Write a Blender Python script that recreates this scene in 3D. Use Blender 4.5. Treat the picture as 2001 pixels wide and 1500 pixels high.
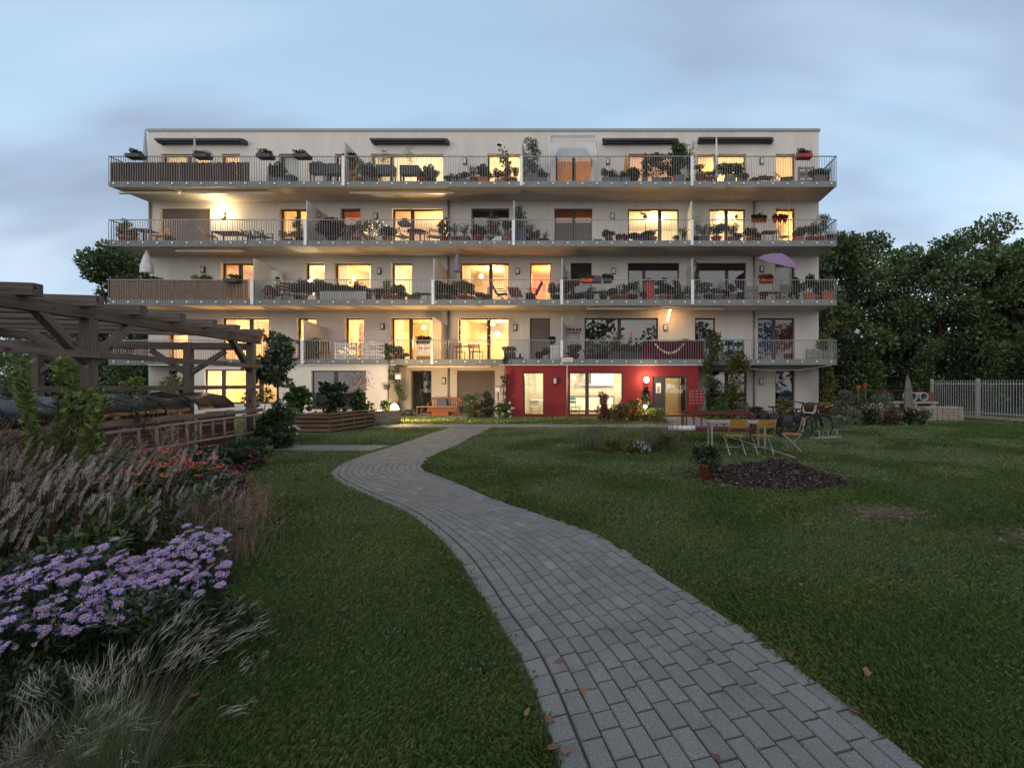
import bpy, math, random
import numpy as np
from mathutils import Vector, Matrix, Euler

for o in list(bpy.data.objects):
    bpy.data.objects.remove(o)
S = bpy.context.scene
COL = S.collection
R = math.radians
random.seed(7)

# ---------------------------------------------------------------- camera, sky, added fill light, exposure
cam_d = bpy.data.cameras.new('camera')
cam = bpy.data.objects.new('camera', cam_d)
COL.objects.link(cam)
cam_d.sensor_width = 36.0
cam_d.lens = 17.0                    # a 17 mm shift lens held level
cam_d.shift_x = -0.1032
cam_d.shift_y = 0.0
cam_d.clip_end = 2000
cam_d.clip_start = 0.05
cam.location = (0, 0, 1.62)
cam.rotation_euler = (R(90), 0, 0)
S.camera = cam

S.view_settings.view_transform = 'Standard'
S.view_settings.look = 'None'
S.view_settings.exposure = 0.52
S.view_settings.gamma = 1.0
S.view_settings.use_curve_mapping = False
S.render.engine = 'CYCLES'
S.cycles.use_denoising = True
S.cycles.max_bounces = 6
S.cycles.diffuse_bounces = 3
S.cycles.glossy_bounces = 3
S.cycles.transmission_bounces = 4
S.cycles.transparent_max_bounces = 24
S.cycles.caustics_reflective = False
S.cycles.caustics_refractive = False
S.cycles.sample_clamp_indirect = 5.0
S.cycles.use_light_tree = True

SUN_EL, SUN_ROT = R(14), R(200)
W = bpy.data.worlds.new('World')
S.world = W
W.use_nodes = True
nt = W.node_tree
nt.nodes.clear()
N = nt.nodes.new
L = nt.links.new


def nmath(nt, op, a, b=None, clamp=False):
    n = nt.nodes.new('ShaderNodeMath')
    n.operation = op
    n.use_clamp = clamp
    for i, v in enumerate((a, b)):
        if v is None:
            continue
        if isinstance(v, (int, float)):
            n.inputs[i].default_value = v
        else:
            nt.links.new(v, n.inputs[i])
    return n.outputs[0]


def nmix(nt, fac, a, b, typ='MIX'):
    n = nt.nodes.new('ShaderNodeMix')
    n.data_type = 'RGBA'
    n.blend_type = typ
    for i, v in ((0, fac), (6, a), (7, b)):
        if isinstance(v, (int, float)):
            n.inputs[i].default_value = v
        elif isinstance(v, tuple):
            n.inputs[i].default_value = (*v, 1) if len(v) == 3 else v
        else:
            nt.links.new(v, n.inputs[i])
    return n.outputs[2]


def nramp(nt, fac, stops, interp='LINEAR'):
    n = nt.nodes.new('ShaderNodeValToRGB')
    n.color_ramp.interpolation = interp
    el = n.color_ramp.elements
    while len(el) > 1:
        el.remove(el[-1])
    for i, (p, c) in enumerate(stops):
        e = el[0] if i == 0 else el.new(p)
        e.position = p
        e.color = (*c, 1) if len(c) == 3 else c
    if not isinstance(fac, (int, float)):
        nt.links.new(fac, n.inputs[0])
    return n.outputs[0]


def nnoise(nt, vec, scale, detail=4, rough=0.55, dist=0.0):
    n = nt.nodes.new('ShaderNodeTexNoise')
    n.inputs['Scale'].default_value = scale
    n.inputs['Detail'].default_value = detail
    n.inputs['Roughness'].default_value = rough
    n.inputs['Distortion'].default_value = dist
    if vec is not None:
        nt.links.new(vec, n.inputs['Vector'])
    return n.outputs['Fac']


tc = N('ShaderNodeTexCoord')
sky = N('ShaderNodeTexSky')
sky.sky_type = 'NISHITA'
sky.sun_disc = False
sky.sun_elevation = SUN_EL
sky.sun_rotation = SUN_ROT
sky.altitude = 100
sky.air_density = 1.0
sky.dust_density = 0.6
sky.ozone_density = 3.0
sep = N('ShaderNodeSeparateXYZ')
L(tc.outputs['Generated'], sep.inputs[0])
up = nmath(nt, 'MAXIMUM', sep.outputs[2], 0.0)
den = nmath(nt, 'ADD', up, 0.32)
cu = nmath(nt, 'DIVIDE', sep.outputs[0], den)
cv = nmath(nt, 'DIVIDE', sep.outputs[1], den)
comb = N('ShaderNodeCombineXYZ')
L(cu, comb.inputs[0]); L(cv, comb.inputs[1])
mp = N('ShaderNodeMapping')
mp.inputs['Rotation'].default_value = (0, 0, R(-28))
mp.inputs['Scale'].default_value = (0.55, 1.1, 1)
mp.inputs['Location'].default_value = (9.7, 8.1, 0)
L(comb.outputs[0], mp.inputs[0])
n1 = nnoise(nt, mp.outputs[0], 0.95, 4, 0.5, 0.35)
mp2 = N('ShaderNodeMapping')
mp2.inputs['Rotation'].default_value = (0, 0, R(-28))
mp2.inputs['Scale'].default_value = (0.9, 2.6, 1)
mp2.inputs['Location'].default_value = (1.1, 6.6, 0)
L(comb.outputs[0], mp2.inputs[0])
n2 = nnoise(nt, mp2.outputs[0], 0.8, 3.5, 0.5, 0.4)
base = nramp(nt, up, [(0.0, (0.50, 0.63, 0.75)), (0.28, (0.42, 0.585, 0.75)), (0.5, (0.34, 0.49, 0.66)), (1.0, (0.27, 0.36, 0.48))])
skyc = nmix(nt, 1.0, sky.outputs[0], (0.12, 0.12, 0.12), 'MULTIPLY')
base = nmix(nt, 0.10, base, skyc)
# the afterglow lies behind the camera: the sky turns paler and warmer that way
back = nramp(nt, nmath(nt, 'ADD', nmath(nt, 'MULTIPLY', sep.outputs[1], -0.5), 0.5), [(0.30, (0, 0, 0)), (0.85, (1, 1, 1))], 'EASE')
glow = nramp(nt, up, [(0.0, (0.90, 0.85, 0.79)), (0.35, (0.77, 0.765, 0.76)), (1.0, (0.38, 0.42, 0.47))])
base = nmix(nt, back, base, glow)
dark = nramp(nt, n1, [(0.0, (1, 1, 1)), (0.43, (0.92, 0.92, 0.92)), (0.58, (0, 0, 0))], 'EASE')
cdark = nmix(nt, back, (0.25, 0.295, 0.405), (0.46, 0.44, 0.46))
c1 = nmix(nt, nmath(nt, 'MULTIPLY', dark, 0.92), base, cdark)
lite = nramp(nt, n2, [(0.44, (0, 0, 0)), (0.68, (1, 1, 1))], 'EASE')
lowf = nramp(nt, up, [(0.0, (0.75, 0.75, 0.75)), (0.35, (0.34, 0.34, 0.34)), (0.7, (0.18, 0.18, 0.18))])
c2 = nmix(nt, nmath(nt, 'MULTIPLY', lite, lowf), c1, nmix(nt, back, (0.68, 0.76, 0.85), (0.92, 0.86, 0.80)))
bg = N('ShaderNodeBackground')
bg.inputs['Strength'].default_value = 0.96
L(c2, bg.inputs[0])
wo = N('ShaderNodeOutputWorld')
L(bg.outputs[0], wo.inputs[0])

dusk_fill_d = bpy.data.lights.new('sun', 'SUN')  # soft fill added to lift ground and facade; the sun itself has set
dusk_fill_d.energy = 0.5
dusk_fill_d.angle = R(70)
dusk_fill_d.color = (1.0, 0.96, 0.92)
dusk_fill = bpy.data.objects.new('sun', dusk_fill_d)
COL.objects.link(dusk_fill)
dusk_fill.rotation_euler = (R(76), 0, R(-20))

# ---------------------------------------------------------------- helpers
F, AX, EYE = 945.0, 1207.0, 1.62
YF, YW = 23.6, 25.55                 # balcony front and wall of the building


def gx(px, Y):
    return (px - AX) * Y / F


def gz(py, Y):
    return EYE - (py - 750) * Y / F


def gy(py):
    return EYE * F / (py - 750)


class MB:
    """collects shapes, built as ONE mesh object"""

    def __init__(self):
        self.v, self.f, self.m, self.s = [], [], [], []

    def add(self, vs, fs, mi=0, smooth=False):
        b = len(self.v)
        self.v += [tuple(v) for v in vs]
        for f in fs:
            self.f.append([b + i for i in f])
            self.m.append(mi)
            self.s.append(smooth)

    def box(self, x0, x1, y0, y1, z0, z1, mi=0):
        vs = [(x, y, z) for z in (z0, z1) for y in (y0, y1) for x in (x0, x1)]
        self.add(vs, [(0, 2, 3, 1), (4, 5, 7, 6), (0, 1, 5, 4), (2, 6, 7, 3), (0, 4, 6, 2), (1, 3, 7, 5)], mi)

    def cbox(self, c, s, mi=0):
        self.box(c[0] - s[0] / 2, c[0] + s[0] / 2, c[1] - s[1] / 2, c[1] + s[1] / 2, c[2] - s[2] / 2, c[2] + s[2] / 2, mi)

    def bar(self, p, q, w, h, up=(0, 0, 1), mi=0):
        p, q = Vector(p), Vector(q)
        d = (q - p).normalized()
        u = Vector(up)
        if abs(d.dot(u)) > 0.98:
            u = Vector((0, 1, 0))
        s = d.cross(u).normalized() * (w / 2)
        t = s.cross(d).normalized() * (h / 2)
        vs = [c + a * s + b * t for c in (p, q) for b in (-1, 1) for a in (-1, 1)]
        self.add(vs, [(0, 1, 3, 2), (4, 6, 7, 5), (0, 4, 5, 1), (2, 3, 7, 6), (0, 2, 6, 4), (1, 5, 7, 3)], mi)

    def tube(self, pts, rad, n=8, mi=0, cap=True):
        pts = [Vector(p) for p in pts]
        rs = rad if isinstance(rad, (list, tuple)) else [rad] * len(pts)
        rings, ref = [], None
        for i, p in enumerate(pts):
            d = (pts[min(i + 1, len(pts) - 1)] - pts[max(i - 1, 0)]).normalized()
            if ref is None:
                ref = Vector((0, 0, 1)) if abs(d.z) < 0.9 else Vector((1, 0, 0))
            s = d.cross(ref).normalized()
            t = d.cross(s).normalized()
            ref = s.cross(d)
            rings.append([p + rs[i] * (math.cos(2 * math.pi * k / n) * s + math.sin(2 * math.pi * k / n) * t) for k in range(n)])
        vs = [v for r in rings for v in r]
        fs = [(i * n + k, i * n + (k + 1) % n, (i + 1) * n + (k + 1) % n, (i + 1) * n + k) for i in range(len(pts) - 1) for k in range(n)]
        if cap:
            fs += [tuple(range(n))[::-1], tuple(range((len(pts) - 1) * n, len(pts) * n))]
        self.add(vs, fs, mi, True)

    def lathe(self, prof, n=14, c=(0, 0, 0), mi=0):
        vs = [(c[0] + r * math.cos(2 * math.pi * k / n), c[1] + r * math.sin(2 * math.pi * k / n), c[2] + z) for r, z in prof for k in range(n)]
        fs = [(i * n + k, i * n + (k + 1) % n, (i + 1) * n + (k + 1) % n, (i + 1) * n + k) for i in range(len(prof) - 1) for k in range(n)]
        fs += [tuple(range(n))[::-1], tuple(range((len(prof) - 1) * n, len(prof) * n))]
        self.add(vs, fs, mi, True)

    def torus(self, c, axis, R0, r, n=28, m=6, mi=0):
        A = Vector(axis).normalized()
        u = A.orthogonal().normalized()
        w = A.cross(u)
        vs, fs = [], []
        for i in range(n):
            a = 2 * math.pi * i / n
            d = math.cos(a) * u + math.sin(a) * w
            for k in range(m):
                b = 2 * math.pi * k / m
                vs.append(Vector(c) + d * (R0 + r * math.cos(b)) + A * r * math.sin(b))
        for i in range(n):
            for k in range(m):
                fs.append((i * m + k, ((i + 1) % n) * m + k, ((i + 1) % n) * m + (k + 1) % m, i * m + (k + 1) % m))
        self.add(vs, fs, mi, True)

    def build(self, name, mats, parent=None, kind=None, loc=None, rz=0):
        me = bpy.data.meshes.new(name)
        me.from_pydata(self.v, [], self.f)
        mats = mats if isinstance(mats, (list, tuple)) else [mats]
        for m in mats:
            me.materials.append(m)
        me.polygons.foreach_set('material_index', self.m)
        me.polygons.foreach_set('use_smooth', self.s)
        me.update()
        return link(name, me, parent, kind, loc, rz)


def link(name, me, parent=None, kind=None, loc=None, rz=0):
    o = bpy.data.objects.new(name, me)
    COL.objects.link(o)
    if parent is not None:
        o.parent = parent
    if kind:
        o['kind'] = kind
    if loc is not None:
        o.location = loc
    if rz:
        o.rotation_euler = (0, 0, rz)
    return o


def beam(name, p, q, w, h, m, parent, up=(0, 0, 1), rs=random.Random(11)):
    """a squared timber as its own object, grain along its local x"""
    p, q = Vector(p), Vector(q)
    d = (q - p)
    ln = d.length
    d.normalize()
    u = Vector(up)
    if abs(d.dot(u)) > 0.98:
        u = Vector((0, 1, 0))
    s = u.cross(d).normalized()
    t = d.cross(s).normalized()
    b = MB()
    x, y, z, c = ln / 2, w / 2, h / 2, min(w, h) * 0.05
    prof = [(-y + c, -z), (y - c, -z), (y, -z + c), (y, z - c), (y - c, z), (-y + c, z), (-y, z - c), (-y, -z + c)]
    vs = [(e, yy, zz) for e in (-x, x) for yy, zz in prof]
    fs = [(i, (i + 1) % 8, 8 + (i + 1) % 8, 8 + i) for i in range(8)] + [tuple(range(7, -1, -1)), tuple(range(8, 16))]
    b.add(vs, fs)
    o = b.build(name, m, parent)
    M4 = Matrix((d, s, t)).transposed().to_4x4()
    o.matrix_local = Matrix.Translation((p + q) / 2) @ M4
    return o


def tag(o, label, cat, group=None):
    o['label'] = label
    o['category'] = cat
    if group:
        o['group'] = group
    return o


def thing(name, label, cat, loc=(0, 0, 0), rz=0, group=None):
    o = bpy.data.objects.new(name, None)
    COL.objects.link(o)
    o.location = loc
    o.rotation_euler = (0, 0, rz)
    o.empty_display_size = 0.2
    return tag(o, label, cat, group)


def copy_thing(root, loc, rz, label, group=None):
    r = root.copy(); COL.objects.link(r)
    r.location = loc
    r.rotation_euler = (0, 0, rz)
    r['label'] = label
    if group:
        r['group'] = group
    for ch in list(root.children):
        c = ch.copy(); COL.objects.link(c); c.parent = r
        for g in list(ch.children):
            d = g.copy(); COL.objects.link(d); d.parent = c
    return r


def np_mesh(name, verts, faces, mat, parent=None, kind=None, loc=None, smooth=False):
    """verts (n,3), faces (m,k) numpy arrays; every face has k corners"""
    me = bpy.data.meshes.new(name)
    n, (m, k) = len(verts), faces.shape
    me.vertices.add(n)
    me.vertices.foreach_set('co', np.ascontiguousarray(verts, dtype=np.float32).ravel())
    me.loops.add(m * k)
    me.loops.foreach_set('vertex_index', np.ascontiguousarray(faces, dtype=np.int32).ravel())
    me.polygons.add(m)
    me.polygons.foreach_set('loop_start', np.arange(0, m * k, k, dtype=np.int32))
    if smooth:
        me.polygons.foreach_set('use_smooth', np.ones(m, dtype=bool))
    me.materials.append(mat)
    me.update(calc_edges=True)
    return link(name, me, parent, kind, loc)


def leaf_arrays(rng, pos, out, size, aspect=0.5, up=0.35, fold=0.25, jit=0.8, droop=0.0):
    """one bent diamond per leaf"""
    n = len(pos)
    d = out + rng.normal(0, jit, (n, 3)) + np.array([0, 0, up - droop])
    d /= np.linalg.norm(d, axis=1)[:, None] + 1e-9
    r = rng.normal(0, 1, (n, 3))
    s = np.cross(d, r)
    s /= np.linalg.norm(s, axis=1)[:, None] + 1e-9
    nn = np.cross(s, d)
    L_ = size * rng.uniform(0.65, 1.3, (n, 1))
    w = L_ * aspect * 0.5
    v = np.empty((n, 4, 3))
    v[:, 0] = pos
    v[:, 1] = pos + d * L_ * 0.5 + s * w + nn * w * fold
    v[:, 2] = pos + d * L_
    v[:, 3] = pos + d * L_ * 0.5 - s * w + nn * w * fold
    return v.reshape(-1, 3), np.arange(4 * n).reshape(n, 4)


def blob_points(rng, blobs, n):
    """points biased to the outer skin of ellipsoids [(centre, radii), ...]"""
    c = np.array([b[0] for b in blobs], float)
    r = np.array([b[1] if hasattr(b[1], '__len__') else (b[1],) * 3 for b in blobs], float)
    wgt = np.prod(r, axis=1) ** (2 / 3)
    i = rng.choice(len(blobs), n, p=wgt / wgt.sum())
    d = rng.normal(0, 1, (n, 3))
    d /= np.linalg.norm(d, axis=1)[:, None]
    rad = rng.uniform(0.15, 1.0, (n, 1)) ** 0.5
    return c[i] + d * r[i] * rad, d


def leaf_cloud(name, blobs, n, size, mat, parent=None, seed=0, kind=None, aspect=0.5, zmin=None, loc=None, **kw):
    rng = np.random.default_rng(seed)
    p, d = blob_points(rng, blobs, n)
    if zmin is not None:
        p[:, 2] = np.maximum(p[:, 2], zmin + rng.uniform(0, 0.06, n))
    v, f = leaf_arrays(rng, p, d * 0.7, size, aspect, **kw)
    return np_mesh(name, v, f, mat, parent, kind, loc)


def strand_arrays(rng, base, tip_dir, length, width, segs=5, droop=0.5):
    """grass strands as tapering ribbons: base (n,3), tip_dir (n,3) unit, length (n,), droop bends them down"""
    n = len(base)
    side = np.cross(tip_dir, np.array([0, 0, 1.0]) + rng.normal(0, 0.4, (n, 3)))
    side /= np.linalg.norm(side, axis=1)[:, None] + 1e-9
    hor = tip_dir.copy(); hor[:, 2] = 0
    V = np.empty((n, segs + 1, 2, 3))
    for k in range(segs + 1):
        t = k / segs
        c = base + tip_dir * (length * t)[:, None]
        c = c + hor * (length * droop * t * t * 0.6)[:, None]
        c[:, 2] -= length * droop * t ** 3 * 0.75
        w = (width * (1 - 0.85 * t))[:, None] if hasattr(width, '__len__') else width * (1 - 0.85 * t)
        V[:, k, 0] = c - side * w * 0.5
        V[:, k, 1] = c + side * w * 0.5
    idx = np.arange(n * (segs + 1) * 2).reshape(n, segs + 1, 2)
    q = np.stack([idx[:, :-1, 0], idx[:, :-1, 1], idx[:, 1:, 1], idx[:, 1:, 0]], axis=-1).reshape(-1, 4)
    return V.reshape(-1, 3), q, V


# ---------------------------------------------------------------- materials
def new_mat(name):
    m = bpy.data.materials.new(name)
    m.use_nodes = True
    t = m.node_tree
    t.nodes.clear()
    out = t.nodes.new('ShaderNodeOutputMaterial')
    return m, t, out


def mat(name, col, rough=0.7, metal=0.0, var=0.15, scale=6.0, bump=0.0, bscale=None, stretch=None, dirt=None, streaks=0.0):
    m, t, out = new_mat(name)
    b = t.nodes.new('ShaderNodeBsdfPrincipled')
    b.inputs['Roughness'].default_value = rough
    b.inputs['Metallic'].default_value = metal
    t.links.new(b.outputs[0], out.inputs[0])
    co = t.nodes.new('ShaderNodeTexCoord').outputs['Object']
    if stretch:
        mpn = t.nodes.new('ShaderNodeMapping')
        mpn.inputs['Scale'].default_value = stretch
        t.links.new(co, mpn.inputs[0])
        co = mpn.outputs[0]
    nz = nnoise(t, co, scale, 5, 0.6)
    lo = tuple(c * (1 - var) for c in col)
    hi = tuple(min(1, c * (1 + var)) for c in col)
    c = nramp(t, nz, [(0.3, lo), (0.7, hi)])
    if dirt:
        big = nnoise(t, co, dirt[1], 4, 0.7, 0.6)
        c = nmix(t, nmath(t, 'MULTIPLY', nramp(t, big, [(0.5, (0, 0, 0)), (0.72, (1, 1, 1))]), dirt[2]), c, dirt[0])
    if streaks:
        sm = t.nodes.new('ShaderNodeMapping'); sm.inputs['Scale'].default_value = (1.7, 1.7, 0.13)
        t.links.new(t.nodes.new('ShaderNodeTexCoord').outputs['Object'], sm.inputs[0])
        c = nmix(t, nmath(t, 'MULTIPLY', nramp(t, nnoise(t, sm.outputs[0], 1.0, 5, 0.65), [(0.52, (0, 0, 0)), (0.75, (1, 1, 1))]), streaks), c, tuple(x * 0.62 for x in col))
    t.links.new(c, b.inputs['Base Color'])
    if bump:
        bn = t.nodes.new('ShaderNodeBump')
        bn.inputs['Strength'].default_value = bump
        bn.inputs['Distance'].default_value = 0.02
        t.links.new(nnoise(t, co, bscale or scale * 6, 4, 0.6), bn.inputs['Height'])
        t.links.new(bn.outputs[0], b.inputs['Normal'])
    return m


def leaf_mat(name, c0, c1, c2=None, trans=0.3, gloss=0.06):
    m, t, out = new_mat(name)
    g = t.nodes.new('ShaderNodeNewGeometry')
    stops = [(0.0, c0), (0.75, c1), (1.0, c2 or c1)]
    col = nramp(t, g.outputs['Random Per Island'], stops)
    oi = t.nodes.new('ShaderNodeObjectInfo')
    hs = t.nodes.new('ShaderNodeHueSaturation')
    t.links.new(nmath(t, 'ADD', nmath(t, 'MULTIPLY', oi.outputs['Random'], 0.5), 0.75), hs.inputs['Value'])
    t.links.new(col, hs.inputs['Color'])
    col = hs.outputs[0]
    d = t.nodes.new('ShaderNodeBsdfDiffuse')
    tr = t.nodes.new('ShaderNodeBsdfTranslucent')
    gl = t.nodes.new('ShaderNodeBsdfGlossy')
    gl.inputs['Roughness'].default_value = 0.45
    t.links.new(col, d.inputs[0]); t.links.new(col, tr.inputs[0])
    m1 = t.nodes.new('ShaderNodeMixShader'); m1.inputs[0].default_value = trans
    t.links.new(d.outputs[0], m1.inputs[1]); t.links.new(tr.outputs[0], m1.inputs[2])
    m2 = t.nodes.new('ShaderNodeMixShader'); m2.inputs[0].default_value = gloss
    t.links.new(m1.outputs[0], m2.inputs[1]); t.links.new(gl.outputs[0], m2.inputs[2])
    t.links.new(m2.outputs[0], out.inputs[0])
    return m


def emit_mat(name, col, strength):
    m, t, out = new_mat(name)
    e = t.nodes.new('ShaderNodeEmission')
    e.inputs[0].default_value = (*col, 1)
    e.inputs[1].default_value = strength
    t.links.new(e.outputs[0], out.inputs[0])
    return m


def glass_mat(name, tint=(0.93, 0.95, 0.94)):
    m, t, out = new_mat(name)
    fr = t.nodes.new('ShaderNodeFresnel'); fr.inputs[0].default_value = 1.6
    a = t.nodes.new('ShaderNodeBsdfTransparent'); a.inputs[0].default_value = (*tint, 1)
    g = t.nodes.new('ShaderNodeBsdfGlossy'); g.inputs['Roughness'].default_value = 0.02
    mx = t.nodes.new('ShaderNodeMixShader')
    ge = t.nodes.new('ShaderNodeNewGeometry')
    front = nmath(t, 'SUBTRACT', 1.0, ge.outputs['Backfacing'])
    fac = nmath(t, 'MULTIPLY', nmath(t, 'ADD', nmath(t, 'MULTIPLY', fr.outputs[0], 1.5), 0.06, True), front)
    t.links.new(fac, mx.inputs[0])
    t.links.new(a.outputs[0], mx.inputs[1]); t.links.new(g.outputs[0], mx.inputs[2])
    t.links.new(mx.outputs[0], out.inputs[0])
    return m


def cloth_mat(name, col, trans=0.55):
    m, t, out = new_mat(name)
    d = t.nodes.new('ShaderNodeBsdfDiffuse'); d.inputs[0].default_value = (*col, 1)
    tr = t.nodes.new('ShaderNodeBsdfTranslucent'); tr.inputs[0].default_value = (*col, 1)
    mx = t.nodes.new('ShaderNodeMixShader'); mx.inputs[0].default_value = trans
    t.links.new(d.outputs[0], mx.inputs[1]); t.links.new(tr.outputs[0], mx.inputs[2])
    t.links.new(mx.outputs[0], out.inputs[0])
    return m


def wood_mat(name, c0, c1, rough=0.75, axis='x', sc=3.0, knots=False):
    m, t, out = new_mat(name)
    b = t.nodes.new('ShaderNodeBsdfPrincipled')
    b.inputs['Roughness'].default_value = rough
    co = t.nodes.new('ShaderNodeTexCoord').outputs['Object']
    mpn = t.nodes.new('ShaderNodeMapping')
    mpn.inputs['Scale'].default_value = {'x': (0.6, 9, 9), 'y': (9, 0.6, 9), 'z': (9, 9, 0.6), 'n': (4, 4, 4)}[axis]
    t.links.new(co, mpn.inputs[0])
    nz = nnoise(t, mpn.outputs[0], sc, 6, 0.65, 0.5)
    oi = t.nodes.new('ShaderNodeObjectInfo')
    c = nramp(t, nz, [(0.28, c0), (0.72, c1)])
    big = nnoise(t, co, 1.1, 3, 0.6)
    c = nmix(t, nmath(t, 'MULTIPLY', big, 0.5), c, tuple(x * 0.55 for x in c0))
    if knots:
        mk = t.nodes.new('ShaderNodeMapping'); mk.inputs['Scale'].default_value = (2.2, 5, 5)
        t.links.new(co, mk.inputs[0])
        vo = t.nodes.new('ShaderNodeTexVoronoi'); vo.inputs['Scale'].default_value = 1.0
        t.links.new(mk.outputs[0], vo.inputs['Vector'])
        c = nmix(t, nramp(t, vo.outputs['Distance'], [(0.10, (1, 1, 1)), (0.17, (0, 0, 0))]), c, tuple(x * 0.35 for x in c0))
        cr = t.nodes.new('ShaderNodeMapping'); cr.inputs['Scale'].default_value = (0.35, 16, 16)
        t.links.new(co, cr.inputs[0])
        c = nmix(t, nramp(t, nnoise(t, cr.outputs[0], 2.0, 3, 0.5), [(0.30, (0.9, 0.9, 0.9)), (0.36, (0, 0, 0))]), c, tuple(x * 0.3 for x in c0))
    hs = t.nodes.new('ShaderNodeHueSaturation')
    t.links.new(nmath(t, 'ADD', nmath(t, 'MULTIPLY', oi.outputs['Random'], 0.45), 0.78), hs.inputs['Value'])
    t.links.new(c, hs.inputs['Color'])
    t.links.new(hs.outputs[0], b.inputs['Base Color'])
    bn = t.nodes.new('ShaderNodeBump'); bn.inputs['Strength'].default_value = 0.35; bn.inputs['Distance'].default_value = 0.01
    t.links.new(nz, bn.inputs['Height']); t.links.new(bn.outputs[0], b.inputs['Normal'])
    t.links.new(b.outputs[0], out.inputs[0])
    return m


M = {}
M['plaster'] = mat('plaster', (0.66, 0.63, 0.595), 0.9, var=0.05, scale=1.2, bump=0.15, bscale=60, dirt=((0.45, 0.43, 0.405), 0.5, 0.5), stretch=(1.0, 1.0, 0.28), streaks=0.2)
M['white_plaster'] = mat('white_plaster', (0.74, 0.72, 0.70), 0.9, var=0.05, scale=1.2, streaks=0.15, bump=0.15, bscale=60)
M['red_plaster'] = mat('red_plaster', (0.25, 0.022, 0.028), 0.85, var=0.12, scale=1.5, streaks=0.35, bump=0.15, bscale=60)
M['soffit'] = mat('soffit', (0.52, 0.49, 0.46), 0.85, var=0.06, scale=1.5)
M['steel'] = mat('steel', (0.27, 0.285, 0.295), 0.5, 0.4, var=0.2, scale=3)
M['fascia'] = mat('fascia', (0.26, 0.285, 0.295), 0.6, 0.1, var=0.15, scale=2)
M['coping'] = mat('coping', (0.26, 0.28, 0.29), 0.5, 0.5, var=0.1)
M['bracket'] = mat('bracket', (0.75, 0.78, 0.8), 0.5, 0.2)
M['screen'] = mat('screen', (0.55, 0.56, 0.56), 0.6, var=0.06)
M['frame'] = mat('window_frame', (0.045, 0.026, 0.022), 0.45, var=0.1)
M['frame_grey'] = mat('grey_frame', (0.055, 0.052, 0.058), 0.45, var=0.1)
M['glass'] = glass_mat('window_glass')
M['blind'] = mat('blind', (0.20, 0.175, 0.165), 0.5, 0.1, var=0.06)
M['blind_dark'] = mat('dark_blind', (0.055, 0.04, 0.045), 0.5, 0.1, var=0.06)
M['room'] = mat('room_paint', (0.47, 0.41, 0.29), 0.9, var=0.03)
M['room_yellow'] = mat('room_yellow', (0.46, 0.36, 0.19), 0.9, var=0.03)
M['room_peach'] = mat('room_peach', (0.45, 0.35, 0.25), 0.9, var=0.03)
M['room_white'] = mat('room_white', (0.52, 0.50, 0.42), 0.9, var=0.03)
M['room_dark'] = mat('room_dark', (0.16, 0.15, 0.15), 0.9, var=0.1)  # rooms without a lamp: their gloom is put into the wall colour
M['room_orange'] = mat('room_orange', (0.72, 0.36, 0.14), 0.9, var=0.05)
M['floor_wood'] = wood_mat('floor_wood', (0.25, 0.13, 0.06), (0.4, 0.22, 0.1))
M['curtain'] = cloth_mat('curtain_cream', (0.80, 0.68, 0.48))
M['curtain_white'] = cloth_mat('curtain_white', (0.75, 0.75, 0.75), 0.4)
M['curtain_blue'] = cloth_mat('curtain_blue', (0.06, 0.09, 0.22), 0.2)
M['curtain_red'] = cloth_mat('curtain_red', (0.18, 0.04, 0.05), 0.2)
M['curtain_pink'] = cloth_mat('curtain_pink', (0.72, 0.48, 0.36), 0.5)
M['grey_cloth'] = cloth_mat('grey_cloth', (0.50, 0.54, 0.58), 0.15)
M['white_cloth'] = cloth_mat('white_cloth', (0.84, 0.86, 0.88), 0.15)
M['violet_cloth'] = cloth_mat('violet_cloth', (0.40, 0.27, 0.46), 0.3)
M['lavender_cloth'] = cloth_mat('lavender_cloth', (0.3, 0.27, 0.36), 0.2)
M['yellow_cloth'] = cloth_mat('yellow_cloth', (0.65, 0.4, 0.03), 0.2)
M['burgundy'] = cloth_mat('burgundy_cloth', (0.10, 0.02, 0.035), 0.1)
M['awning'] = mat('awning_dark', (0.045, 0.045, 0.055), 0.5, 0.2)
M['awning_white'] = mat('awning_white', (0.7, 0.68, 0.64), 0.5, 0.1)
M['black'] = mat('black', (0.012, 0.012, 0.014), 0.5)
M['char'] = mat('charcoal', (0.045, 0.048, 0.055), 0.6)
M['white'] = mat('white_paint', (0.75, 0.75, 0.74), 0.5)
M['terra'] = mat('terracotta', (0.36, 0.11, 0.06), 0.85, var=0.25, scale=9)
M['grey_pot'] = mat('grey_pot', (0.13, 0.14, 0.16), 0.7, var=0.15)
M['stone_pot'] = mat('stone_pot', (0.30, 0.28, 0.25), 0.85, var=0.2)
M['dark_pot'] = mat('dark_pot', (0.03, 0.03, 0.035), 0.5)
M['blue_pot'] = mat('blue_pot', (0.03, 0.045, 0.12), 0.5)
M['red_pot'] = mat('red_pot', (0.34, 0.03, 0.03), 0.5)
M['orange_pot'] = mat('orange_pot', (0.5, 0.09, 0.03), 0.6)
M['purple_pot'] = mat('purple_pot', (0.13, 0.04, 0.14), 0.6)
M['turq'] = mat('turquoise', (0.05, 0.38, 0.42), 0.5)
M['sky_blue'] = mat('bright_blue', (0.03, 0.27, 0.45), 0.5)
M['pine'] = wood_mat('pine_wood', (0.42, 0.22, 0.09), (0.55, 0.32, 0.14))
M['oak'] = wood_mat('brown_wood', (0.11, 0.05, 0.028), (0.2, 0.10, 0.055))
M['redwood'] = wood_mat('red_brown_wood', (0.09, 0.022, 0.018), (0.16, 0.045, 0.03))
M['bench_orange'] = wood_mat('bench_orange', (0.22, 0.085, 0.035), (0.34, 0.14, 0.055))
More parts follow.
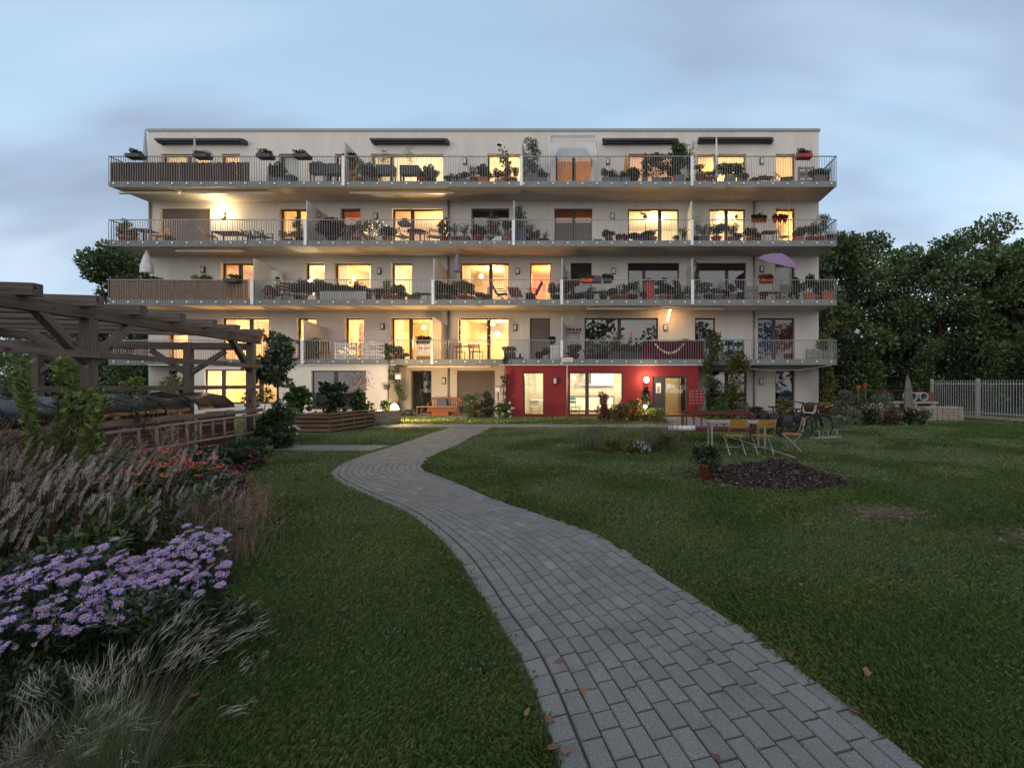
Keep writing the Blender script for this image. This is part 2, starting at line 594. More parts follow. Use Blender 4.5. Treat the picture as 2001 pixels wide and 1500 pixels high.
M['old_x'] = wood_mat('weathered_beam', (0.072, 0.054, 0.047), (0.225, 0.182, 0.160), 0.85, 'x', 2.6, True)
M['old_pale'] = wood_mat('weathered_pale', (0.26, 0.21, 0.17), (0.40, 0.33, 0.27), 0.85, 'n', 3.0)
M['pallet'] = wood_mat('pallet_wood', (0.13, 0.078, 0.05), (0.26, 0.165, 0.11), 0.85)
M['pale_pallet'] = wood_mat('pale_pallet_wood', (0.30, 0.26, 0.21), (0.45, 0.39, 0.32), 0.85)
M['white_wood'] = mat('white_wood', (0.80, 0.79, 0.78), 0.7, var=0.12, scale=8)
M['yellow_wood'] = mat('yellow_wood', (0.28, 0.155, 0.014), 0.55, var=0.15, scale=8)
M['orange_wood'] = mat('orange_wood', (0.45, 0.115, 0.05), 0.55, var=0.12, scale=8)
M['thin_metal'] = mat('pale_metal', (0.5, 0.49, 0.46), 0.45, 0.6)
M['fence_metal'] = mat('fence_metal', (0.36, 0.37, 0.37), 0.6, 0.1, var=0.08)
M['tarp'] = mat('black_tarp', (0.012, 0.013, 0.016), 0.24, var=0.3, scale=3, bump=0.5, bscale=5)
M['rubber'] = mat('rubber', (0.015, 0.015, 0.016), 0.7)
M['mat_brush'] = mat('brushwood', (0.125, 0.085, 0.072), 0.95, var=0.6, scale=6, stretch=(14, 1, 0.8), bump=0.6)
M['mat_bamboo'] = mat('bamboo', (0.36, 0.235, 0.155), 0.85, var=0.4, scale=6, stretch=(12, 1, 0.5), bump=0.5)
M['red_metal'] = mat('red_metal', (0.22, 0.012, 0.016), 0.4, 0.0, var=0.06)
M['concrete'] = mat('concrete', (0.33, 0.32, 0.31), 0.9, var=0.15, scale=5, bump=0.3)
M['pale_stone'] = mat('pale_stone', (0.34, 0.29, 0.245), 0.9, var=0.18, scale=7, bump=0.3)
M['bark'] = mat('bark', (0.045, 0.036, 0.03), 0.95, var=0.4, scale=4, stretch=(4, 4, 0.7), bump=0.8)
M['twig'] = mat('twig', (0.06, 0.042, 0.028), 0.9, var=0.3)
M['lens_lit'] = emit_mat('lamp_glow', (1.0, 0.72, 0.38), 30)
M['lens_soft'] = emit_mat('soft_lamp', (1.0, 0.78, 0.42), 6)
M['fairy'] = emit_mat('fairy_light', (1.0, 0.62, 0.30), 3.0)
M['lens_off'] = mat('opal_glass', (0.62, 0.62, 0.62), 0.4)
M['paper'] = mat('paper', (0.72, 0.72, 0.72), 0.8, var=0.05)
M['mortar'] = mat('joint_sand', (0.055, 0.052, 0.047), 0.95, var=0.4, scale=12)
M['skin'] = mat('skin', (0.38, 0.2, 0.14), 0.6)
M['hair'] = mat('hair', (0.025, 0.016, 0.012), 0.7)
M['denim'] = mat('denim_blue', (0.06, 0.11, 0.19), 0.85)
M['trouser'] = mat('dark_trousers', (0.02, 0.02, 0.03), 0.85)
LEAF = {
    'green': leaf_mat('leaf_green', (0.025, 0.056, 0.013), (0.063, 0.125, 0.025), (0.115, 0.175, 0.036)),
    'dark': leaf_mat('leaf_dark', (0.011, 0.025, 0.009), (0.032, 0.060, 0.020), (0.057, 0.094, 0.027)),
    'light': leaf_mat('leaf_light', (0.081, 0.125, 0.023), (0.184, 0.250, 0.045), (0.276, 0.325, 0.072)),
    'grey': leaf_mat('leaf_grey', (0.069, 0.088, 0.045), (0.149, 0.175, 0.099), (0.230, 0.250, 0.153)),
    'olive': leaf_mat('leaf_olive', (0.057, 0.062, 0.013), (0.138, 0.138, 0.027), (0.218, 0.188, 0.045)),
    'red': leaf_mat('leaf_red', (0.040, 0.013, 0.011), (0.086, 0.025, 0.020), (0.138, 0.050, 0.027)),
    'rust': leaf_mat('leaf_rust', (0.057, 0.035, 0.013), (0.115, 0.069, 0.023), (0.184, 0.100, 0.027)),
    'tree': leaf_mat('leaf_tree', (0.033, 0.059, 0.020), (0.083, 0.142, 0.042), (0.142, 0.209, 0.059)),
    'tree2': leaf_mat('leaf_tree_pale', (0.058, 0.094, 0.029), (0.142, 0.209, 0.059), (0.216, 0.273, 0.078)),
}
FLOWER = {
    'red': leaf_mat('petal_red', (0.35, 0.02, 0.02), (0.5, 0.05, 0.04)),
    'orange': leaf_mat('petal_orange', (0.42, 0.05, 0.012), (0.60, 0.13, 0.02)),
    'pink': leaf_mat('petal_pink', (0.45, 0.12, 0.2), (0.6, 0.25, 0.33)),
    'white': leaf_mat('petal_white', (0.6, 0.6, 0.6), (0.75, 0.75, 0.73)),
    'yellow': leaf_mat('petal_yellow', (0.6, 0.4, 0.02), (0.75, 0.55, 0.05)),
    'purple': leaf_mat('petal_purple', (0.2, 0.06, 0.28), (0.3, 0.12, 0.4)),
}
# ---------------------------------------------------------------- ground
def lawn_material():
    m, t, out = new_mat('lawn_soil')
    b = t.nodes.new('ShaderNodeBsdfPrincipled')
    b.inputs['Roughness'].default_value = 0.95
    co = t.nodes.new('ShaderNodeTexCoord').outputs['Object']
    a = nnoise(t, co, 0.45, 5, 0.6)
    f = nnoise(t, co, 22, 5, 0.7)
    c = nramp(t, a, [(0.3, (0.024, 0.044, 0.012)), (0.7, (0.045, 0.070, 0.018))])
    c = nmix(t, nramp(t, f, [(0.35, (0.75, 0.75, 0.75)), (0.65, (0, 0, 0))]), c, (0.020, 0.022, 0.012))
    t.links.new(c, b.inputs['Base Color'])
    bn = t.nodes.new('ShaderNodeBump'); bn.inputs['Strength'].default_value = 0.6
    bn.inputs['Distance'].default_value = 0.04
    t.links.new(f, bn.inputs['Height']); t.links.new(bn.outputs[0], b.inputs['Normal'])
    t.links.new(b.outputs[0], out.inputs[0])
    return m


g = MB()
g.add([(-300, -40, 0), (300, -40, 0), (300, 500, 0), (-300, 500, 0)], [(0, 1, 2, 3)])
g.build('lawn', lawn_material(), kind='structure')

BED_Y = [0.6, 1.6, 2.2, 3.0, 3.8, 5.4, 7.65, 10.6, 11.5]
BED_X = [-1.95, -1.92, -2.0, -2.55, -3.05, -4.5, -6.35, -8.3, -8.9]
soil = mat('bed_soil', (0.028, 0.020, 0.015), 0.95, var=0.5, scale=9, bump=0.8)
g = MB()
pts = [(x, y, 0.012) for x, y in zip(BED_X, BED_Y)] + [(-16, 11.5, 0.012), (-16, 0.6, 0.012)]
g.add(pts, [tuple(range(len(pts)))])
g.build('flower_bed_ground', soil, kind='structure')

# ---------------------------------------------------------------- paved path
PL = [(0.25, 0.7), (0.02, 1.3), (-.25, 2.04), (-.54, 2.78), (-.89, 3.4), (-1.43, 4.37), (-1.9, 5.1), (-2.7, 6.12), (-3.93, 7.29), (-4.7, 8.06), (-5.2, 8.75), (-5.55, 9.7), (-5.75, 10.94), (-5.85, 12.97), (-6.05, 15.5), (-6.2, 17.7)]
PR = [(1.58, 1.15), (1.38, 1.72), (1.13, 2.48), (.69, 3.43), (.32, 4.13), (-.22, 5.14), (-.92, 5.9), (-1.74, 6.75), (-2.8, 8.06), (-3.42, 8.75), (-3.78, 9.35), (-4.0, 10.15), (-4.12, 11.2), (-4.28, 13.0), (-4.47, 15.5), (-4.55, 17.7)]


def catmull(P, k):
    out = []
    P = [Vector((*p, 0)) for p in P]
    for i in range(len(P) - 1):
        p0, p1, p2, p3 = P[max(i - 1, 0)], P[i], P[i + 1], P[min(i + 2, len(P) - 1)]
        for j in range(k):
            u = j / k
            out.append(0.5 * ((2 * p1) + (-p0 + p2) * u + (2 * p0 - 5 * p1 + 4 * p2 - p3) * u * u + (-p0 + 3 * p1 - 3 * p2 + p3) * u ** 3))
    out.append(P[-1])
    return out


CL, CR = catmull(PL, 10), catmull(PR, 10)
CS = [0.0]
for i in range(1, len(CL)):
    CS.append(CS[-1] + ((CL[i] + CR[i]) / 2 - (CL[i - 1] + CR[i - 1]) / 2).length)


def path_pt(s, t):
    s = min(max(s, 0), CS[-1])
    i = min(int(np.searchsorted(CS, s)), len(CS) - 1)
    i = max(i, 1)
    u = (s - CS[i - 1]) / (CS[i] - CS[i - 1] + 1e-9)
    a = CL[i - 1].lerp(CL[i], u)
    b = CR[i - 1].lerp(CR[i], u)
    return a.lerp(b, t)


def paver_material():
    m, t, out = new_mat('paver_concrete')
    b = t.nodes.new('ShaderNodeBsdfPrincipled')
    b.inputs['Roughness'].default_value = 0.85
    ge = t.nodes.new('ShaderNodeNewGeometry')
    oi = t.nodes.new('ShaderNodeObjectInfo')
    rnd = nmath(t, 'FRACT', nmath(t, 'ADD', ge.outputs['Random Per Island'], oi.outputs['Random']))
    c = nramp(t, rnd, [(0.0, (0.180, 0.181, 0.175)), (0.5, (0.202, 0.203, 0.197)), (0.95, (0.220, 0.220, 0.213)), (1.0, (0.275, 0.272, 0.26))])
    pos = ge.outputs['Position']
    sp = nnoise(t, pos, 130, 4, 0.75)
    c = nmix(t, 0.75, c, nramp(t, sp, [(0.34, (0.42, 0.42, 0.42)), (0.5, (0.85, 0.85, 0.85)), (0.68, (1.6, 1.6, 1.55))]), 'MULTIPLY')
    big = nnoise(t, pos, 1.4, 4, 0.65)
    c = nmix(t, 0.6, c, nramp(t, big, [(0.3, (0.72, 0.72, 0.71)), (0.7, (1.1, 1.1, 1.1))]), 'MULTIPLY')
    mo = nnoise(t, pos, 5.0, 4, 0.7)
    c = nmix(t, nmath(t, 'MULTIPLY', nramp(t, mo, [(0.55, (0, 0, 0)), (0.75, (1, 1, 1))]), 0.55), c, (0.085, 0.085, 0.062))
    t.links.new(c, b.inputs['Base Color'])
    bn = t.nodes.new('ShaderNodeBump'); bn.inputs['Strength'].default_value = 0.5
    bn.inputs['Distance'].default_value = 0.004
    t.links.new(sp, bn.inputs['Height']); t.links.new(bn.outputs[0], b.inputs['Normal'])
    t.links.new(b.outputs[0], out.inputs[0])
    return m


M['paver'] = paver_material()
rp = random.Random(3)
pb = MB()
for i in range(len(CL) - 1):
    e = 0.05
    da = (CR[i] - CL[i]).normalized() * e
    db = (CR[i + 1] - CL[i + 1]).normalized() * e
    q = [CL[i] - da, CR[i] + da, CR[i + 1] + db, CL[i + 1] - db]
    pb.add([(v.x, v.y, 0.005) for v in q], [(0, 1, 2, 3)])
path = pb.build('path', M['mortar'], kind='structure')


def paver_into(mb, q, h):
    """q: four corners of the stone's face, counter-clockwise; chamfered top"""
    c = sum(q, Vector()) / 4
    ins = [p + (c - p).normalized() * 0.012 for p in q]
    vs = [(p.x, p.y, -0.03) for p in q] + [(p.x, p.y, h - 0.007) for p in q] + [(p.x, p.y, h) for p in ins]
    fs = [(8, 9, 10, 11)]
    for k in range(4):
        n = (k + 1) % 4
        fs += [(k, n, 4 + n, 4 + k), (4 + k, 4 + n, 8 + n, 8 + k)]
    mb.add(vs, fs)


stones = []
NC = 13
for j in range(-1, NC):
    if j < 0:
        t0, t1, ln, off = 0.0, 0.082, 0.20, 0.0
    else:
        t0, t1, ln, off = 0.086 + 0.914 * j / NC, 0.086 + 0.914 * (j + 1) / NC, 0.203, (0.5 * (j % 2) + 0.06 * (j * 7 % 5) / 4) * 0.203
    s = off - 0.3
    while s < CS[-1] - 0.05:
        l = ln * (1 if rp.random() > 0.08 else 0.66)
        a, b = max(s, 0), min(s + l, CS[-1])
        if b - a > 0.04:
            stones.append((a, b, t0, t1, j))
        s += l
stones.sort(key=lambda q: (path_pt(q[0], 0.5).length))
far = MB()
for n, (a, b, t0, t1, j) in enumerate(stones):
    w = (path_pt(a, 1) - path_pt(a, 0)).length
    gs, gt = 0.0060, 0.0034 / w
    if t1 > 0.99:
        t1 += rp.uniform(-0.01, 0.02)
    q = [path_pt(a + gs, t0 + gt), path_pt(a + gs, t1 - gt), path_pt(b - gs, t1 - gt), path_pt(b - gs, t0 + gt)]
    h = 0.022 + rp.uniform(-0.003, 0.003) - (0.006 if j < 0 else 0)
    if n < 300:
        mb = MB(); paver_into(mb, q, h)
        mb.build('paver', M['paver'], path)
    else:
        paver_into(far, q, h)
far.build('far_pavers', M['paver'], path, kind='stuff')


def strip_path(name, x0, x1, y0, y1, z, lx, ly, edge=None):
    b = MB()
    b.add([(x0, y0, z), (x1, y0, z), (x1, y1, z), (x0, y1, z)], [(0, 1, 2, 3)])
    o = b.build(name, M['mortar'], kind='structure')
    st = MB()
    y, r = y0 + 0.006, 0
    while y < y1 - 0.05:
        x = x0 + (lx / 2 if r % 2 else 0)
        while x < x1 - 0.05:
            xe = min(x + lx, x1)
            if edge is None or edge(x, y):
                paver_into(st, [Vector((x + .004, y + .004, 0)), Vector((xe - .004, y + .004, 0)), Vector((xe - .004, min(y + ly, y1) - .004, 0)), Vector((x + .004, min(y + ly, y1) - .004, 0))], z + 0.014 + rp.uniform(-.003, .003))
            x += lx
        y += ly; r += 1
    st.build('pavers', M['paver'], o, kind='stuff')


strip_path('side_path', -15.5, -5.92, 11.62, 12.75, 0.007, 0.2, 0.1)
strip_path('front_path', -9.3, 5.2, 17.78, 19.3, 0.007, 0.2, 0.1)
strip_path('entrance_apron', 2.15, 4.05, 19.31, 23.5, 0.007, 0.2, 0.1)
g = MB()
g.box(-10.6, -5.3, 23.5, 25.5, -0.05, 0.03)
g.build('terrace_slab', M['concrete'], kind='structure')

# ---------------------------------------------------------------- the building
FLZ = {0: 0.02, 1: 2.80, 2: 5.71, 3: 8.58, 4: 11.47}
SLAB = {1: 2.57, 2: 5.47, 3: 8.355, 4: 11.245}
RAIL = {1: 3.745, 2: 6.69, 3: 9.61, 4: 12.70}
XL, XR = gx(290, YW), gx(1600, YW)
ROOF = 14.95
bld = thing('apartment_building', 'five storey plastered apartment block with full width steel railed balconies and lit windows', 'building')

# openings: level, px0, px1, mullions, light, blind/curtain, room height of lamp, flags
# light = (r, g, b, watts) or None
WARM = (1.0, 0.52, 0.17)
CREAM = (1.0, 0.68, 0.32)
PALE = (1.0, 0.86, 0.58)
ORNG = (1.0, 0.45, 0.13)
OPEN = [
    (4, 314, 411, [370], (CREAM, 55), 'curtain', 1.5),
    (4, 431, 469, [], (CREAM, 70), None, 1.6),
    (4, 545, 584, [], None, 'curtain_white', 0),
    (4, 654, 690, [668], (WARM, 60), None, 1.6),
    (4, 725, 866, [765], (PALE, 105), 'curtain', 1.6),
    (4, 952, 1018, [990], (CREAM, 150), 'curtain', 1.5),
    (4, 1086, 1157, [1121], (WARM, 24), 'curtain_pink', 1.4),
    (4, 1228, 1329, [1262], (CREAM, 60), 'curtain_pink', 1.7),
    (4, 1362, 1458, [1398], (CREAM, 110), 'curtain_half', 1.2),
    (4, 1516, 1554, [], (CREAM, 60), 'curtain', 1.6),
    (3, 313, 410, [], None, 'blind', 0),
    (3, 546, 600, [583], (WARM, 80), None, 1.5),
    (3, 665, 704, [], (ORNG, 9), None, 1.3),
    (3, 766, 865, [806], (CREAM, 130), None, 1.0),
    (3, 921, 995, [960], None, None, 0),
    (3, 1083, 1157, [1121], (ORNG, 1.6), 'blind_low', 1.4),
    (3, 1227, 1327, [1289], (CREAM, 100), None, 1.75),
    (3, 1386, 1457, [1419], (CREAM, 110), None, 1.75),
    (3, 1516, 1554, [], (WARM, 70), None, 1.75),
    (2, 432, 497, [470], (WARM, 100), None, 1.4),
    (2, 596, 634, [], (PALE, 125), None, 1.2),
    (2, 653, 725, [], (CREAM, 120), None, 1.3),
    (2, 765, 805, [], (CREAM, 85), None, 1.5),
    (2, 898, 994, [959], (WARM, 130), None, 1.9),
    (2, 1035, 1076, [], (WARM, 90), 'orange', 1.9),
    (2, 1115, 1156, [], None, 'blind_top', 0),
    (2, 1227, 1327, [1258], None, 'blind_edge', 0),
    (2, 1362, 1458, [1420], None, 'blind_edge', 0),
    (2, 1515, 1553, [], None, 'curtain_white', 0),
    (1, 328, 367, [], (WARM, 110), None, 1.2),
    (1, 432, 525, [491], (WARM, 240), None, 1.1),
    (1, 580, 618, [597], (WARM, 190), None, 1.1),
    (1, 674, 711, [], (WARM, 180), None, 1.2),
    (1, 764, 846, [803], (WARM, 230), None, 1.1),
    (1, 895, 994, [955], (WARM, 240), None, 1.5),
    (1, 1035, 1075, [], None, 'blind', 0),
    (1, 1142, 1286, [1210], None, None, 0),
    (1, 1358, 1398, [], None, None, 0),
    (1, 1481, 1553, [1512], None, 'curtain_dark', 0),
    (0, 330, 366, [], None, None, 0),
    (0, 803, 843, [], None, None, 0),
    (0, 893, 967, [], None, 'blind', 0),
    (0, 1380, 1459, [1420], None, None, 0),
    (0, 1515, 1553, [], None, 'curtain_blue', 0),
]
# front blocks of the ground floor: px0, px1, py top, py bottom
FRONT = [
    (399, 541, 722, 789, [437, 510], (WARM, 150), None, 1.3),
    (608, 715, 724, 800, [656], None, None, 0),
    (1022, 1063, 727, 812, [], (PALE, 110), None, 1.9),
    (1111, 1217, 727, 812, [1147], (PALE, 230), None, 2.1),
    (1275, 1344, 735, 814, [], (PALE, 45), None, 2.0),
]


def wall_with_holes(x0, x1, z0, z1, ya, yb, holes):
    mb = MB()
    xs = sorted({x0, x1} | {h[0] for h in holes} | {h[1] for h in holes})
    for a, b in zip(xs, xs[1:]):
        mid = (a + b) / 2
        cut = sorted((h[2], h[3]) for h in holes if h[0] < mid < h[1])
        z = z0
        for c0, c1 in cut:
            if c0 > z + 1e-4:
                mb.box(a, b, ya, yb, z, c0)
            z = max(z, c1)
        if z < z1:
            mb.box(a, b, ya, yb, z, z1)
    return mb


def add_curtain(win, x0, x1, z0, z1, y, m, amp=0.03, k=None):
    n = max(8, int((x1 - x0) / 0.035))
    vs, fs = [], []
    rr = random.Random(int(x0 * 100))
    ph = rr.uniform(0, 6)
    for i in range(n + 1):
        x = x0 + (x1 - x0) * i / n
        d = amp * math.sin(x * 38 + ph) + amp * 0.5 * math.sin(x * 71 + 2 * ph)
        vs += [(x, y + d, z0), (x, y + d * 0.6, z1)]
    for i in range(n):
        fs.append((2 * i, 2 * i + 2, 2 * i + 3, 2 * i + 1))
    mb = MB(); mb.add(vs, fs, 0, True)
    return mb.build('curtain', m, win)


def add_blind(win, x0, x1, z0, z1, y, m):
    mb = MB()
    z = z1
    while z > z0 + 0.02:
        mb.add([(x0, y, z), (x1, y, z), (x1, y - 0.022, z - 0.05), (x0, y - 0.022, z - 0.05), (x0, y + 0.004, z - 0.066), (x1, y + 0.004, z - 0.066)], [(0, 1, 2, 3), (3, 2, 5, 4)])
        z -= 0.066
    return mb.build('blind', m, win)


def window(x0, x1, z0, z1, y, mull, fm, t=0.065, transom=None, cover=None):
    mb = MB()
    d = 0.07
    mb.box(x0, x0 + t, y, y + d, z0, z1)
    mb.box(x1 - t, x1, y, y + d, z0, z1)
    mb.box(x0 + t, x1 - t, y, y + d, z1 - t, z1)
    mb.box(x0 + t, x1 - t, y, y + d, z0, z0 + t + 0.02)
    for mx in mull:
        mb.box(mx - 0.09, mx + 0.09, y - 0.004, y + d, z0 + t + 0.02, z1 - t)
    w = mb.build('window', fm, bld)
    edges = [x0 + t] + [e for mx in mull for e in (mx - 0.09, mx + 0.09)] + [x1 - t]
    for a, b in zip(edges[::2], edges[1::2]):
        p = MB()
        p.box(a, b, y + 0.03, y + 0.045, z0 + t + 0.02, z1 - t)
        p.build('pane', M['glass'], w)
    return w


def lamp_light(name, loc, col, watts, rad=0.12):
    d = bpy.data.lights.new(name, 'POINT')
    d.energy = watts
    d.color = col
    d.shadow_soft_size = rad
    o = bpy.data.objects.new(name, d)
    COL.objects.link(o)
    o.location = loc
    return o


def room(x0, x1, z0, z1, y0, depth, wallm, lit, dress):
    y1 = y0 + depth
    mb = MB()
    mb.add([(x0, y0, z0), (x1, y0, z0), (x1, y1, z0), (x0, y1, z0)], [(0, 1, 2, 3)], 1)
    mb.add([(x0, y0, z1), (x1, y0, z1), (x1, y1, z1), (x0, y1, z1)], [(3, 2, 1, 0)], 0)
    mb.add([(x0, y1, z0), (x1, y1, z0), (x1, y1, z1), (x0, y1, z1)], [(0, 1, 2, 3)], 0)
    mb.add([(x0, y0, z0), (x0, y1, z0), (x0, y1, z1), (x0, y0, z1)], [(0, 1, 2, 3)], 0)
    mb.add([(x1, y0, z0), (x1, y1, z0), (x1, y1, z1), (x1, y0, z1)], [(3, 2, 1, 0)], 0)
    if lit:
        rr = random.Random(dress)
        # door with architrave and a cupboard on the back wall, built as part of the room
        w = x1 - x0
        dx = x0 + w * rr.uniform(0.15, 0.4)
        mb.box(dx, dx + 0.9, y1 - 0.05, y1 - 0.005, z0 + 0.002, z0 + 2.05, 2)
        cx = x0 + w * rr.uniform(0.55, 0.7)
        mb.box(cx, cx + rr.uniform(0.5, 1.1), y1 - 0.4, y1 - 0.005, z0 + 0.002, z0 + rr.uniform(0.8, 1.9), 3)
        for k in range(rr.randint(1, 3)):
            px_, pz = x0 + w * rr.uniform(0.1, 0.85), z0 + rr.uniform(1.3, 1.7)
            mb.box(px_, px_ + rr.uniform(.25, .5), y1 - 0.03, y1 - 0.006 - 0.001 * k, pz, pz + rr.uniform(.3, .5), rr.choice((2, 3, 4)))
    mb.build('room', [wallm, M['floor_wood'], M['room_white'], M['oak'], M['terra']], bld)


TH = 0.34
LAMP = 3.2
by_level = {l: [] for l in range(5)}
for l, a, b, *_ in OPEN:
    z0 = FLZ[l] + 0.04
    by_level[l].append((gx(a, YW), gx(b, YW), z0, z0 + 2.26))
for pa, pc in ((380, 760), (988, 1365)):
    by_level[0].append((gx(pa, YF + .06) + .3, gx(pc, YF + .06) - .3, -0.1, 2.57))
bands = {0: (-0.1, 2.79), 1: (2.79, 5.70), 2: (5.70, 8.57), 3: (8.57, 11.46), 4: (11.46, ROOF)}
for l in range(5):
    z0, z1 = bands[l]
    wall_with_holes(XL, XR, z0, z1, YW, YW + TH, by_level[l]).build('facade', M['plaster'], bld)
b = MB()
b.box(XL, XL + TH, YW + TH, YW + 13, -0.1, ROOF)
b.box(XR - TH, XR, YW + TH, YW + 13, -0.1, ROOF)
b.box(XL + TH, XR - TH, YW + 12.7, YW + 13, -0.1, ROOF)
b.build('side_wall', M['plaster'], bld)
b = MB()
b.box(XL + TH, XR - TH, YW + TH, YW + 12.7, ROOF - 0.3, ROOF - 0.02)
b.build('roof', M['concrete'], bld)
b = MB()
b.box(XL - 0.05, XR + 0.06, YW - 0.06, YW + 0.30, ROOF, ROOF + 0.13)
b.box(XL - 0.05, XL + 0.3, YW + 0.30, YW + 13, ROOF, ROOF + 0.13)
b.box(XR - 0.3, XR + 0.06, YW + 0.30, YW + 13, ROOF, ROOF + 0.13)
b.build('coping', M['coping'], bld)

for i, (l, a, b_, mull, lit, dress, lz) in enumerate(OPEN):
    x0, x1 = gx(a, YW), gx(b_, YW)
    z0 = FLZ[l] + 0.04
    z1 = z0 + 2.26
    if dress == 'blind' and l != 0 or dress == 'blind':
        w = window(x0, x1, z0, z1, YW + 0.22, [], M['frame'])
        add_blind(w, x0 + 0.02, x1 - 0.02, z0 + 0.01, z1 - 0.02, YW + 0.14, M['blind'])
        continue
    w = window(x0, x1, z0, z1, YW + 0.20, [gx(m_, YW + 0.2) for m_ in mull], M['frame'])
    mem = [o for o in OPEN if o[0] == l]
    k = mem.index(OPEN[i])
    lo = gx(mem[k - 1][2], YW) if k else XL + TH - 0.2
    hi = gx(mem[k + 1][1], YW) if k < len(mem) - 1 else XR - TH + 0.2
    rx0, rx1 = max(x0 - 1.3, (x0 + lo) / 2 + 0.05), min(x1 + 1.3, (x1 + hi) / 2 - 0.05)
    wallm = M['room_dark'] if not lit else (M['room_orange'] if dress == 'orange' or lit[0] == ORNG else M[('room', 'room_white', 'room_yellow', 'room_peach')[(i * 7 + i // 3) % 4]])
    room(rx0, rx1, z0, z0 + 2.5, YW + TH + 0.01, 4.2, wallm, bool(lit), i)
    if lit:
        lamp_light('room_light', ((rx0 + rx1) / 2 + 0.3, YW + 2.2, z0 + lz), lit[0], lit[1] * LAMP)
    yc = YW + 0.42
    xm = (gx(mull[0], YW + 0.2) if mull else (x0 + x1) / 2)
    if dress is None and lit and i % 3 != 1:
        s = min(.45, (x1 - x0) * .22)
        cm = M[('curtain', 'curtain_white', 'curtain_pink', 'curtain')[i % 4]]
        add_curtain(w, x0 + .02, x0 + .02 + s, z0, z1, yc, cm)
        if i % 2:
            add_curtain(w, x1 - .02 - s * .7, x1 - .02, z0, z1, yc, cm)
    if dress == 'curtain':
        add_curtain(w, x0 - 0.05, x1 + 0.05, z0, z1, yc, M['curtain'])
    elif dress == 'curtain_half':
        add_curtain(w, xm, x1 + 0.05, z0, z1, yc, M['curtain'])
    elif dress == 'curtain_white':
        add_curtain(w, x0 - 0.05, x1 - 0.15, z0, z1, yc, M['curtain_white'])
    elif dress == 'curtain_pink':
        add_curtain(w, x0 - 0.05, x1 + 0.05, z0, z1, yc, M['curtain_pink'])
    elif dress == 'curtain_dark':
        add_curtain(w, x0 + 0.05, xm, z0, z1, yc, M['curtain_blue'])
        add_curtain(w, xm, x1 - 0.05, z0, z1, yc, M['curtain_red'])
    elif dress == 'curtain_blue':
        add_curtain(w, x0 + 0.3, x1, z0, z1, yc, M['curtain_blue'])
    elif dress == 'blind_low':
        add_blind(w, x0 + 0.05, xm - 0.08, z0 + 0.05, z0 + 1.55, YW + 0.15, M['blind'])
        add_blind(w, xm + 0.08, x1 - 0.05, z0 + 0.05, z0 + 1.55, YW + 0.15, M['blind'])
    elif dress == 'blind_top':
        add_blind(w, x0 + 0.03, x1 - 0.03, z1 - 0.85, z1 - 0.01, YW + 0.14, M['blind_dark'])
    elif dress == 'blind_edge':
        add_blind(w, x0 + 0.03, x1 - 0.03, z1 - 0.32, z1 - 0.01, YW + 0.14, M['blind_dark'])

# ground-floor blocks flush with the balcony fronts
YB = YF + 0.06
for name, pa, pc, m, idx in (('white_block', 380, 760, 'white_plaster', (0, 1)), ('red_block', 988, 1365, 'red_plaster', (2, 3, 4))):
    x0, x1 = gx(pa, YB), gx(pc, YB)
    holes = [(gx(FRONT[i][0], YB), gx(FRONT[i][1], YB), gz(FRONT[i][3], YB), gz(FRONT[i][2], YB)) for i in idx]
    mb = wall_with_holes(x0, x1, -0.1, 2.565, YB, YB + 0.3, holes)
    mb.box(x0, x0 + 0.3, YB + 0.3, YW, -0.1, 2.565)
    mb.box(x1 - 0.3, x1, YB + 0.3, YW, -0.1, 2.565)
    mb.build(name, M[m], bld)
    for i, h in zip(idx, holes):
        a, c, top, bot, mull, lit, dress, lz = FRONT[i]
        if i == 4:
            continue
        w = window(h[0], h[1], h[2], h[3], YB + 0.10, [gx(q, YB + 0.1) for q in mull], M['frame_grey'])
        if i == 0:
            room(x0 + 0.32, h[1] + 0.9, h[2] - 0.3 if h[2] > 0.35 else 0.03, 2.55, YB + 0.31, 4.2, M['room'], True, 77)
            lamp_light('room_light', (h[1] - 0.8, YB + 1.3, 1.5), CREAM, 330)
            lamp_light('room_light', (h[0] + 0.9, YB + 1.5, 1.4), WARM, 260)
        elif i == 1:
            room(h[0] - 0.6, x1 - 0.32, 0.03, 2.55, YB + 0.31, 4.2, M['room_dark'], False, 0)

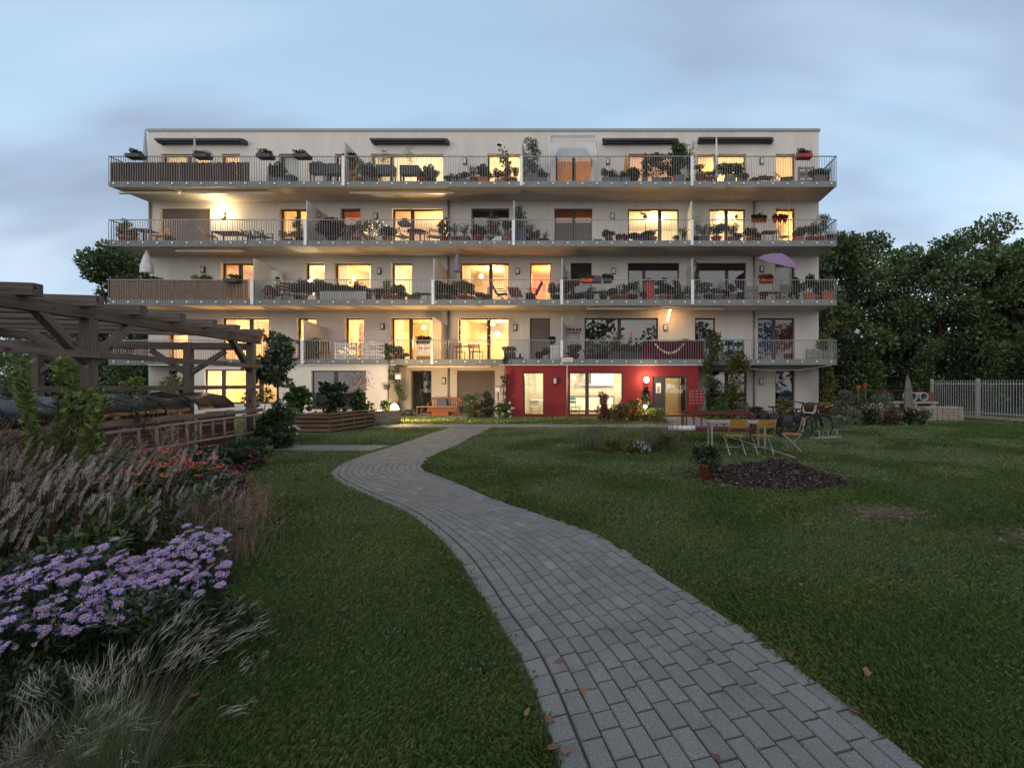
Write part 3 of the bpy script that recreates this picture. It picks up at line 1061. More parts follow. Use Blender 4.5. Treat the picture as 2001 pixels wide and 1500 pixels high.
# balconies
fb = {}
for l in (1, 2, 3, 4):
    x0, x1 = gx(214, YF), gx(1634, YF)
    s = MB()
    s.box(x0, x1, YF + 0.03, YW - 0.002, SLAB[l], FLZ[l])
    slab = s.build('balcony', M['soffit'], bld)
    f = MB()
    f.box(x0 - 0.004, x1 + 0.004, YF - 0.012, YF + 0.028, SLAB[l] - 0.02, FLZ[l] + 0.03)
    f.build('fascia', M['fascia'], slab)
    t_ = MB()
    zt = RAIL[l]
    t_.bar((x0, YF - 0.04, zt), (x1, YF - 0.04, zt), 0.05, 0.035)
    t_.bar((x0 + 0.02, YF - 0.04, zt), (x0 + 0.02, YW, zt), 0.05, 0.035)
    t_.bar((x1 - 0.02, YF - 0.04, zt), (x1 - 0.02, YW, zt), 0.05, 0.035)
    t_.build('handrail', M['steel'], slab)
    r_ = MB()
    n = int((x1 - x0) / 0.118)
    for k in range(n + 1):
        x = x0 + (x1 - x0) * k / n
        r_.box(x - 0.007, x + 0.007, YF - 0.052, YF - 0.028, SLAB[l] + 0.0, zt - 0.018)
    for xx in (x0 + 0.02, x1 - 0.02):
        for k in range(1, 17):
            y = YF - 0.04 + (YW - YF) * k / 17
            r_.box(xx - 0.012, xx + 0.012, y - 0.007, y + 0.007, SLAB[l], zt - 0.018)
    r_.build('railing_bars', M['steel'], slab, kind='stuff')
    k_ = MB()
    nb = 50
    for k in range(nb):
        x = x0 + 0.25 + (x1 - x0 - 0.5) * k / (nb - 1)
        k_.box(x - 0.035, x + 0.035, YF - 0.068, YF - 0.013, SLAB[l] + 0.10, SLAB[l] + 0.18)
    k_.build('railing_brackets', M['bracket'], slab, kind='stuff')
    fb[l] = slab
b = MB()
for a, c in ((290, 773), (975, 1375)):
    b.box(gx(a, YF), gx(c, YF), YF - 0.03, YF + 0.05, 2.555 - 0.03, 2.5545)
b.build('drip_edge', M['bracket'], bld)

# privacy screens between the flats: panel + end post
for l, px_, hi in ((4, 672, 2.0), (4, 1019, 2.0), (4, 1352, 1.75), (3, 598, 2.0), (3, 1004, 2.0), (3, 1352, 2.0), (2, 494, 2.05), (2, 847, 2.05), (2, 1098, 2.05), (2, 1353, 2.05), (1, 592, 1.95), (1, 845, 2.1), (1, 1098, 2.1)):
    x = gx(px_, YF)
    z = FLZ[l]
    p = MB()
    p.add([(x - .02, YF + .05, z + .02), (x + .02, YF + .05, z + .02), (x + .02, YW - .02, z + .02), (x - .02, YW - .02, z + .02),
           (x - .02, YF + .05, z + hi), (x + .02, YF + .05, z + hi), (x + .02, YW - .02, z + hi - .18), (x - .02, YW - .02, z + hi - .18)],
          [(0, 3, 2, 1), (4, 5, 6, 7), (0, 1, 5, 4), (2, 3, 7, 6), (0, 4, 7, 3), (1, 2, 6, 5)])
    s = p.build('privacy_screen', M['screen'], bld)
    q = MB(); q.box(x - .07, x + .07, YF - .075, YF - .055, SLAB[l] + 0.02, RAIL[l] + 0.0)
    q.build('end_post', M['bracket'], s)

for px_ in (877, 1473):
    for l in range(0, 4):
        top = SLAB[l + 1]
        d = MB(); x = gx(px_, YW)
        d.tube([(x, YW - 0.07, FLZ[l] + 0.02), (x, YW - 0.07, top)], 0.05, 8)
        d.build('downpipe', M['steel'], bld)
d = MB(); d.tube([(XL + 0.12, YW - 0.06, 8.6), (XL + 0.12, YW - 0.06, 11.2)], 0.05, 8); d.build('downpipe', M['steel'], bld)

# entrance door of the red block
X0, X1, Z0, Z1 = gx(1275, YB), gx(1344, YB), 0.03, gz(735, YB)
XM = gx(1297, YB)
dr = MB()
y = YB + 0.08
dr.box(X0, X0 + .05, y, y + .08, Z0, Z1); dr.box(X1 - .09, X1, y, y + .08, Z0, Z1)
dr.box(X0 + .05, X1 - .09, y, y + .08, Z1 - .09, Z1); dr.box(X0 + .05, X1 - .09, y, y + .08, Z0, Z0 + .08)
dr.box(XM - .03, XM + .09, y, y + .08, Z0 + .08, Z1 - .09)
door = dr.build('entrance_door', M['frame_grey'], bld)
q = MB(); q.box(X0 + .05, XM - .03, y + .03, y + .06, Z0 + .08, Z1 - .09); q.build('side_panel', M['frame_grey'], door)
q = MB(); q.box(XM + .09, X1 - .09, y + .03, y + .045, Z0 + .08, Z1 - .09); q.build('pane', M['glass'], door)
q = MB(); q.tube([(XM + .14, y - .06, .75), (XM + .14, y - .06, 1.25)], .013, 8)
q.tube([(XM + .14, y - .06, .8), (XM + .14, y + .03, .8)], .008, 6); q.tube([(XM + .14, y - .06, 1.2), (XM + .14, y + .03, 1.2)], .008, 6)
q.build('handle', M['steel'], door)
q = MB(); q.box(X0 + .18, X0 + .42, y + .018, y + .029, 1.18, 1.66); q.box(X0 + .24, X0 + .36, y + .012, y + .0175, 1.22, 1.5, 1)
q.build('notice', [M['paper'], M['stone_pot']], door)
q = MB(); q.box(XM + .13, XM + .36, y + .02, y + .029, 1.38, 1.64); q.build('notice', M['paper'], door)
q = MB(); q.box(XM + .38, XM + .54, y + .02, y + .029, 1.42, 1.56); q.build('notice', M['paper'], door)

# rooms of the red block
xa, xb, xc = gx(988, YB) + .32, gx(1240, YB), gx(1365, YB) - .32
room(xa, xb, 0.03, 2.54, YB + .31, 4.2, M['room_white'], False, 0)
room(xb + .1, xc, 0.03, 2.54, YB + .31, 3.0, M['room'], False, 0)
lamp_light('kitchen_light', (gx(1195, YB), YB + 2.0, 2.25), (1.0, 0.85, 0.55), 330, 0.2)
lamp_light('kitchen_light', (gx(1050, YB), YB + 2.0, 2.2), (1.0, 0.85, 0.55), 230, 0.15)
lamp_light('hall_light', ((xb + xc) / 2, YB + 1.8, 2.2), (1.0, 0.76, 0.38), 90, 0.15)
# ---------------------------------------------------------------- things on the building: lamps, awnings
LEVEL = {0: 'ground-floor', 1: 'first-floor', 2: 'second-floor', 3: 'third-floor', 4: 'top'}


def wall_lamp(px_, py, y, label, lit=None):
    x, z = gx(px_, y), gz(py, y)
    t = thing('wall_lamp', label, 'wall lamp', (x, y, z), 0, 'framed lamps on the facade')
    b = MB(); b.box(-.10, .10, -.09, -.002, -.17, .17)
    b.build('housing', M['char'], t)
    b = MB(); b.box(-.065, .065, -.105, -.0905, -.125, .125)
    b.build('diffuser', M['lens_lit'] if lit else M['lens_off'], t)
    if lit:
        b = MB(); b.lathe([(.03, -.13), (.11, -.07), (.13, 0), (.11, .07), (.03, .13)], 14, (0, -.2, 0)); b.build('globe', M['lens_lit'], t)
        o = lamp_light('wall_light', (0, -0.42, 0.05), lit[0], lit[1], 0.06)
        o.parent = t
    return t


for px_, py, y, lab in [
    (909, 316, YW, 'framed square wall lamp on the top storey beside the sunflower'),
    (1188, 316, YW, 'framed square wall lamp beside the white striped canopy'),
    (1488, 316, YW, 'framed square wall lamp above the dark lounger on the top balcony'),
    (735, 423, YW, 'framed wall lamp between the red window and the open bright window'),
    (1197, 423, YW, 'framed wall lamp above the dark bulbous pot on the third floor'),
    (1486, 423, YW, 'framed wall lamp above the row of hanging pots on the third floor'),
    (398, 527, YW, 'framed wall lamp above the bamboo covered railing'),
    (742, 530, YW, 'framed wall lamp beside the tall leafy plant on the second floor'),
    (1012, 530, YW, 'framed wall lamp above the tipped red table on the second floor'),
    (1199, 530, YW, 'framed wall lamp above the blue railing boxes'),
    (1488, 526, YW, 'framed wall lamp beside the open violet parasol'),
    (748, 638, YW, 'framed wall lamp above the white pallets on the first floor'),
    (1007, 640, YW, 'framed wall lamp beside the closed roller blind on the first floor'),
    (1300, 640, YW, 'framed wall lamp under the glowing light chain'),
    (868, 744, YW, 'framed wall lamp above the orange garden bench'),
    (1487, 745, YW, 'framed wall lamp by the ground-floor window behind the bicycles'),
    (1085, 744, YB, 'framed wall lamp on the red wall between two lit windows'),
]:
    wall_lamp(px_, py, y, lab)
wall_lamp(437, 421, YW, 'glowing wall lamp flooding the third-floor balcony with warm light', ((1.0, 0.72, 0.36), 52))
wall_lamp(1263, 742, YB, 'glowing wall lamp on the red wall beside the entrance door', ((1.0, 0.70, 0.40), 34))

for a, c, py, lab in [(304, 482, 276, 'dark folded awning cassette above the brushwood screened balcony'), (722, 880, 276, 'dark folded awning cassette above the widest top-storey window'),
                      (1173, 1330, 276, 'dark folded awning cassette beside the white canopy'), (1360, 1515, 274, 'dark folded awning cassette above the window with the glaring lamp')]:
    y = YW - 0.24
    x0, x1 = gx(a, y), gx(c, y)
    t = thing('awning', lab, 'awning', ((x0 + x1) / 2, y, gz(py, y)), 0, 'dark awnings folded against the top storey')
    w = (x1 - x0) / 2
    b = MB(); b.tube([(-w + .3, 0, 0), (w - .3, 0, 0)], 0.10, 10); b.box(-w + .3, w - .3, 0.05, .237, .02, .10); b.build('cassette', M['awning'], t)
    b = MB(); b.box(-w + .1, w - .22, -.19, -.105, -.03, .07); b.build('front_rail', M['awning'], t)
    for sx in (-w + .2, w - .2):
        b = MB(); b.box(sx - .085, sx + .085, -.09, .238, -.1, .1); b.build('bracket', M['awning'], t)
for a, c, l, lab in [(232, 350, 4, 'pale awning box under the slab corner, next to the glowing lamp bay'), (358, 530, 4, 'pale awning box under the slab above the glowing wall lamp'), (683, 888, 4, 'long pale awning box above the open bright third-floor window'),
                     (345, 475, 3, 'pale awning box above the bamboo covered railing'), (1146, 1262, 2, 'pale awning box above the wide dark first-floor window'), (1264, 1414, 2, 'pale awning box above the glowing light chain'), (798, 960, 1, 'pale awning box above the bench terrace')]:
    y = YF + 0.55
    z = SLAB[l] - 0.09
    x0, x1 = gx(a, y), gx(c, y)
    t = thing('awning_box', lab, 'awning', ((x0 + x1) / 2, y, z), 0, 'pale awning boxes under the balcony slabs')
    w = (x1 - x0) / 2
    b = MB(); b.box(-w, w, -.07, .07, -.05, .05); b.build('cassette', M['awning_white'], t)
    for sx in (-w + .25, w - .25):
        b = MB(); b.box(sx - .04, sx + .04, -.05, .05, .0501, .0895); b.build('bracket', M['awning_white'], t)

# railing covers
def rail_cover(a, c, l, m, name, lab, cat, hi=None, n=None):
    x0, x1 = gx(a, YF), gx(c, YF)
    z0, z1 = FLZ[l] + 0.03, RAIL[l] - (0.02 if hi is None else hi)
    rr = random.Random(a)
    mb = MB()
    x = x0
    step = 0.028 if n is None else n
    while x < x1:                      # one thin stalk after another, tied into a mat
        h = rr.uniform(-.03, .03) if n is None else 0
        r = step * 0.5
        yo = rr.uniform(-.006, .006)
        mb.add([(x - r, YF + .0 + yo, z0), (x, YF - .02 + yo, z0), (x + r, YF + yo, z0), (x - r, YF + yo, z1 + h), (x, YF - .02 + yo, z1 + h), (x + r, YF + yo, z1 + h)], [(0, 1, 4, 3), (1, 2, 5, 4)])
        x += step
    o = mb.build(name, m)
    tag(o, lab, cat)
    return o


rail_cover(216, 487, 4, M['mat_brush'], 'brushwood_screen', 'dark brushwood mat tied behind the top balcony railing', 'screen', 0.28)
rail_cover(216, 486, 2, M['mat_bamboo'], 'bamboo_screen', 'pale brown bamboo mat tied along the second-floor railing', 'screen')
rail_cover(1256, 1376, 1, M['burgundy'], 'fabric_screen', 'dark red cloth stretched behind the first-floor railing with bunting', 'screen', 0.04, 0.05)
rail_cover(626, 716, 2, M['grey_cloth'], 'fabric_screen', 'low grey cloth stretched along the railing under a row of pots', 'screen', 0.55, 0.05)

# bunting
t = thing('bunting', 'string of colourful pennants sagging across the dark red railing cloth', 'bunting', (gx(1308, YF), YF - .09, 3.3))
pen = [FLOWER['yellow'], FLOWER['white'], FLOWER['pink'], FLOWER['yellow'], M['white']]
cord = []
for k in range(14):
    u = k / 13 * 2 - 1
    x, z = u * .68, 0.42 * u * u - 0.14
    cord.append((x, 0, z))
    b = MB(); b.add([(x - .045, 0, z), (x + .045, 0, z), (x, -.01, z - .13), (x, .006, z - .05)], [(0, 3, 1), (0, 2, 3), (3, 2, 1)]); b.build('pennant', pen[k % 5], t)
b = MB(); b.tube(cord, 0.006, 5); b.build('cord', M['white'], t)

# ---------------------------------------------------------------- plants and furniture on the balconies
def pot_mesh(style, h, w):
    b = MB()
    if style in ('terra', 'dark', 'stone', 'red', 'purple', 'white', 'orange'):
        r = w / 2
        b.lathe([(r * .68, 0), (r * .95, h * .8), (r * 1.08, h * .8), (r * 1.08, h), (r * .9, h), (r * .88, h * .9)], 12)
    elif style == 'bulb':
        r = w / 2
        b.lathe([(r * .5, 0), (r * .95, h * .35), (r, h * .6), (r * .75, h * .95), (r * .8, h), (r * .65, h)], 14)
    else:
        x, y = w / 2, min(w / 2, 0.2)
        t = .02
        b.box(-x, x, -y, -y + t, 0, h); b.box(-x, x, y - t, y, 0, h)
        b.box(-x, -x + t, -y + t, y - t, 0, h); b.box(x - t, x, -y + t, y - t, 0, h)
        b.box(-x + t, x - t, -y + t, y - t, 0, h - .04)
    return b


POTM = {'terra': 'terra', 'dark': 'dark_pot', 'stone': 'stone_pot', 'red': 'red_pot', 'purple': 'purple_pot', 'white': 'white', 'bulb': 'dark_pot', 'box_grey': 'grey_pot', 'box_wood': 'oak',
        'box_dark': 'char', 'box_blue': 'blue_pot', 'box_red': 'red_pot', 'box_orange': 'orange_pot', 'box_white': 'white', 'orange': 'orange_pot', 'box_terra': 'terra'}
pcount = [0]


def plant(name, label, cat, loc, w, h, leaf, shape='bush', pot=None, ph=.3, pw=None, fl=None, group=None, n=None, ls=None, lift=0.0):
    """a potted plant: pot + foliage (+ flowers); loc is where the pot stands"""
    pcount[0] += 1
    seed = pcount[0]
    rr = random.Random(seed)
    t = thing(name, label, cat, loc, 0, group)
    z = 0
    if pot:
        pw = pw or max(0.22, min(w * .7, .5))
        pot_mesh(pot, ph, pw).build('pot', M[POTM[pot]], t)
        z = ph * .92
    fh = max(h - z, 0.08)
    sz = ls or rr.choice((.06, .075, .09, .11, .13))
    blobs = []
    depth = min(w, 0.7)
    if shape == 'bush':
        for k in range(9):
            blobs.append(((rr.uniform(-.36, .36) * w, rr.uniform(-.3, .3) * depth, z + fh * rr.uniform(.28, .8)), (w * rr.uniform(.14, .26), depth * .22, fh * rr.uniform(.14, .26))))
    elif shape == 'tall':
        for k in range(11):
            u = k / 10
            ww = w * (0.5 - 0.33 * abs(u - .35) * 1.4)
            blobs.append(((rr.uniform(-.2, .2) * w, rr.uniform(-.2, .2) * depth, z + fh * (.1 + .85 * u)), (ww * rr.uniform(.5, .95), depth * .3, fh * .1)))
    elif shape == 'ball':
        blobs = [((0, 0, z + fh * .5), (w / 2, depth / 2, fh / 2))]
    elif shape == 'trail':
        for k in range(9):
            blobs.append(((rr.uniform(-.42, .42) * w, -rr.uniform(.0, .18), z + fh * rr.uniform(-.5, .7)), (w * .14, .1, fh * .25)))
    n = int((n or 0) * 2.8) or int(480 + 1500 * min(w * fh, 1.2))
    if shape in ('wispy', 'spiky', 'palm'):
        rng = np.random.default_rng(seed)
        m = {'wispy': 26, 'spiky': 34, 'palm': 30}[shape]
        az = rng.uniform(0, 6.283, m)
        tilt = rng.uniform(.05, {'wispy': .55, 'spiky': .75, 'palm': 1.1}[shape], m)
        d = np.stack([np.cos(az) * np.sin(tilt) * min(w / fh, 1.6), np.sin(az) * np.sin(tilt) * .6, np.cos(tilt)], 1)
        d /= np.linalg.norm(d, axis=1)[:, None]
        base = np.stack([rng.normal(0, w * .07, m), rng.normal(0, .03, m), np.full(m, z)], 1)
        v, q, V = strand_arrays(rng, base, d, rng.uniform(.65, 1.08, m) * fh, {'wispy': .012, 'spiky': .045, 'palm': .05}[shape] * np.ones(m), 5, .25 if shape != 'palm' else .6)
        np_mesh('foliage', v, q, LEAF[leaf], t)
        if shape == 'wispy':
            pts = V[:, 2:6].mean(axis=2).reshape(-1, 3)
            pts = np.repeat(pts, 4, axis=0) + rng.normal(0, .035, (len(pts) * 4, 3))
            v, q = leaf_arrays(rng, pts, rng.normal(0, 1, pts.shape), sz * .8, .45)
            np_mesh('leaves', v, q, LEAF[leaf], t, 'stuff')
        top = V[:, -1].mean(axis=1)
    else:
        leaf_cloud('foliage', blobs, n, sz, LEAF[leaf], t, seed, zmin=None if shape == 'trail' else z * .6)
        top = None
        b = MB()
        for k in range(4):
            e = blobs[rr.randrange(len(blobs))][0]
            b.tube([(0, 0, z * .8), (e[0] * .4, e[1] * .4, (z + e[2]) / 2), e], .009, 5)
        b.build('stem', M['twig'], t)
    if fl:
        rng = np.random.default_rng(seed + 500)
        if top is None:
            p, d = blob_points(rng, blobs, max(12, int(26 * w / .5)))
            p[:, 1] -= .05
        else:
            p = top
        pts = np.repeat(p, 5, axis=0) + rng.normal(0, .014, (len(p) * 5, 3))
        v, q = leaf_arrays(rng, pts, rng.normal(0, 1, pts.shape) + np.array([0, -.6, .2]), .055, .8)
        np_mesh('blossoms', v, q, FLOWER[fl], t, 'stuff')
    return t


def bplant(l, px_, wpx, top, pot, leaf, label, shape='bush', fl=None, ph=.32, y=24.0, cat='potted plant', name='potted_plant', pw=None, **kw):
    k = y / F
    z0 = FLZ[l] + 0.002
    h = gz(top, y) - z0
    return plant(name, label, cat, (gx(px_, y), y, z0), wpx * k * 1.28, h, leaf, shape, pot, ph, pw, fl, 'plants on the ' + LEVEL[l] + ' balcony', **kw)


def railbox(l, px_, wpx, pot, leaf, label, fl=None, top=None, y=None, h=.17):
    y = y or YF - .16
    z = RAIL[l] - .16
    w = wpx * y / F
    t = plant('railing_planter', label, 'planter', (gx(px_, y), y, z), w * 1.05, (.34 if top is None else gz(top, y) - z), leaf, 'bush', pot, h, w, fl, 'flower boxes hung on the railings')
    b = MB(); b.tube([(-w * .3, .0, h), (-w * .3, .13, h + .02), (-w * .3, .14, -.02)], .008, 5); b.tube([(w * .3, .0, h), (w * .3, .13, h + .02), (w * .3, .14, -.02)], .008, 5)
    b.build('hook', M['black'], t)
    return t


def chair(loc, rz, m, label, group=None, w=.46, sh=.43, bh=.86, slats=3, arms=False, lean=.10, name='chair'):
    t = thing(name, label, 'chair', loc, rz, group)      # faces -y
    b = MB()
    for k in range(5):
        y = -w / 2 + w * (k + .5) / 5
        b.box(-w / 2, w / 2, y - w / 11, y + w / 11, sh - .02, sh)
    b.build('seat', m, t)
    b = MB()
    for k in range(slats):
        z = sh + .14 + (bh - sh - .18) * (k + .5) / slats
        yy = w / 2 + lean * (z - sh) / (bh - sh) - .01
        b.bar((-w / 2 + .02, yy, z), (w / 2 - .02, yy, z), .018, (bh - sh - .2) / slats * .75)
    b.build('backrest', m, t)
    for sx in (-w / 2 + .02, w / 2 - .02):
        b = MB(); b.bar((sx, -w / 2 + .03, 0), (sx, -w / 2 + .03, sh - .02), .03, .03, (0, 1, 0)); b.build('leg', m, t)
        b = MB(); b.bar((sx, w / 2 - .02, 0), (sx, w / 2 - .005, sh), .03, .03, (0, 1, 0)); b.bar((sx, w / 2 - .005, sh), (sx, w / 2 + lean, bh), .03, .03, (0, 1, 0)); b.build('leg', m, t)
        if arms:
            b = MB(); b.bar((sx, -w / 2, sh + .2), (sx, w / 2, sh + .2), .04, .025); b.bar((sx, -w / 2 + .03, sh), (sx, -w / 2 + .03, sh + .19), .03, .03, (0, 1, 0)); b.build('arm', m, t)
    return t


def table(loc, rz, w, d, h, m, label, leg=None, group=None, round_=False, name='table', th=.03):
    t = thing(name, label, 'table', loc, rz, group)
    b = MB()
    if round_:
        b.lathe([(w / 2, h - th), (w / 2, h)], 22)
    else:
        n = 5
        for k in range(n):
            b.box(-w / 2, w / 2, -d / 2 + d * k / n + .004, -d / 2 + d * (k + 1) / n - .004, h - th, h)
    b.build('tabletop', m, t)
    for sx in (-1, 1):
        for sy in (-1, 1):
            k = .33 if round_ else .5
            x, y = sx * (w * k - .05), sy * (d * k - .05)
            b = MB(); b.box(x - .022, x + .022, y - .022, y + .022, 0, h - th - .001); b.build('leg', leg or m, t)
    return t


def pallet(loc, w, h, m, label, rows=4, group=None, name='pallet', rz=0):
    """a shelf or screen knocked together from an upright pallet"""
    t = thing(name, label, 'pallet', loc, rz, group)
    for k in range(rows):
        z = h * (k + .5) / rows
        b = MB(); b.box(-w / 2, w / 2, -.075, -.055, z - h / rows * .31, z + h / rows * .31); b.build('plank', m, t)
    for sx in (-w / 2 + .04, 0, w / 2 - .04):
        b = MB(); b.box(sx - .04, sx + .04, -.0545, .05, 0, h); b.build('batten', m, t)
    b = MB(); b.box(-w / 2, w / 2, .0505, .07, h * .1, h * .3); b.box(-w / 2, w / 2, .0505, .07, h * .6, h * .8); b.build('back_board', m, t)
    return t


def closed_parasol(l, px_, top, bot, wpx, m, label, y=24.0, pole='thin_metal'):
    k = y / F
    z0 = FLZ[l]
    zt, zb = gz(top, y) - z0, gz(bot, y) - z0
    t = thing('closed_parasol', label, 'parasol', (gx(px_, y), y, z0), 0, 'folded parasols on the balconies')
    b = MB(); b.tube([(0, 0, 0.05), (0, 0, zt)], .02, 8); b.build('pole', M[pole], t)
    b = MB(); b.lathe([(.2, 0), (.2, .05), (.05, .07)], 14); b.build('base', M['char'], t)
    n, r = 16, wpx * k / 2
    vs, fs = [], []
    prof = [(0.0, .03), (.35, .55), (.75, .95), (1.0, 1.0)]
    for u, q in prof:
        for i in range(n):
            rad = r * q * (1 if i % 2 else .68) + .022
            vs.append((rad * math.cos(6.283 * i / n), rad * math.sin(6.283 * i / n), zt - .02 - (zt - zb) * u - (.06 if u == 1 and i % 2 else 0)))
    for j in range(3):
        for i in range(n):
            fs.append((j * n + i, j * n + (i + 1) % n, (j + 1) * n + (i + 1) % n, (j + 1) * n + i))
    b = MB(); b.add(vs, fs, 0, True); b.build('canopy', M[m], t)
    return t


def light_chain(l, label, pts, y=23.85):
    t = thing('light_chain', label, 'fairy lights', (0, 0, 0))
    P_ = [(gx(px_, y), y, gz(py, y)) for px_, py in pts]
    for p in P_:
        b = MB(); b.lathe([(.004, -.022), (.022, 0), (.004, .022)], 6, p); b.build('bulb', M['fairy'], t)
    b = MB(); b.tube(P_, .003, 3); b.build('cord', M['black'], t)


rr = random.Random(55)
light_chain(3, 'fairy lights scattered through the wide shrub below the framed lamp', [(706 + rr.uniform(0, 52), 430 + rr.uniform(0, 34)) for _ in range(30)])
light_chain(3, 'fairy lights in the climbing plant at the edge of the bright window', [(864 + rr.uniform(0, 12), 432 + 2.6 * k) for k in range(13)])
light_chain(1, 'fairy lights wound through the white painted pallets', [(664 + k * 2.6, 684 + rr.uniform(-4, 9)) for k in range(12)], 23.68)
# ---- top balcony
railbox(4, 265, 28, 'box_dark', 'dark', 'dark flower box hung at the corner of the brushwood screened railing')
railbox(4, 396, 26, 'box_dark', 'dark', 'dark flower box with pink blossoms on the brushwood screened railing', 'pink')
railbox(4, 519, 27, 'box_dark', 'rust', 'dark flower box on the railing just past the end of the brushwood')
railbox(4, 591, 28, 'box_dark', 'dark', 'dark flower box on the railing above the tall raised beds')
bplant(4, 546, 32, 323, 'box_grey', 'green', 'spreading green plant beside the folded dark parasol on the top balcony')
bplant(4, 566, 22, 343, 'box_blue', 'grey', 'low silvery plant in a blue trough on the top balcony', ph=.25)
closed_parasol(4, 528, 318, 352, 9, 'lavender_cloth', 'short dark folded parasol leaning by the spreading green plant')


def raised_bed(l, px_, wpx, top, label, y=24.1):
    k = y / F
    h = gz(top, y) - FLZ[l]
    w = wpx * k
    t = thing('raised_bed', label, 'raised bed', (gx(px_, y), y, FLZ[l] + .002), 0, 'dark raised beds on legs')
    b = MB(); b.box(-w / 2, w / 2, -.2, .2, h * .55, h); b.build('trough', M['char'], t)
    for sx in (-w / 2 + .05, w / 2 - .05):
        for sy in (-.15, .15):
            b = MB(); b.box(sx - .03, sx + .03, sy - .03, sy + .03, 0, h * .55 - .001); b.build('leg', M['char'], t)
    return t, h, w


for px_, wpx, top, leaf, shape, ph_, lab in [(624, 31, 322, 'dark', 'bush', .12, 'dark raised bed on legs under the hanging box, against its twin'), (656, 31, 325, 'dark', 'bush', .10, 'dark raised bed on legs touching the top-floor privacy screen'),
                                             (755, 33, 325, 'olive', 'wispy', .7, 'dark raised bed with feathery sprouts in front of the widest window'), (802, 36, 326, 'light', 'wispy', .95, 'dark raised bed with a tall airy plant before bright curtains')]:
    t, h, w = raised_bed(4, px_, wpx, top, lab)
    blobs = [((random.uniform(-.4, .4) * w, 0, h + ph_ * .4), (w * .2, .15, ph_ * .5)) for _ in range(5)]
    if shape == 'wispy':
        blobs = [((random.uniform(-.28, .1) * w, random.uniform(-.1, .1), h + ph_ * random.uniform(.15, 1)), (w * .2, .15, .12)) for _ in range(9)]
    leaf_cloud('foliage', blobs, 260, .07, LEAF[leaf], t, px_)
pallet((gx(688, 24.2), 24.2, FLZ[4]), .55, .85, M['pine'], 'light wooden stand beside the top-floor privacy screen', 3)
plant('potted_plant', 'overflowing green plant standing on the light wooden stand', 'potted plant', (gx(689, 24.1), 24.1, FLZ[4] + .86), .75, .85, 'green', 'bush', 'terra', .25, .35)
bplant(4, 706, 22, 312, 'terra', 'grey', 'pale grey shrub in a terracotta pot next to the wooden stand', fl='white')
bplant(4, 722, 20, 322, 'box_dark', 'grey', 'silvery plant between the wooden stand and the feathery raised bed')
bplant(4, 732, 12, 328, 'terra', 'red', 'slim reddish plant in front of the window edge post')
bplant(4, 826, 18, 336, 'red', 'rust', 'small red pot with rusty leaves before the bright curtains')
bplant(4, 841, 22, 325, 'dark', 'green', 'dark pot with loose green leaves before the bright curtains', fl='white')
bplant(4, 873, 12, 343, 'stone', 'dark', 'tiny stone pot beside the bright curtained window', ph=.18)
bplant(4, 889, 14, 340, 'stone', 'dark', 'small square stone pot at the foot of the thin white mast', ph=.24)
bplant(4, 908, 20, 335, 'box_grey', 'rust', 'stone trough with sparse plants beneath the framed lamp', ph=.24)
b = MB(); b.tube([(0, 0, 0), (0, 0, 2.35)], .03, 8); tag(b.build('mast', M['awning_white'], loc=(gx(897, 24.4), 24.4, FLZ[4])), 'thin white mast standing upright on the top balcony', 'pole')
bplant(4, 926, 20, 320, 'terra', 'rust', 'terracotta pot with tall sparse stems left of the green basket', shape='wispy', ph=.36)
bplant(4, 945, 22, 324, 'box_terra', 'green', 'square orange pot with a dense green tuft beside the sunflower window', ph=.36)
# sunflower
t = thing('sunflower', 'tall drooping sunflower standing in front of the brightest top window', 'sunflower', (gx(985, 24.0), 24.0, FLZ[4]))
b = MB(); b.tube([(0, 0, .3), (.0, 0, 1.2), (-.1, 0, 1.7), (-.2, -.05, 1.98)], .02, 6); b.build('stem', LEAF['olive'], t)
pot_mesh('terra', .32, .34).build('pot', M['terra'], t)
leaf_cloud('leaves', [((-.06, 0, 1.45), (.2, .15, .4)), ((.1, 0, 1.0), (.22, .15, .25))], 60, .22, LEAF['olive'], t, 5, kind='stuff', aspect=.7, droop=.9)
b = MB(); b.lathe([(.02, 0), (.12, .02), (.11, .05), (.02, .06)], 12, (-.22, -.07, 1.93)); b.build('flower_head', M['bark'], t)
bplant(4, 978, 24, 330, 'box_terra', 'green', 'box of red flowers under the drooping sunflower', fl='red', ph=.24)
bplant(4, 1001, 24, 324, 'terra', 'rust', 'bushy red-flowered plant touching the screen by the tall evergreen', fl='red')
bplant(4, 1042, 40, 272, 'box_grey', 'dark', 'tall dense evergreen shrub in a grey tub beside the privacy screen', shape='tall', ph=.48, n=900)
bplant(4, 1060, 18, 332, 'box_grey', 'dark', 'low plant in a grey tub next to the tall evergreen')
# white canopy with drapes
x0, x1 = gx(1074, 24.1), gx(1164, 24.1)
t = thing('garden_canopy', 'white metal canopy frame with striped awning and gathered side curtains', 'canopy', ((x0 + x1) / 2, 24.1, FLZ[4]))
w = (x1 - x0) / 2
zt = gz(264, 24.1) - FLZ[4]
for sx in (-w, w):
    b = MB(); b.tube([(sx, 0, 0), (sx, 0, zt)], .022, 8); b.build('post', M['white'], t)
b = MB(); b.tube([(-w, 0, zt), (w, 0, zt)], .022, 8); b.tube([(-w, 0, zt - .28), (w, 0, zt - .28)], .018, 8); b.tube([(-w, 0, zt), (-w, 1.2, zt)], .018, 6); b.tube([(w, 0, zt), (w, 1.2, zt)], .018, 6); b.build('top_frame', M['white'], t)
n = 40
vs, fs = [], []
for i in range(n + 1):
    x = -w + 2 * w * i / n
    s = .02 * math.sin(i * 1.3)
    vs += [(x, .04, zt - .02), (x, .02 + s, zt - .16 - .03 * abs(math.sin(i * .62)))]
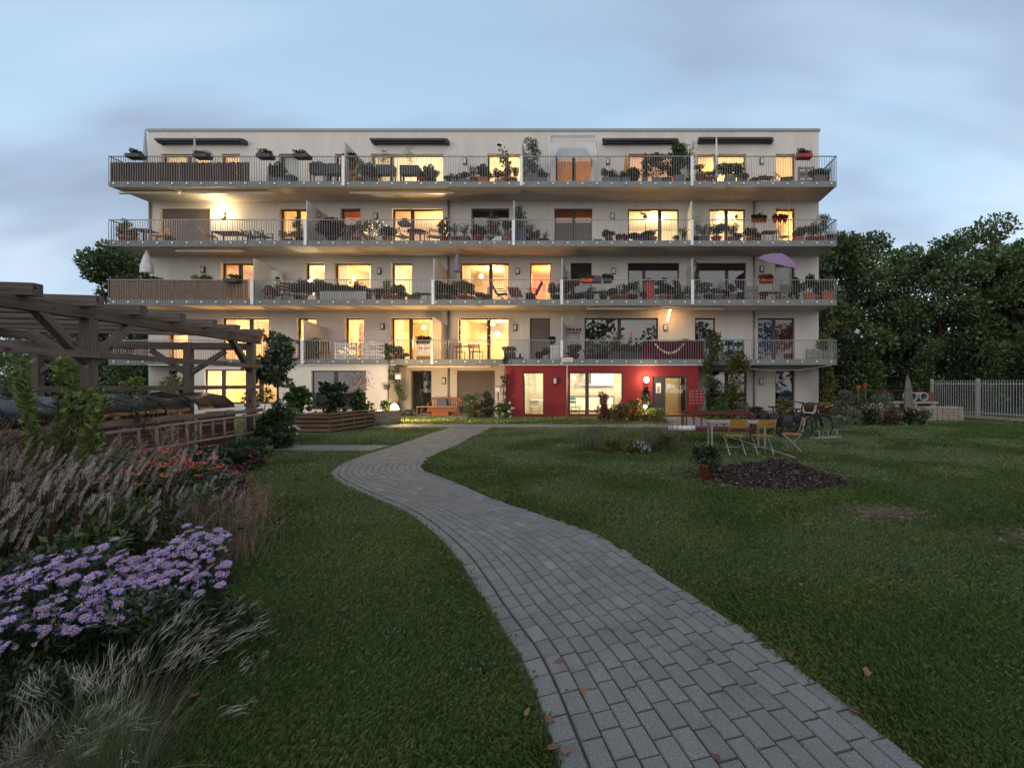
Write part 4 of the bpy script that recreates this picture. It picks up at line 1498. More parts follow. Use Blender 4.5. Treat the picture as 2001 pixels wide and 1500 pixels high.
for i in range(n):
    fs.append((2 * i, 2 * i + 2, 2 * i + 3, 2 * i + 1))
b = MB(); b.add(vs, fs); b.build('valance', M['grey_cloth'], t)
vs, fs = [], []
for i in range(n + 1):
    x = -w + .1 + (2 * w - .2) * i / n
    s = .03 * math.sin(i * 1.1)
    vs += [(x, .9, zt - .2), (x, .5 + s, zt - .75), (x, .12 + s, zt - 1.05 - .04 * abs(math.sin(i * .8)))]
for i in range(n):
    fs += [(3 * i, 3 * i + 3, 3 * i + 4, 3 * i + 1), (3 * i + 1, 3 * i + 4, 3 * i + 5, 3 * i + 2)]
b = MB(); b.add(vs, fs, 0, True); b.build('striped_awning', M['grey_cloth'], t)
for sx in (-1, 1):
    vs, fs = [], []
    for i in range(25):
        u = i / 24
        for z, sp in ((zt - .3, .62), (zt - .9, .30), (zt - 1.25, .1), (zt - 1.7, .2), (.05, .3)):
            vs.append((sx * (w - .03 - sp * u), .06 + .03 * math.sin(i * 1.7), z))
    for i in range(24):
        for j in range(4):
            fs.append((i * 5 + j, i * 5 + j + 1, i * 5 + j + 6, i * 5 + j + 5))
    b = MB(); b.add(vs, fs, 0, True); b.build('side_curtain', M['white_cloth'], t)
bplant(4, 1186, 22, 330, 'box_grey', 'dark', 'sparse plant in a grey tub just beside the white canopy')
bplant(4, 1205, 26, 327, 'box_grey', 'dark', 'spiky dark plant in a grey tub under the framed lamp', shape='spiky')
bplant(4, 1222, 20, 336, 'box_grey', 'green', 'low green plant at the foot of the yellow parasol')
closed_parasol(4, 1223, 298, 338, 7, 'yellow_cloth', 'bright yellow folded parasol on the top balcony')
bplant(4, 1238, 19, 330, 'dark', 'dark', 'clipped round box ball beside the yellow parasol', shape='ball', n=420)
bplant(4, 1260, 14, 303, 'box_grey', 'green', 'narrow columnar conifer in front of the pinkish window', shape='tall')
bplant(4, 1283, 40, 298, 'box_grey', 'olive', 'loose spreading shrub before the pinkish window', n=620)
bplant(4, 1303, 46, 322, 'box_dark', 'rust', 'dark trailing shrub spilling over the railing base', shape='bush', n=620)
bplant(4, 1326, 40, 278, 'box_grey', 'green', 'tallest leafy shrub in a grey tub near the end screen', shape='tall', n=760, ph=.45)
bplant(4, 1348, 16, 276, 'dark', 'olive', 'slim bamboo standing right against the end screen', shape='wispy')
bplant(4, 1369, 22, 322, 'terra', 'rust', 'large terracotta tub before the glaring window lamp', ph=.55)
bplant(4, 1386, 18, 334, 'terra', 'green', 'terracotta pot beside the white folded parasol', ph=.4)
closed_parasol(4, 1400, 266, 344, 7, 'white_cloth', 'slim white folded parasol before the glaring window')
bplant(4, 1426, 44, 322, 'box_grey', 'dark', 'wide grey trough packed with dark plants', ph=.42, fl='white', n=520)
bplant(4, 1446, 12, 318, 'box_grey', 'rust', 'twiggy plant at the end of the wide grey trough', shape='wispy')
bplant(4, 1455, 10, 340, 'terra', 'green', 'small terracotta pot between the grey trough and the lounger', ph=.25)
table((gx(1494, 24.3), 24.3, FLZ[4]), .1, .75, .5, .5, M['oak'], 'dark low table on the top balcony under the framed lamp')
chair((gx(1475, 24.3), 24.3, FLZ[4]), -1.2, M['char'], 'dark garden chair reclined beside the low table on the top balcony', lean=.35, bh=.7)
chair((gx(1536, 24.3), 24.3, FLZ[4]), 1.4, M['char'], 'dark padded chair in front of the narrow curtained door', lean=.3, bh=.7, w=.6)
railbox(4, 1571, 28, 'box_red', 'green', 'red flower box hung near the corner of the top railing', 'red')
pallet((gx(1575, 24.3), 24.3, FLZ[4]), .8, 1.05, M['pale_pallet'], 'pale wooden crate shelf under the red flower box', 5)
bplant(4, 1600, 26, 334, 'box_grey', 'dark', 'grey tub with low plants beside the pale crate shelf', ph=.45)
bplant(4, 1614, 16, 332, 'terra', 'green', 'terracotta pot in the outer corner of the top balcony', ph=.42)
closed_parasol(4, 284, 252, 352, 9, 'grey_cloth', 'tall pale folded parasol at the corner of the top balcony', y=24.6)
closed_parasol(4, 380, 264, 345, 6, 'grey_cloth', 'tall pale folded parasol behind the box of pink blossoms', y=24.4)
# ---- third floor
bplant(3, 243, 20, 430, 'terra', 'dark', 'dark climbing plant in the outer corner of the third-floor balcony', shape='tall')
bplant(3, 258, 24, 450, 'terra', 'red', 'reddish bushy plant beside the table with the dark red cloth')
table((gx(283, 24.3), 24.3, FLZ[3]), 0, .8, .7, .74, M['burgundy'], 'table under a dark red cloth on the third-floor balcony', leg=M['oak'])
chair((gx(311, 24.2), 24.2, FLZ[3]), -1.2, M['pine'], 'light wooden chair beside the dark red cloth', slats=4, bh=.92, w=.5)
bplant(3, 333, 12, 463, 'terra', 'red', 'small red plant in front of the closed roller blind', ph=.14)
chair((gx(411, 24.2), 24.2, FLZ[3]), 1.9, M['pine'], 'light wooden chair under the glowing wall lamp', slats=4, bh=.82, lean=.2)
table((gx(450, 24.3), 24.3, FLZ[3]), 0, 1.35, .8, .60, M['oak'], 'dark oval-looking table under the glowing wall lamp')
for px_, lab in ((492, 'grey wicker chair next to the dark table'), (516, 'grey wicker chair with a cushion beside the lit open door')):
    chair((gx(px_, 24.3), 24.3, FLZ[3]), 1.3, M['char'], lab, arms=True, bh=.75, w=.55, slats=2)
bplant(3, 566, 26, 452, 'terra', 'olive', 'low plant in front of the narrow bright window by the screen', ph=.2)
bplant(3, 586, 20, 428, 'dark', 'dark', 'tall dark plant pressed against the third-floor privacy screen', shape='tall')
b = MB(); b.torus((0, 0, 0), (1, 0, 0), .17, .012, 22, 5)
tag(b.build('hoop', M['dark_pot'], loc=(gx(612, YF + .6) + .08, YF + .9, FLZ[3] + 1.62)), 'dark round hoop hung on the third-floor privacy screen', 'ornament')
bplant(3, 648, 44, 427, 'dark', 'red', 'very large dark round bush on the third-floor balcony', n=1100, shape='ball')
bplant(3, 683, 18, 440, 'box_dark', 'grey', 'white-flowered plant beside the very large dark bush', fl='white')
bplant(3, 697, 20, 436, 'terra', 'rust', 'rusty plant in terracotta in front of the red-lit window')
bplant(3, 722, 40, 428, 'terra', 'grey', 'wide shrub strung with fairy lights below the framed lamp', n=560)
bplant(3, 757, 24, 444, 'terra', 'green', 'green plant trailing out through the railing', shape='bush')
railbox(3, 791, 20, 'box_dark', 'dark', 'dark flower box hung before the open bright window', y=24.0)
chair((gx(787, 24.3), 24.3, FLZ[3]), 2.6, M['stone_pot'], 'pale wicker armchair turned towards the round brown table', arms=True, bh=.8, w=.56, slats=2)
table((gx(815, 24.3), 24.3, FLZ[3]), 0, .95, .95, .70, M['oak'], 'round brown table between two wicker armchairs', round_=True)
chair((gx(848, 24.3), 24.3, FLZ[3]), -2.6, M['stone_pot'], 'grey wicker armchair on the far side of the round brown table', arms=True, bh=.75, w=.56, slats=2)
bplant(3, 868, 22, 430, 'terra', 'rust', 'climbing plant with fairy lights at the edge of the bright window', shape='tall')
bplant(3, 889, 18, 430, 'terra', 'dark', 'terracotta pot with thin tall stems beside the downpipe', shape='wispy')
bplant(3, 908, 24, 433, 'box_dark', 'red', 'dark box with purple-leaved stems left of the dark window', shape='wispy')
bplant(3, 936, 20, 440, 'red', 'dark', 'bright red pot in front of the dark window', ph=.38)
bplant(3, 963, 26, 424, 'dark', 'rust', 'tall dark plant with small flowers before the dark window', shape='tall', fl='pink')
bplant(3, 972, 34, 460, 'box_white', 'dark', 'low trailing plant with white flowers at the railing foot', fl='white', shape='trail', ph=.3)
pallet((gx(982, 24.4), 24.4, FLZ[3]), .5, .88, M['white'], 'white panel cabinet in front of the dark window', 2, name='cabinet')
bplant(3, 996, 18, 432, 'box_wood', 'green', 'green plant in a tall wooden tub touching the third-floor screen', ph=.62)
bplant(3, 1017, 22, 404, 'box_blue', 'green', 'thin climbing tree rising from a dark blue tub', shape='tall', ph=.7, pw=.6)
bplant(3, 1034, 12, 436, 'dark', 'light', 'bright green bamboo tuft beside the dark blue tub', shape='wispy')
bplant(3, 1063, 32, 446, 'dark', 'dark', 'spiky aloe spreading beside the dark blinds', shape='spiky', ph=.2)
bplant(3, 1046, 14, 452, 'terra', 'green', 'small bush between the bamboo tuft and the aloe', ph=.2)
b = pot_mesh('box_dark', .16, .42); tag(b.build('trough', M['char'], loc=(gx(1168, 24), 24, FLZ[3])), 'empty black trough on the floor by the bulbous pot', 'planter')
bplant(3, 1190, 18, 452, 'bulb', 'dark', 'dark bulbous pot with a small tuft below the framed lamp', ph=.4, pw=.42)
for px_, lab in ((1213, 'red flat flower box standing left of the large lit window'), (1222, 'red box partly hidden behind the flat red box')):
    bplant(3, px_, 14, 460, 'box_red', 'red', lab, ph=.2, y=24.0 + (px_ - 1213) * .05)
bplant(3, 1247, 26, 458, 'box_dark', 'red', 'dark trough with low red plants in the large lit window', ph=.2)
bplant(3, 1263, 16, 452, 'dark', 'dark', 'round dark pot in the middle of the large lit window')
bplant(3, 1276, 18, 450, 'terra', 'rust', 'terracotta pot with twigs in the large lit window')
b = MB(); b.tube([(0, 0, 0), (0, 0, 1.15)], .02, 7); b.lathe([(.2, 0), (.2, .05), (.04, .07)], 14); tag(b.build('parasol_stand', M['black'], loc=(gx(1261, 24.3), 24.3, FLZ[3])), 'empty black parasol stand in the large lit window', 'parasol stand')
bplant(3, 1321, 10, 460, 'terra', 'dark', 'tiny pot at the edge of the large lit window', ph=.16)
bplant(3, 1336, 16, 442, 'stone', 'olive', 'pale dry grass in front of the third-floor end screen', shape='wispy', ph=.15)
bplant(3, 1360, 22, 408, 'dark', 'grey', 'wispy hanging plant just past the end screen', shape='wispy', ph=.3)
bplant(3, 1374, 24, 438, 'box_dark', 'grey', 'grey spreading plant in a dark tub past the end screen')
bplant(3, 1400, 26, 436, 'terra', 'green', 'round leafy plant in a terracotta pot before the lit double door')
bplant(3, 1427, 24, 438, 'box_wood', 'green', 'leafy plant in a slatted crate before the lit double door')
bplant(3, 1442, 14, 458, 'bulb', 'dark', 'round pot beside the slatted crate', ph=.22)
bplant(3, 1466, 18, 446, 'terra', 'rust', 'terracotta pot beneath the row of hanging pots', ph=.32)
bplant(3, 1480, 12, 456, 'terra', 'rust', 'smaller terracotta pot next to the wire table', ph=.24)
for k in range(4):
    railbox(3, 1473 + k * 7.4, 7, 'terra', 'dark', ['first', 'second', 'third', 'fourth'][k] + ' of four small pots hung along the third-floor railing')
for k in range(3):
    railbox(3, 1515 + k * 9.5, 8, 'terra', 'rust', ['first', 'second', 'third'][k] + ' of three rusty pots hung before the narrow lit door', 'red')
table((gx(1502, 24.2), 24.2, FLZ[3]), 0, .72, .6, .62, M['oak'], 'small slatted table beside the narrow lit door')
chair((gx(1533, 24.3), 24.3, FLZ[3]), 1.0, M['thin_metal'], 'thin wire chair before the narrow lit door')
b = MB(); b.tube([(0, 0, 0), (.005, 0, 1.3), (0, 0, 2.6)], .012, 6); b.lathe([(.01, 1.32), (.045, 1.37), (.01, 1.44)], 8)
tag(b.build('bead_string', M['thin_metal'], loc=(gx(1541, 24.0), 24.0, FLZ[3] + .08)), 'pale cord with a bead hanging from the slab before the narrow door', 'cord')
bplant(3, 1560, 18, 445, 'box_terra', 'green', 'square terracotta planter past the narrow lit door', ph=.32)
bplant(3, 1584, 28, 436, 'terra', 'olive', 'feathery olive shrub near the third-floor corner', n=420)
bplant(3, 1603, 36, 414, 'terra', 'grey', 'large grey-green olive tree in the third-floor corner', n=560)
bplant(3, 1622, 12, 458, 'terra', 'red', 'small dark plant in the very corner of the third floor', ph=.2)
# ---- second floor
closed_parasol(2, 287, 488, 531, 21, 'white_cloth', 'white folded parasol above the bamboo covered railing')
for px_, w_, top, leaf, lab, fl in [(238, 40, 537, 'rust', 'low rusty plants peeping over the bamboo near the corner', None), (294, 26, 532, 'green', 'green shrub around the white parasol behind the bamboo', 'white'), (318, 18, 539, 'dark', 'flat dark plant behind the bamboo mat', None),
                                    (393, 32, 536, 'olive', 'grassy tuft peeping over the bamboo under the framed lamp', None)]:
    bplant(2, px_, w_, top, 'box_dark', leaf, lab, fl=fl, ph=.7)
railbox(2, 455, 26, 'box_dark', 'green', 'bushy green plant hung over the bamboo near the lit double door', top=535)
# person seated
def person(loc, rz, label):
    t = thing('person', label, 'person', loc, rz)
    V = [(0, 0, .47), (0, .02, .70), (0, .03, .92), (0, .01, 1.02), (0, -.01, 1.13), (0, -.02, 1.22),
         (.19, .02, .93), (.24, -.06, .70), (.16, -.26, .66), (.14, -.33, .66), (-.19, .02, .93), (-.24, -.06, .70), (-.16, -.26, .66), (-.14, -.33, .66),
         (.1, -.02, .46), (.12, -.42, .47), (.12, -.42, .1), (.12, -.54, .05), (-.1, -.02, .46), (-.12, -.42, .47), (-.12, -.42, .1), (-.12, -.54, .05)]
    E = [(0, 1), (1, 2), (2, 3), (3, 4), (4, 5), (2, 6), (6, 7), (7, 8), (8, 9), (2, 10), (10, 11), (11, 12), (12, 13), (0, 14), (14, 15), (15, 16), (16, 17), (0, 18), (18, 19), (19, 20), (20, 21)]
    RD = [.13, .12, .13, .055, .085, .07, .065, .045, .033, .035, .065, .045, .033, .035, .085, .06, .04, .035, .085, .06, .04, .035]

    def skin(name, ids, m, grow):
        mp_ = {v: k for k, v in enumerate(ids)}
        me = bpy.data.meshes.new(name)
        me.from_pydata([V[i] for i in ids], [(mp_[a], mp_[b]) for a, b in E if a in mp_ and b in mp_], [])
        me.materials.append(m)
        o = link(name, me, t)
        sk = o.modifiers.new('skin', 'SKIN')
        for i, d in enumerate(me.skin_vertices[0].data if me.skin_vertices else []):
            d.radius = (RD[ids[i]] + grow,) * 2
        sub = o.modifiers.new('sub', 'SUBSURF'); sub.levels = sub.render_levels = 1
        return o
    import bmesh
    def skin_layer(name, ids, m, grow):
        mp_ = {v: k for k, v in enumerate(ids)}
        bm = bmesh.new()
        ly = bm.verts.layers.skin.verify()
        vs = []
        for i in ids:
            v = bm.verts.new(V[i]); v[ly].radius = (RD[i] + grow,) * 2; v[ly].use_root = (i == ids[0]); vs.append(v)
        for a, b_ in E:
            if a in mp_ and b_ in mp_:
                bm.edges.new((vs[mp_[a]], vs[mp_[b_]]))
        me = bpy.data.meshes.new(name); bm.to_mesh(me); bm.free(); me.materials.append(m)
        o = link(name, me, t)
        o.modifiers.new('skin', 'SKIN').use_smooth_shade = True
        s = o.modifiers.new('sub', 'SUBSURF'); s.levels = s.render_levels = 1
    skin_layer('body', list(range(22)), M['skin'], 0)
    skin_layer('shirt', [0, 1, 2, 6, 7, 10, 11], M['denim'], .016)
    skin_layer('trousers', [0, 14, 15, 16, 18, 19, 20], M['trouser'], .016)
    b = MB(); b.lathe([(.02, 1.09), (.085, 1.10), (.105, 1.18), (.09, 1.27), (.03, 1.31)], 12, (0, .025, 0)); b.build('hair', M['hair'], t)
    b = MB(); b.lathe([(.004, -.02), (.016, -.01), (.004, .02)], 6, (0, -.115, 1.16)); b.build('nose', M['skin'], t)
    return t


person((gx(541, 24.35), 24.35, FLZ[2]), -0.9, 'person in a blue shirt sitting on the second-floor balcony by the white cabinet')
chair((gx(541, 24.35), 24.40, FLZ[2]), -0.9, M['char'], 'dark chair under the sitting person', bh=.8)
chair((gx(563, 24.35), 24.35, FLZ[2]), 1.1, M['redwood'], 'high-backed dark red chair facing the sitting person', bh=1.1)
t = thing('cabinet', 'tall white cabinet behind the sitting person', 'cabinet', (gx(535, 24.9), 25.0, FLZ[2]))
b = MB(); b.box(-.3, .22, -.25, .25, .06, 1.75); b.build('carcass', M['white'], t)
b = MB(); b.box(-.29, -.045, -.275, -.2505, .08, 1.73); b.build('door', M['white'], t)
b = MB(); b.box(-.035, .21, -.275, -.2505, .08, 1.73); b.build('door', M['white'], t)
bplant(2, 524, 14, 556, 'terra', 'red', 'small reddish plant in front of the sitting person', fl='pink', ph=.25)
bplant(2, 583, 20, 552, 'dark', 'dark', 'dark plant beside the high-backed red chair')
bplant(2, 600, 24, 548, 'terra', 'red', 'red-leaved plant in a terracotta tub before the narrow lit door')
b = MB(); b.box(-.2, .2, -.15, .15, 0, .28); tag(b.build('crate', M['white'], loc=(gx(613, 24), 24, FLZ[2])), 'white box on the floor at the narrow lit door', 'box')
t = thing('lantern', 'glowing round lantern in the narrow lit second-floor door', 'lantern', (gx(606, 24.6), 24.6, FLZ[2] + 1.15))
b = MB(); b.lathe([(.01, -.09), (.09, 0), (.01, .09)], 12); b.build('globe', M['lens_lit'], t)
b = MB(); b.tube([(0, 0, -.09), (0, 0, -1.15)], .012, 6); b.build('stake', M['black'], t)
for px_, w_, top, leaf, shape, lab, fl in [(624, 16, 548, 'dark', 'tall', 'upright purple-brown plant at the start of the grey cloth', None), (640, 18, 552, 'dark', 'bush', 'dark bush above the grey cloth by the lit door', None), (654, 16, 555, 'green', 'bush', 'green bush above the grey cloth at the wide window edge', None),
                                           (668, 20, 556, 'dark', 'bush', 'dark bush above the grey cloth in the wide window', None), (682, 18, 560, 'rust', 'bush', 'rusty bush above the middle of the grey cloth', None), (698, 16, 545, 'olive', 'wispy', 'thin plant with orange flowers rising over the grey cloth', 'orange'),
                                           (708, 20, 560, 'red', 'bush', 'reddish bush above the end of the grey cloth', None), (720, 16, 564, 'green', 'bush', 'small green bush just past the grey cloth', None)]:
    bplant(2, px_, w_, top, 'terra', leaf, lab, shape, fl, ph=.4)
bplant(2, 739, 16, 566, 'purple', 'red', 'purple tub beside the tall leafy plant', ph=.38)
bplant(2, 756, 20, 546, 'terra', 'green', 'tall leafy plant between two lit second-floor doors', shape='tall')
bplant(2, 774, 22, 558, 'terra', 'olive', 'spreading plant at the edge of the lit single door', fl='orange')
bplant(2, 787, 12, 572, 'terra', 'red', 'small orange pot in the lit single door', ph=.2)
bplant(2, 803, 14, 576, 'stone', 'grey', 'low grey pot at the edge of the lit single door', ph=.16)
table((gx(828, 24.2), 24.2, FLZ[2]), 0, .75, .5, .42, M['char'], 'low dark table pushed against the second-floor screen')
bplant(2, 815, 10, 572, 'box_blue', 'grey', 'small blue pot beside the low dark table', ph=.2)
bplant(2, 857, 20, 548, 'dark', 'dark', 'dark leafy plant just past the second-floor screen')
bplant(2, 877, 26, 552, 'dark', 'dark', 'dense dark bush beneath the lavender parasol')
closed_parasol(2, 894, 490, 529, 17, 'lavender_cloth', 'lavender grey folded parasol on the second floor')
bplant(2, 886, 14, 566, 'terra', 'green', 'terracotta pot at the foot of the lavender parasol', ph=.28)
bplant(2, 905, 28, 546, 'terra', 'olive', 'large-leaved plant in terracotta at the lit window edge', ls=.15)
bplant(2, 920, 18, 560, 'terra', 'rust', 'rusty plant before the second-floor double window', ph=.25)
bplant(2, 934, 20, 572, 'stone', 'dark', 'low plants in stone pots before the double window', ph=.15)
bplant(2, 949, 14, 576, 'dark', 'grey', 'small dark pot in front of the window mullion', ph=.14)


def recliner(loc, rz, label):
    t = thing('recliner', label, 'recliner', loc, rz)
    b = MB(); b.bar((-.5, 0, .42), (.0, 0, .36), .5, .03, (0, 0, 1)); b.build('seat', M['char'], t)
    b = MB(); b.bar((0, 0, .38), (.32, 0, 1.02), .5, .03, (0, 1, 0) if False else (0, 0, 1)); b.build('backrest', M['char'], t)
    for s in (-.26, .26):
        b = MB(); b.tube([(-.5, s, .42), (.3, s, .0)], .014, 6); b.build('leg', M['char'], t)
        b = MB(); b.tube([(-.45, s, .0), (.12, s, .6)], .014, 6); b.build('leg', M['char'], t)
        b = MB(); b.tube([(-.4, s, .62), (.15, s, .6)], .02, 6); b.build('arm', M['char'], t)
    return t


recliner((gx(971, 24.2), 24.2, FLZ[2]), math.pi, 'folding recliner leaning back from the tipped red table, before the lit window')
recliner((gx(1047, 24.2), 24.2, FLZ[2]), 0, 'folding recliner in front of the orange-lit narrow door')
t = thing('folding_table', 'folded red-brown table tipped on its crossed legs', 'table', (gx(1010, 24.2), 24.2, FLZ[2]))
b = MB()
for k in range(6):
    b.bar((-.45 + k * .1, -.02, .74), (-.2 + k * .1, -.14, .22), .09, .02, (0, 1, 0))
b.build('tabletop', M['redwood'], t)
for s in (-1, 1):
    b = MB(); b.bar((-.25 * s, .08, .7), (.12 * s, -.16, 0), .03, .03); b.build('leg', M['bench_orange'], t)
bplant(2, 1035, 12, 574, 'dark', 'dark', 'small dark pot beneath the recliner by the orange door', ph=.12)
bplant(2, 1086, 26, 552, 'dark', 'dark', 'dark spreading plant touching the thin white screen post', fl='red')
bplant(2, 1119, 28, 542, 'dark', 'dark', 'tall geranium with red blossoms past the thin white screen', fl='red', n=520)
bplant(2, 1108, 14, 556, 'terra', 'red', 'low plant with small flowers against the thin white screen', fl='pink')
railbox(2, 1147, 22, 'box_orange', 'green', 'orange railing box under yellow-green leaves', 'red')
railbox(2, 1167, 17, 'box_blue', 'light', 'blue railing box with white blossoms next to the orange box', 'white')
railbox(2, 1187, 17, 'box_blue', 'green', 'blue railing box with red blossoms beside its white twin', 'red')
table((gx(1168, 24.2), 24.2, FLZ[2]), 0, 1.0, .6, .5, M['char'], 'dark low table under the blue railing boxes')
bplant(2, 1152, 20, 562, 'dark', 'grey', 'grey bush beneath the orange railing box')
bplant(2, 1178, 16, 560, 'dark', 'olive', 'spiky plant between the low table and the palm', shape='spiky')
bplant(2, 1205, 26, 538, 'terra', 'green', 'potted palm with arching fronds under the framed lamp', shape='palm', ph=.3)
bplant(2, 1196, 12, 566, 'terra', 'green', 'orange pot at the foot of the palm', ph=.3)
bplant(2, 1220, 16, 556, 'terra', 'dark', 'small tree in a terracotta pot at the dark window edge', shape='tall')
bplant(2, 1237, 26, 548, 'dark', 'dark', 'dark bush before the sky-reflecting window', n=420)
bplant(2, 1270, 18, 548, 'box_red', 'rust', 'red trough on a stand before the sky-reflecting window', fl='white', ph=.95)
bplant(2, 1258, 10, 572, 'red', 'red', 'bright red pot at the foot of the red trough', ph=.24)
bplant(2, 1294, 26, 546, 'stone', 'dark', 'small open tree before the sky-reflecting window', shape='tall')
bplant(2, 1283, 14, 568, 'white', 'grey', 'white pot below the small open tree', ph=.3)
bplant(2, 1312, 16, 562, 'terra', 'rust', 'rusty plant in terracotta before the sky-reflecting window')
bplant(2, 1322, 16, 548, 'dark', 'grey', 'grey upright plant at the window edge beside the end screen', shape='tall')
bplant(2, 1342, 18, 556, 'stone', 'olive', 'wispy yellow plant before the second-floor end screen', shape='wispy')
bplant(2, 1331, 10, 570, 'bulb', 'green', 'round glazed pot near the second-floor end screen', ph=.25)
bplant(2, 1362, 14, 512, 'stone', 'green', 'climber reaching up the window just past the end screen', shape='tall', ph=.28)
bplant(2, 1385, 34, 552, 'dark', 'dark', 'broad dark bush before the window with the reflected trees', n=480)
bplant(2, 1405, 22, 545, 'stone', 'grey', 'grey tub with a wispy shrub before the reflecting window', shape='wispy', ph=.34)
bplant(2, 1432, 18, 552, 'stone', 'dark', 'large grey round tub under the dark window half', ph=.4)
bplant(2, 1418, 12, 566, 'terra', 'red', 'small red pot between the two grey tubs', ph=.22)
pallet((gx(1470, 24.2), 24.2, FLZ[2]), .56, .82, M['pale_pallet'], 'pale pallet shelf on the second floor under the red flower box', 4)
railbox(2, 1497, 24, 'box_red', 'olive', 'bright red railing box beside the pole of the violet parasol', 'yellow')
table((gx(1504, 24.3), 24.3, FLZ[2]), 0, .9, .6, .5, M['oak'], 'low brown table between the two pale pallets')
bplant(2, 1492, 12, 570, 'red', 'red', 'low red pot beside the brown table', ph=.2)
pallet((gx(1537, 24.2), 24.2, FLZ[2]), .62, .92, M['pale_pallet'], 'taller pale pallet shelf beneath the violet parasol', 4)
bplant(2, 1556, 14, 545, 'dark', 'dark', 'dark climber beside the taller pallet', shape='tall')
bplant(2, 1580, 30, 538, 'box_terra', 'dark', 'dark spreading tree in a square terracotta tub', n=460, ph=.42, pw=.4)
bplant(2, 1550, 10, 570, 'terra', 'red', 'small red pot at the foot of the taller pallet', ph=.25)
b = MB(); b.torus((0, 0, .3), (0, 1, 0), .28, .018, 26, 6)
for k in range(8):
    a = k * math.pi / 8
    b.tube([(.28 * math.cos(a), 0, .3 + .28 * math.sin(a)), (-.28 * math.cos(a), 0, .3 - .28 * math.sin(a))], .005, 4)
tag(b.build('hoop_trellis', M['thin_metal'], loc=(gx(1561, 23.9), 23.9, FLZ[2])), 'pale wheel-shaped trellis leaning at the second-floor railing', 'trellis')
bplant(2, 1614, 26, 540, 'box_terra', 'olive', 'olive shrub in a terracotta tub in the second-floor corner', ph=.45, n=380)
bplant(2, 1598, 12, 560, 'terra', 'rust', 'small plant beside the corner olive shrub', ph=.25)
# open violet parasol
y = 23.3
t = thing('open_parasol', 'open violet parasol tilted over the second-floor railing', 'parasol', (gx(1510, y + .4), y + .4, FLZ[2]))
top = Vector((gx(1527, y) - gx(1510, y + .4), -.4, gz(497, y) - FLZ[2]))
b = MB(); b.tube([(0, 0, 0.02), (0.02, 0, 1.2), tuple(top)], .02, 8); b.build('pole', M['thin_metal'], t)
ax = Vector((.22, -.38, .9)).normalized()
u = ax.orthogonal().normalized(); w_ = ax.cross(u)
vs, fs = [tuple(top + ax * .06)], []
nn = 8
for r_, d_ in ((.45, -.06), (.82, -.22), (1.02, -.40)):
    for i in range(nn * 2):
        a = math.pi * i / nn
        rr_ = r_ * (1 if i % 2 == 0 else .95)
        vs.append(tuple(top + (math.cos(a) * u + math.sin(a) * w_) * rr_ + ax * d_))
m_ = nn * 2
for i in range(m_):
    fs.append((0, 1 + i, 1 + (i + 1) % m_))
    for j in range(2):
        fs.append((1 + j * m_ + i, 1 + (j + 1) * m_ + i, 1 + (j + 1) * m_ + (i + 1) % m_, 1 + j * m_ + (i + 1) % m_))
b = MB(); b.add(vs, fs); b.build('canopy', M['violet_cloth'], t)
for i in range(nn):
    a = 2 * math.pi * i / nn
    tip = top + (math.cos(a) * u + math.sin(a) * w_) * 1.02 + ax * -.41
    b = MB(); b.tube([tuple(top - ax * .05), tuple(tip)], .007, 5); b.lathe([(.005, -.02), (.022, 0), (.005, .02)], 6, tuple(tip)); b.build('rib', M['white'], t)
# ---- first floor
bplant(1, 610, 46, 660, 'box_dark', 'green', 'long green bush draped over the railing behind the first-floor post', n=520, ph=.8)
t = thing('bench', 'dark red slatted bench behind the first-floor railing next to the white pallets', 'bench', (gx(625, 24.2), 24.2, FLZ[1]))
b = MB()
for k in range(9):
    b.box(-.55 + k * .12, -.46 + k * .12, -.02, .0, .3, .95)
b.build('backrest', M['redwood'], t)
b = MB(); b.box(-.6, .6, -.45, -.021, .38, .43); b.build('seat', M['oak'], t)
for sx in (-.55, .55):
    b = MB(); b.box(sx - .03, sx + .03, -.42, -.36, 0, .379); b.build('leg', M['oak'], t)
pallet((gx(676, 23.8), 23.8, FLZ[1]), 1.1, .86, M['white_wood'], 'white painted pallet with fairy lights behind the railing', 5)
tt = pallet((gx(729, 23.8), 23.8, FLZ[1]), 1.15, .86, M['white_wood'], 'white painted pallet with a red flower ornament', 5)
b = MB()
for k in range(6):
    a = k * 1.047
    b.lathe([(.01, -.01), (.05, 0), (.01, .01)], 8, (.0 + .075 * math.cos(a), -.09, .62 + .075 * math.sin(a)))
b.build('flower_ornament', M['red_pot'], tt)
bplant(1, 752, 14, 672, 'terra', 'red', 'reddish pot plant beside the flower ornament pallet', ph=.4)
bplant(1, 770, 22, 674, 'terra', 'rust', 'airy plant before the bright first-floor double door', ph=.25)
bplant(1, 785, 16, 690, 'dark', 'rust', 'small dark pot in the bright first-floor double door', ph=.2)
t = pallet((gx(829, 23.8), 23.8, FLZ[1]), .72, .86, M['white_wood'], 'white slatted crate with a yellow base beside the lit screen', 6)
b = MB(); b.box(-.36, .36, -.082, -.0755, .0, .2); b.build('yellow_board', M['yellow_wood'], t)
railbox(1, 829, 26, 'box_dark', 'rust', 'thin plants in a box above the yellow based crate', y=23.9)
table((gx(905, 24.3), 24.3, FLZ[1]), 0, .95, .6, .72, M['oak'], 'dark table in front of the brightest first-floor window')
chair((gx(897, 24.0), 24.0, FLZ[1]), math.pi, M['oak'], 'dark wooden chair with its back to the railing', slats=3, bh=.85)
chair((gx(930, 24.0), 24.0, FLZ[1]), math.pi, M['oak'], 'dark wooden chair tucked at the end of the dark table', slats=3, bh=.8, w=.55)
t = thing('light_chain', 'fairy light chain wound around the window of the brightest first-floor room', 'fairy lights', (0, 0, 0))
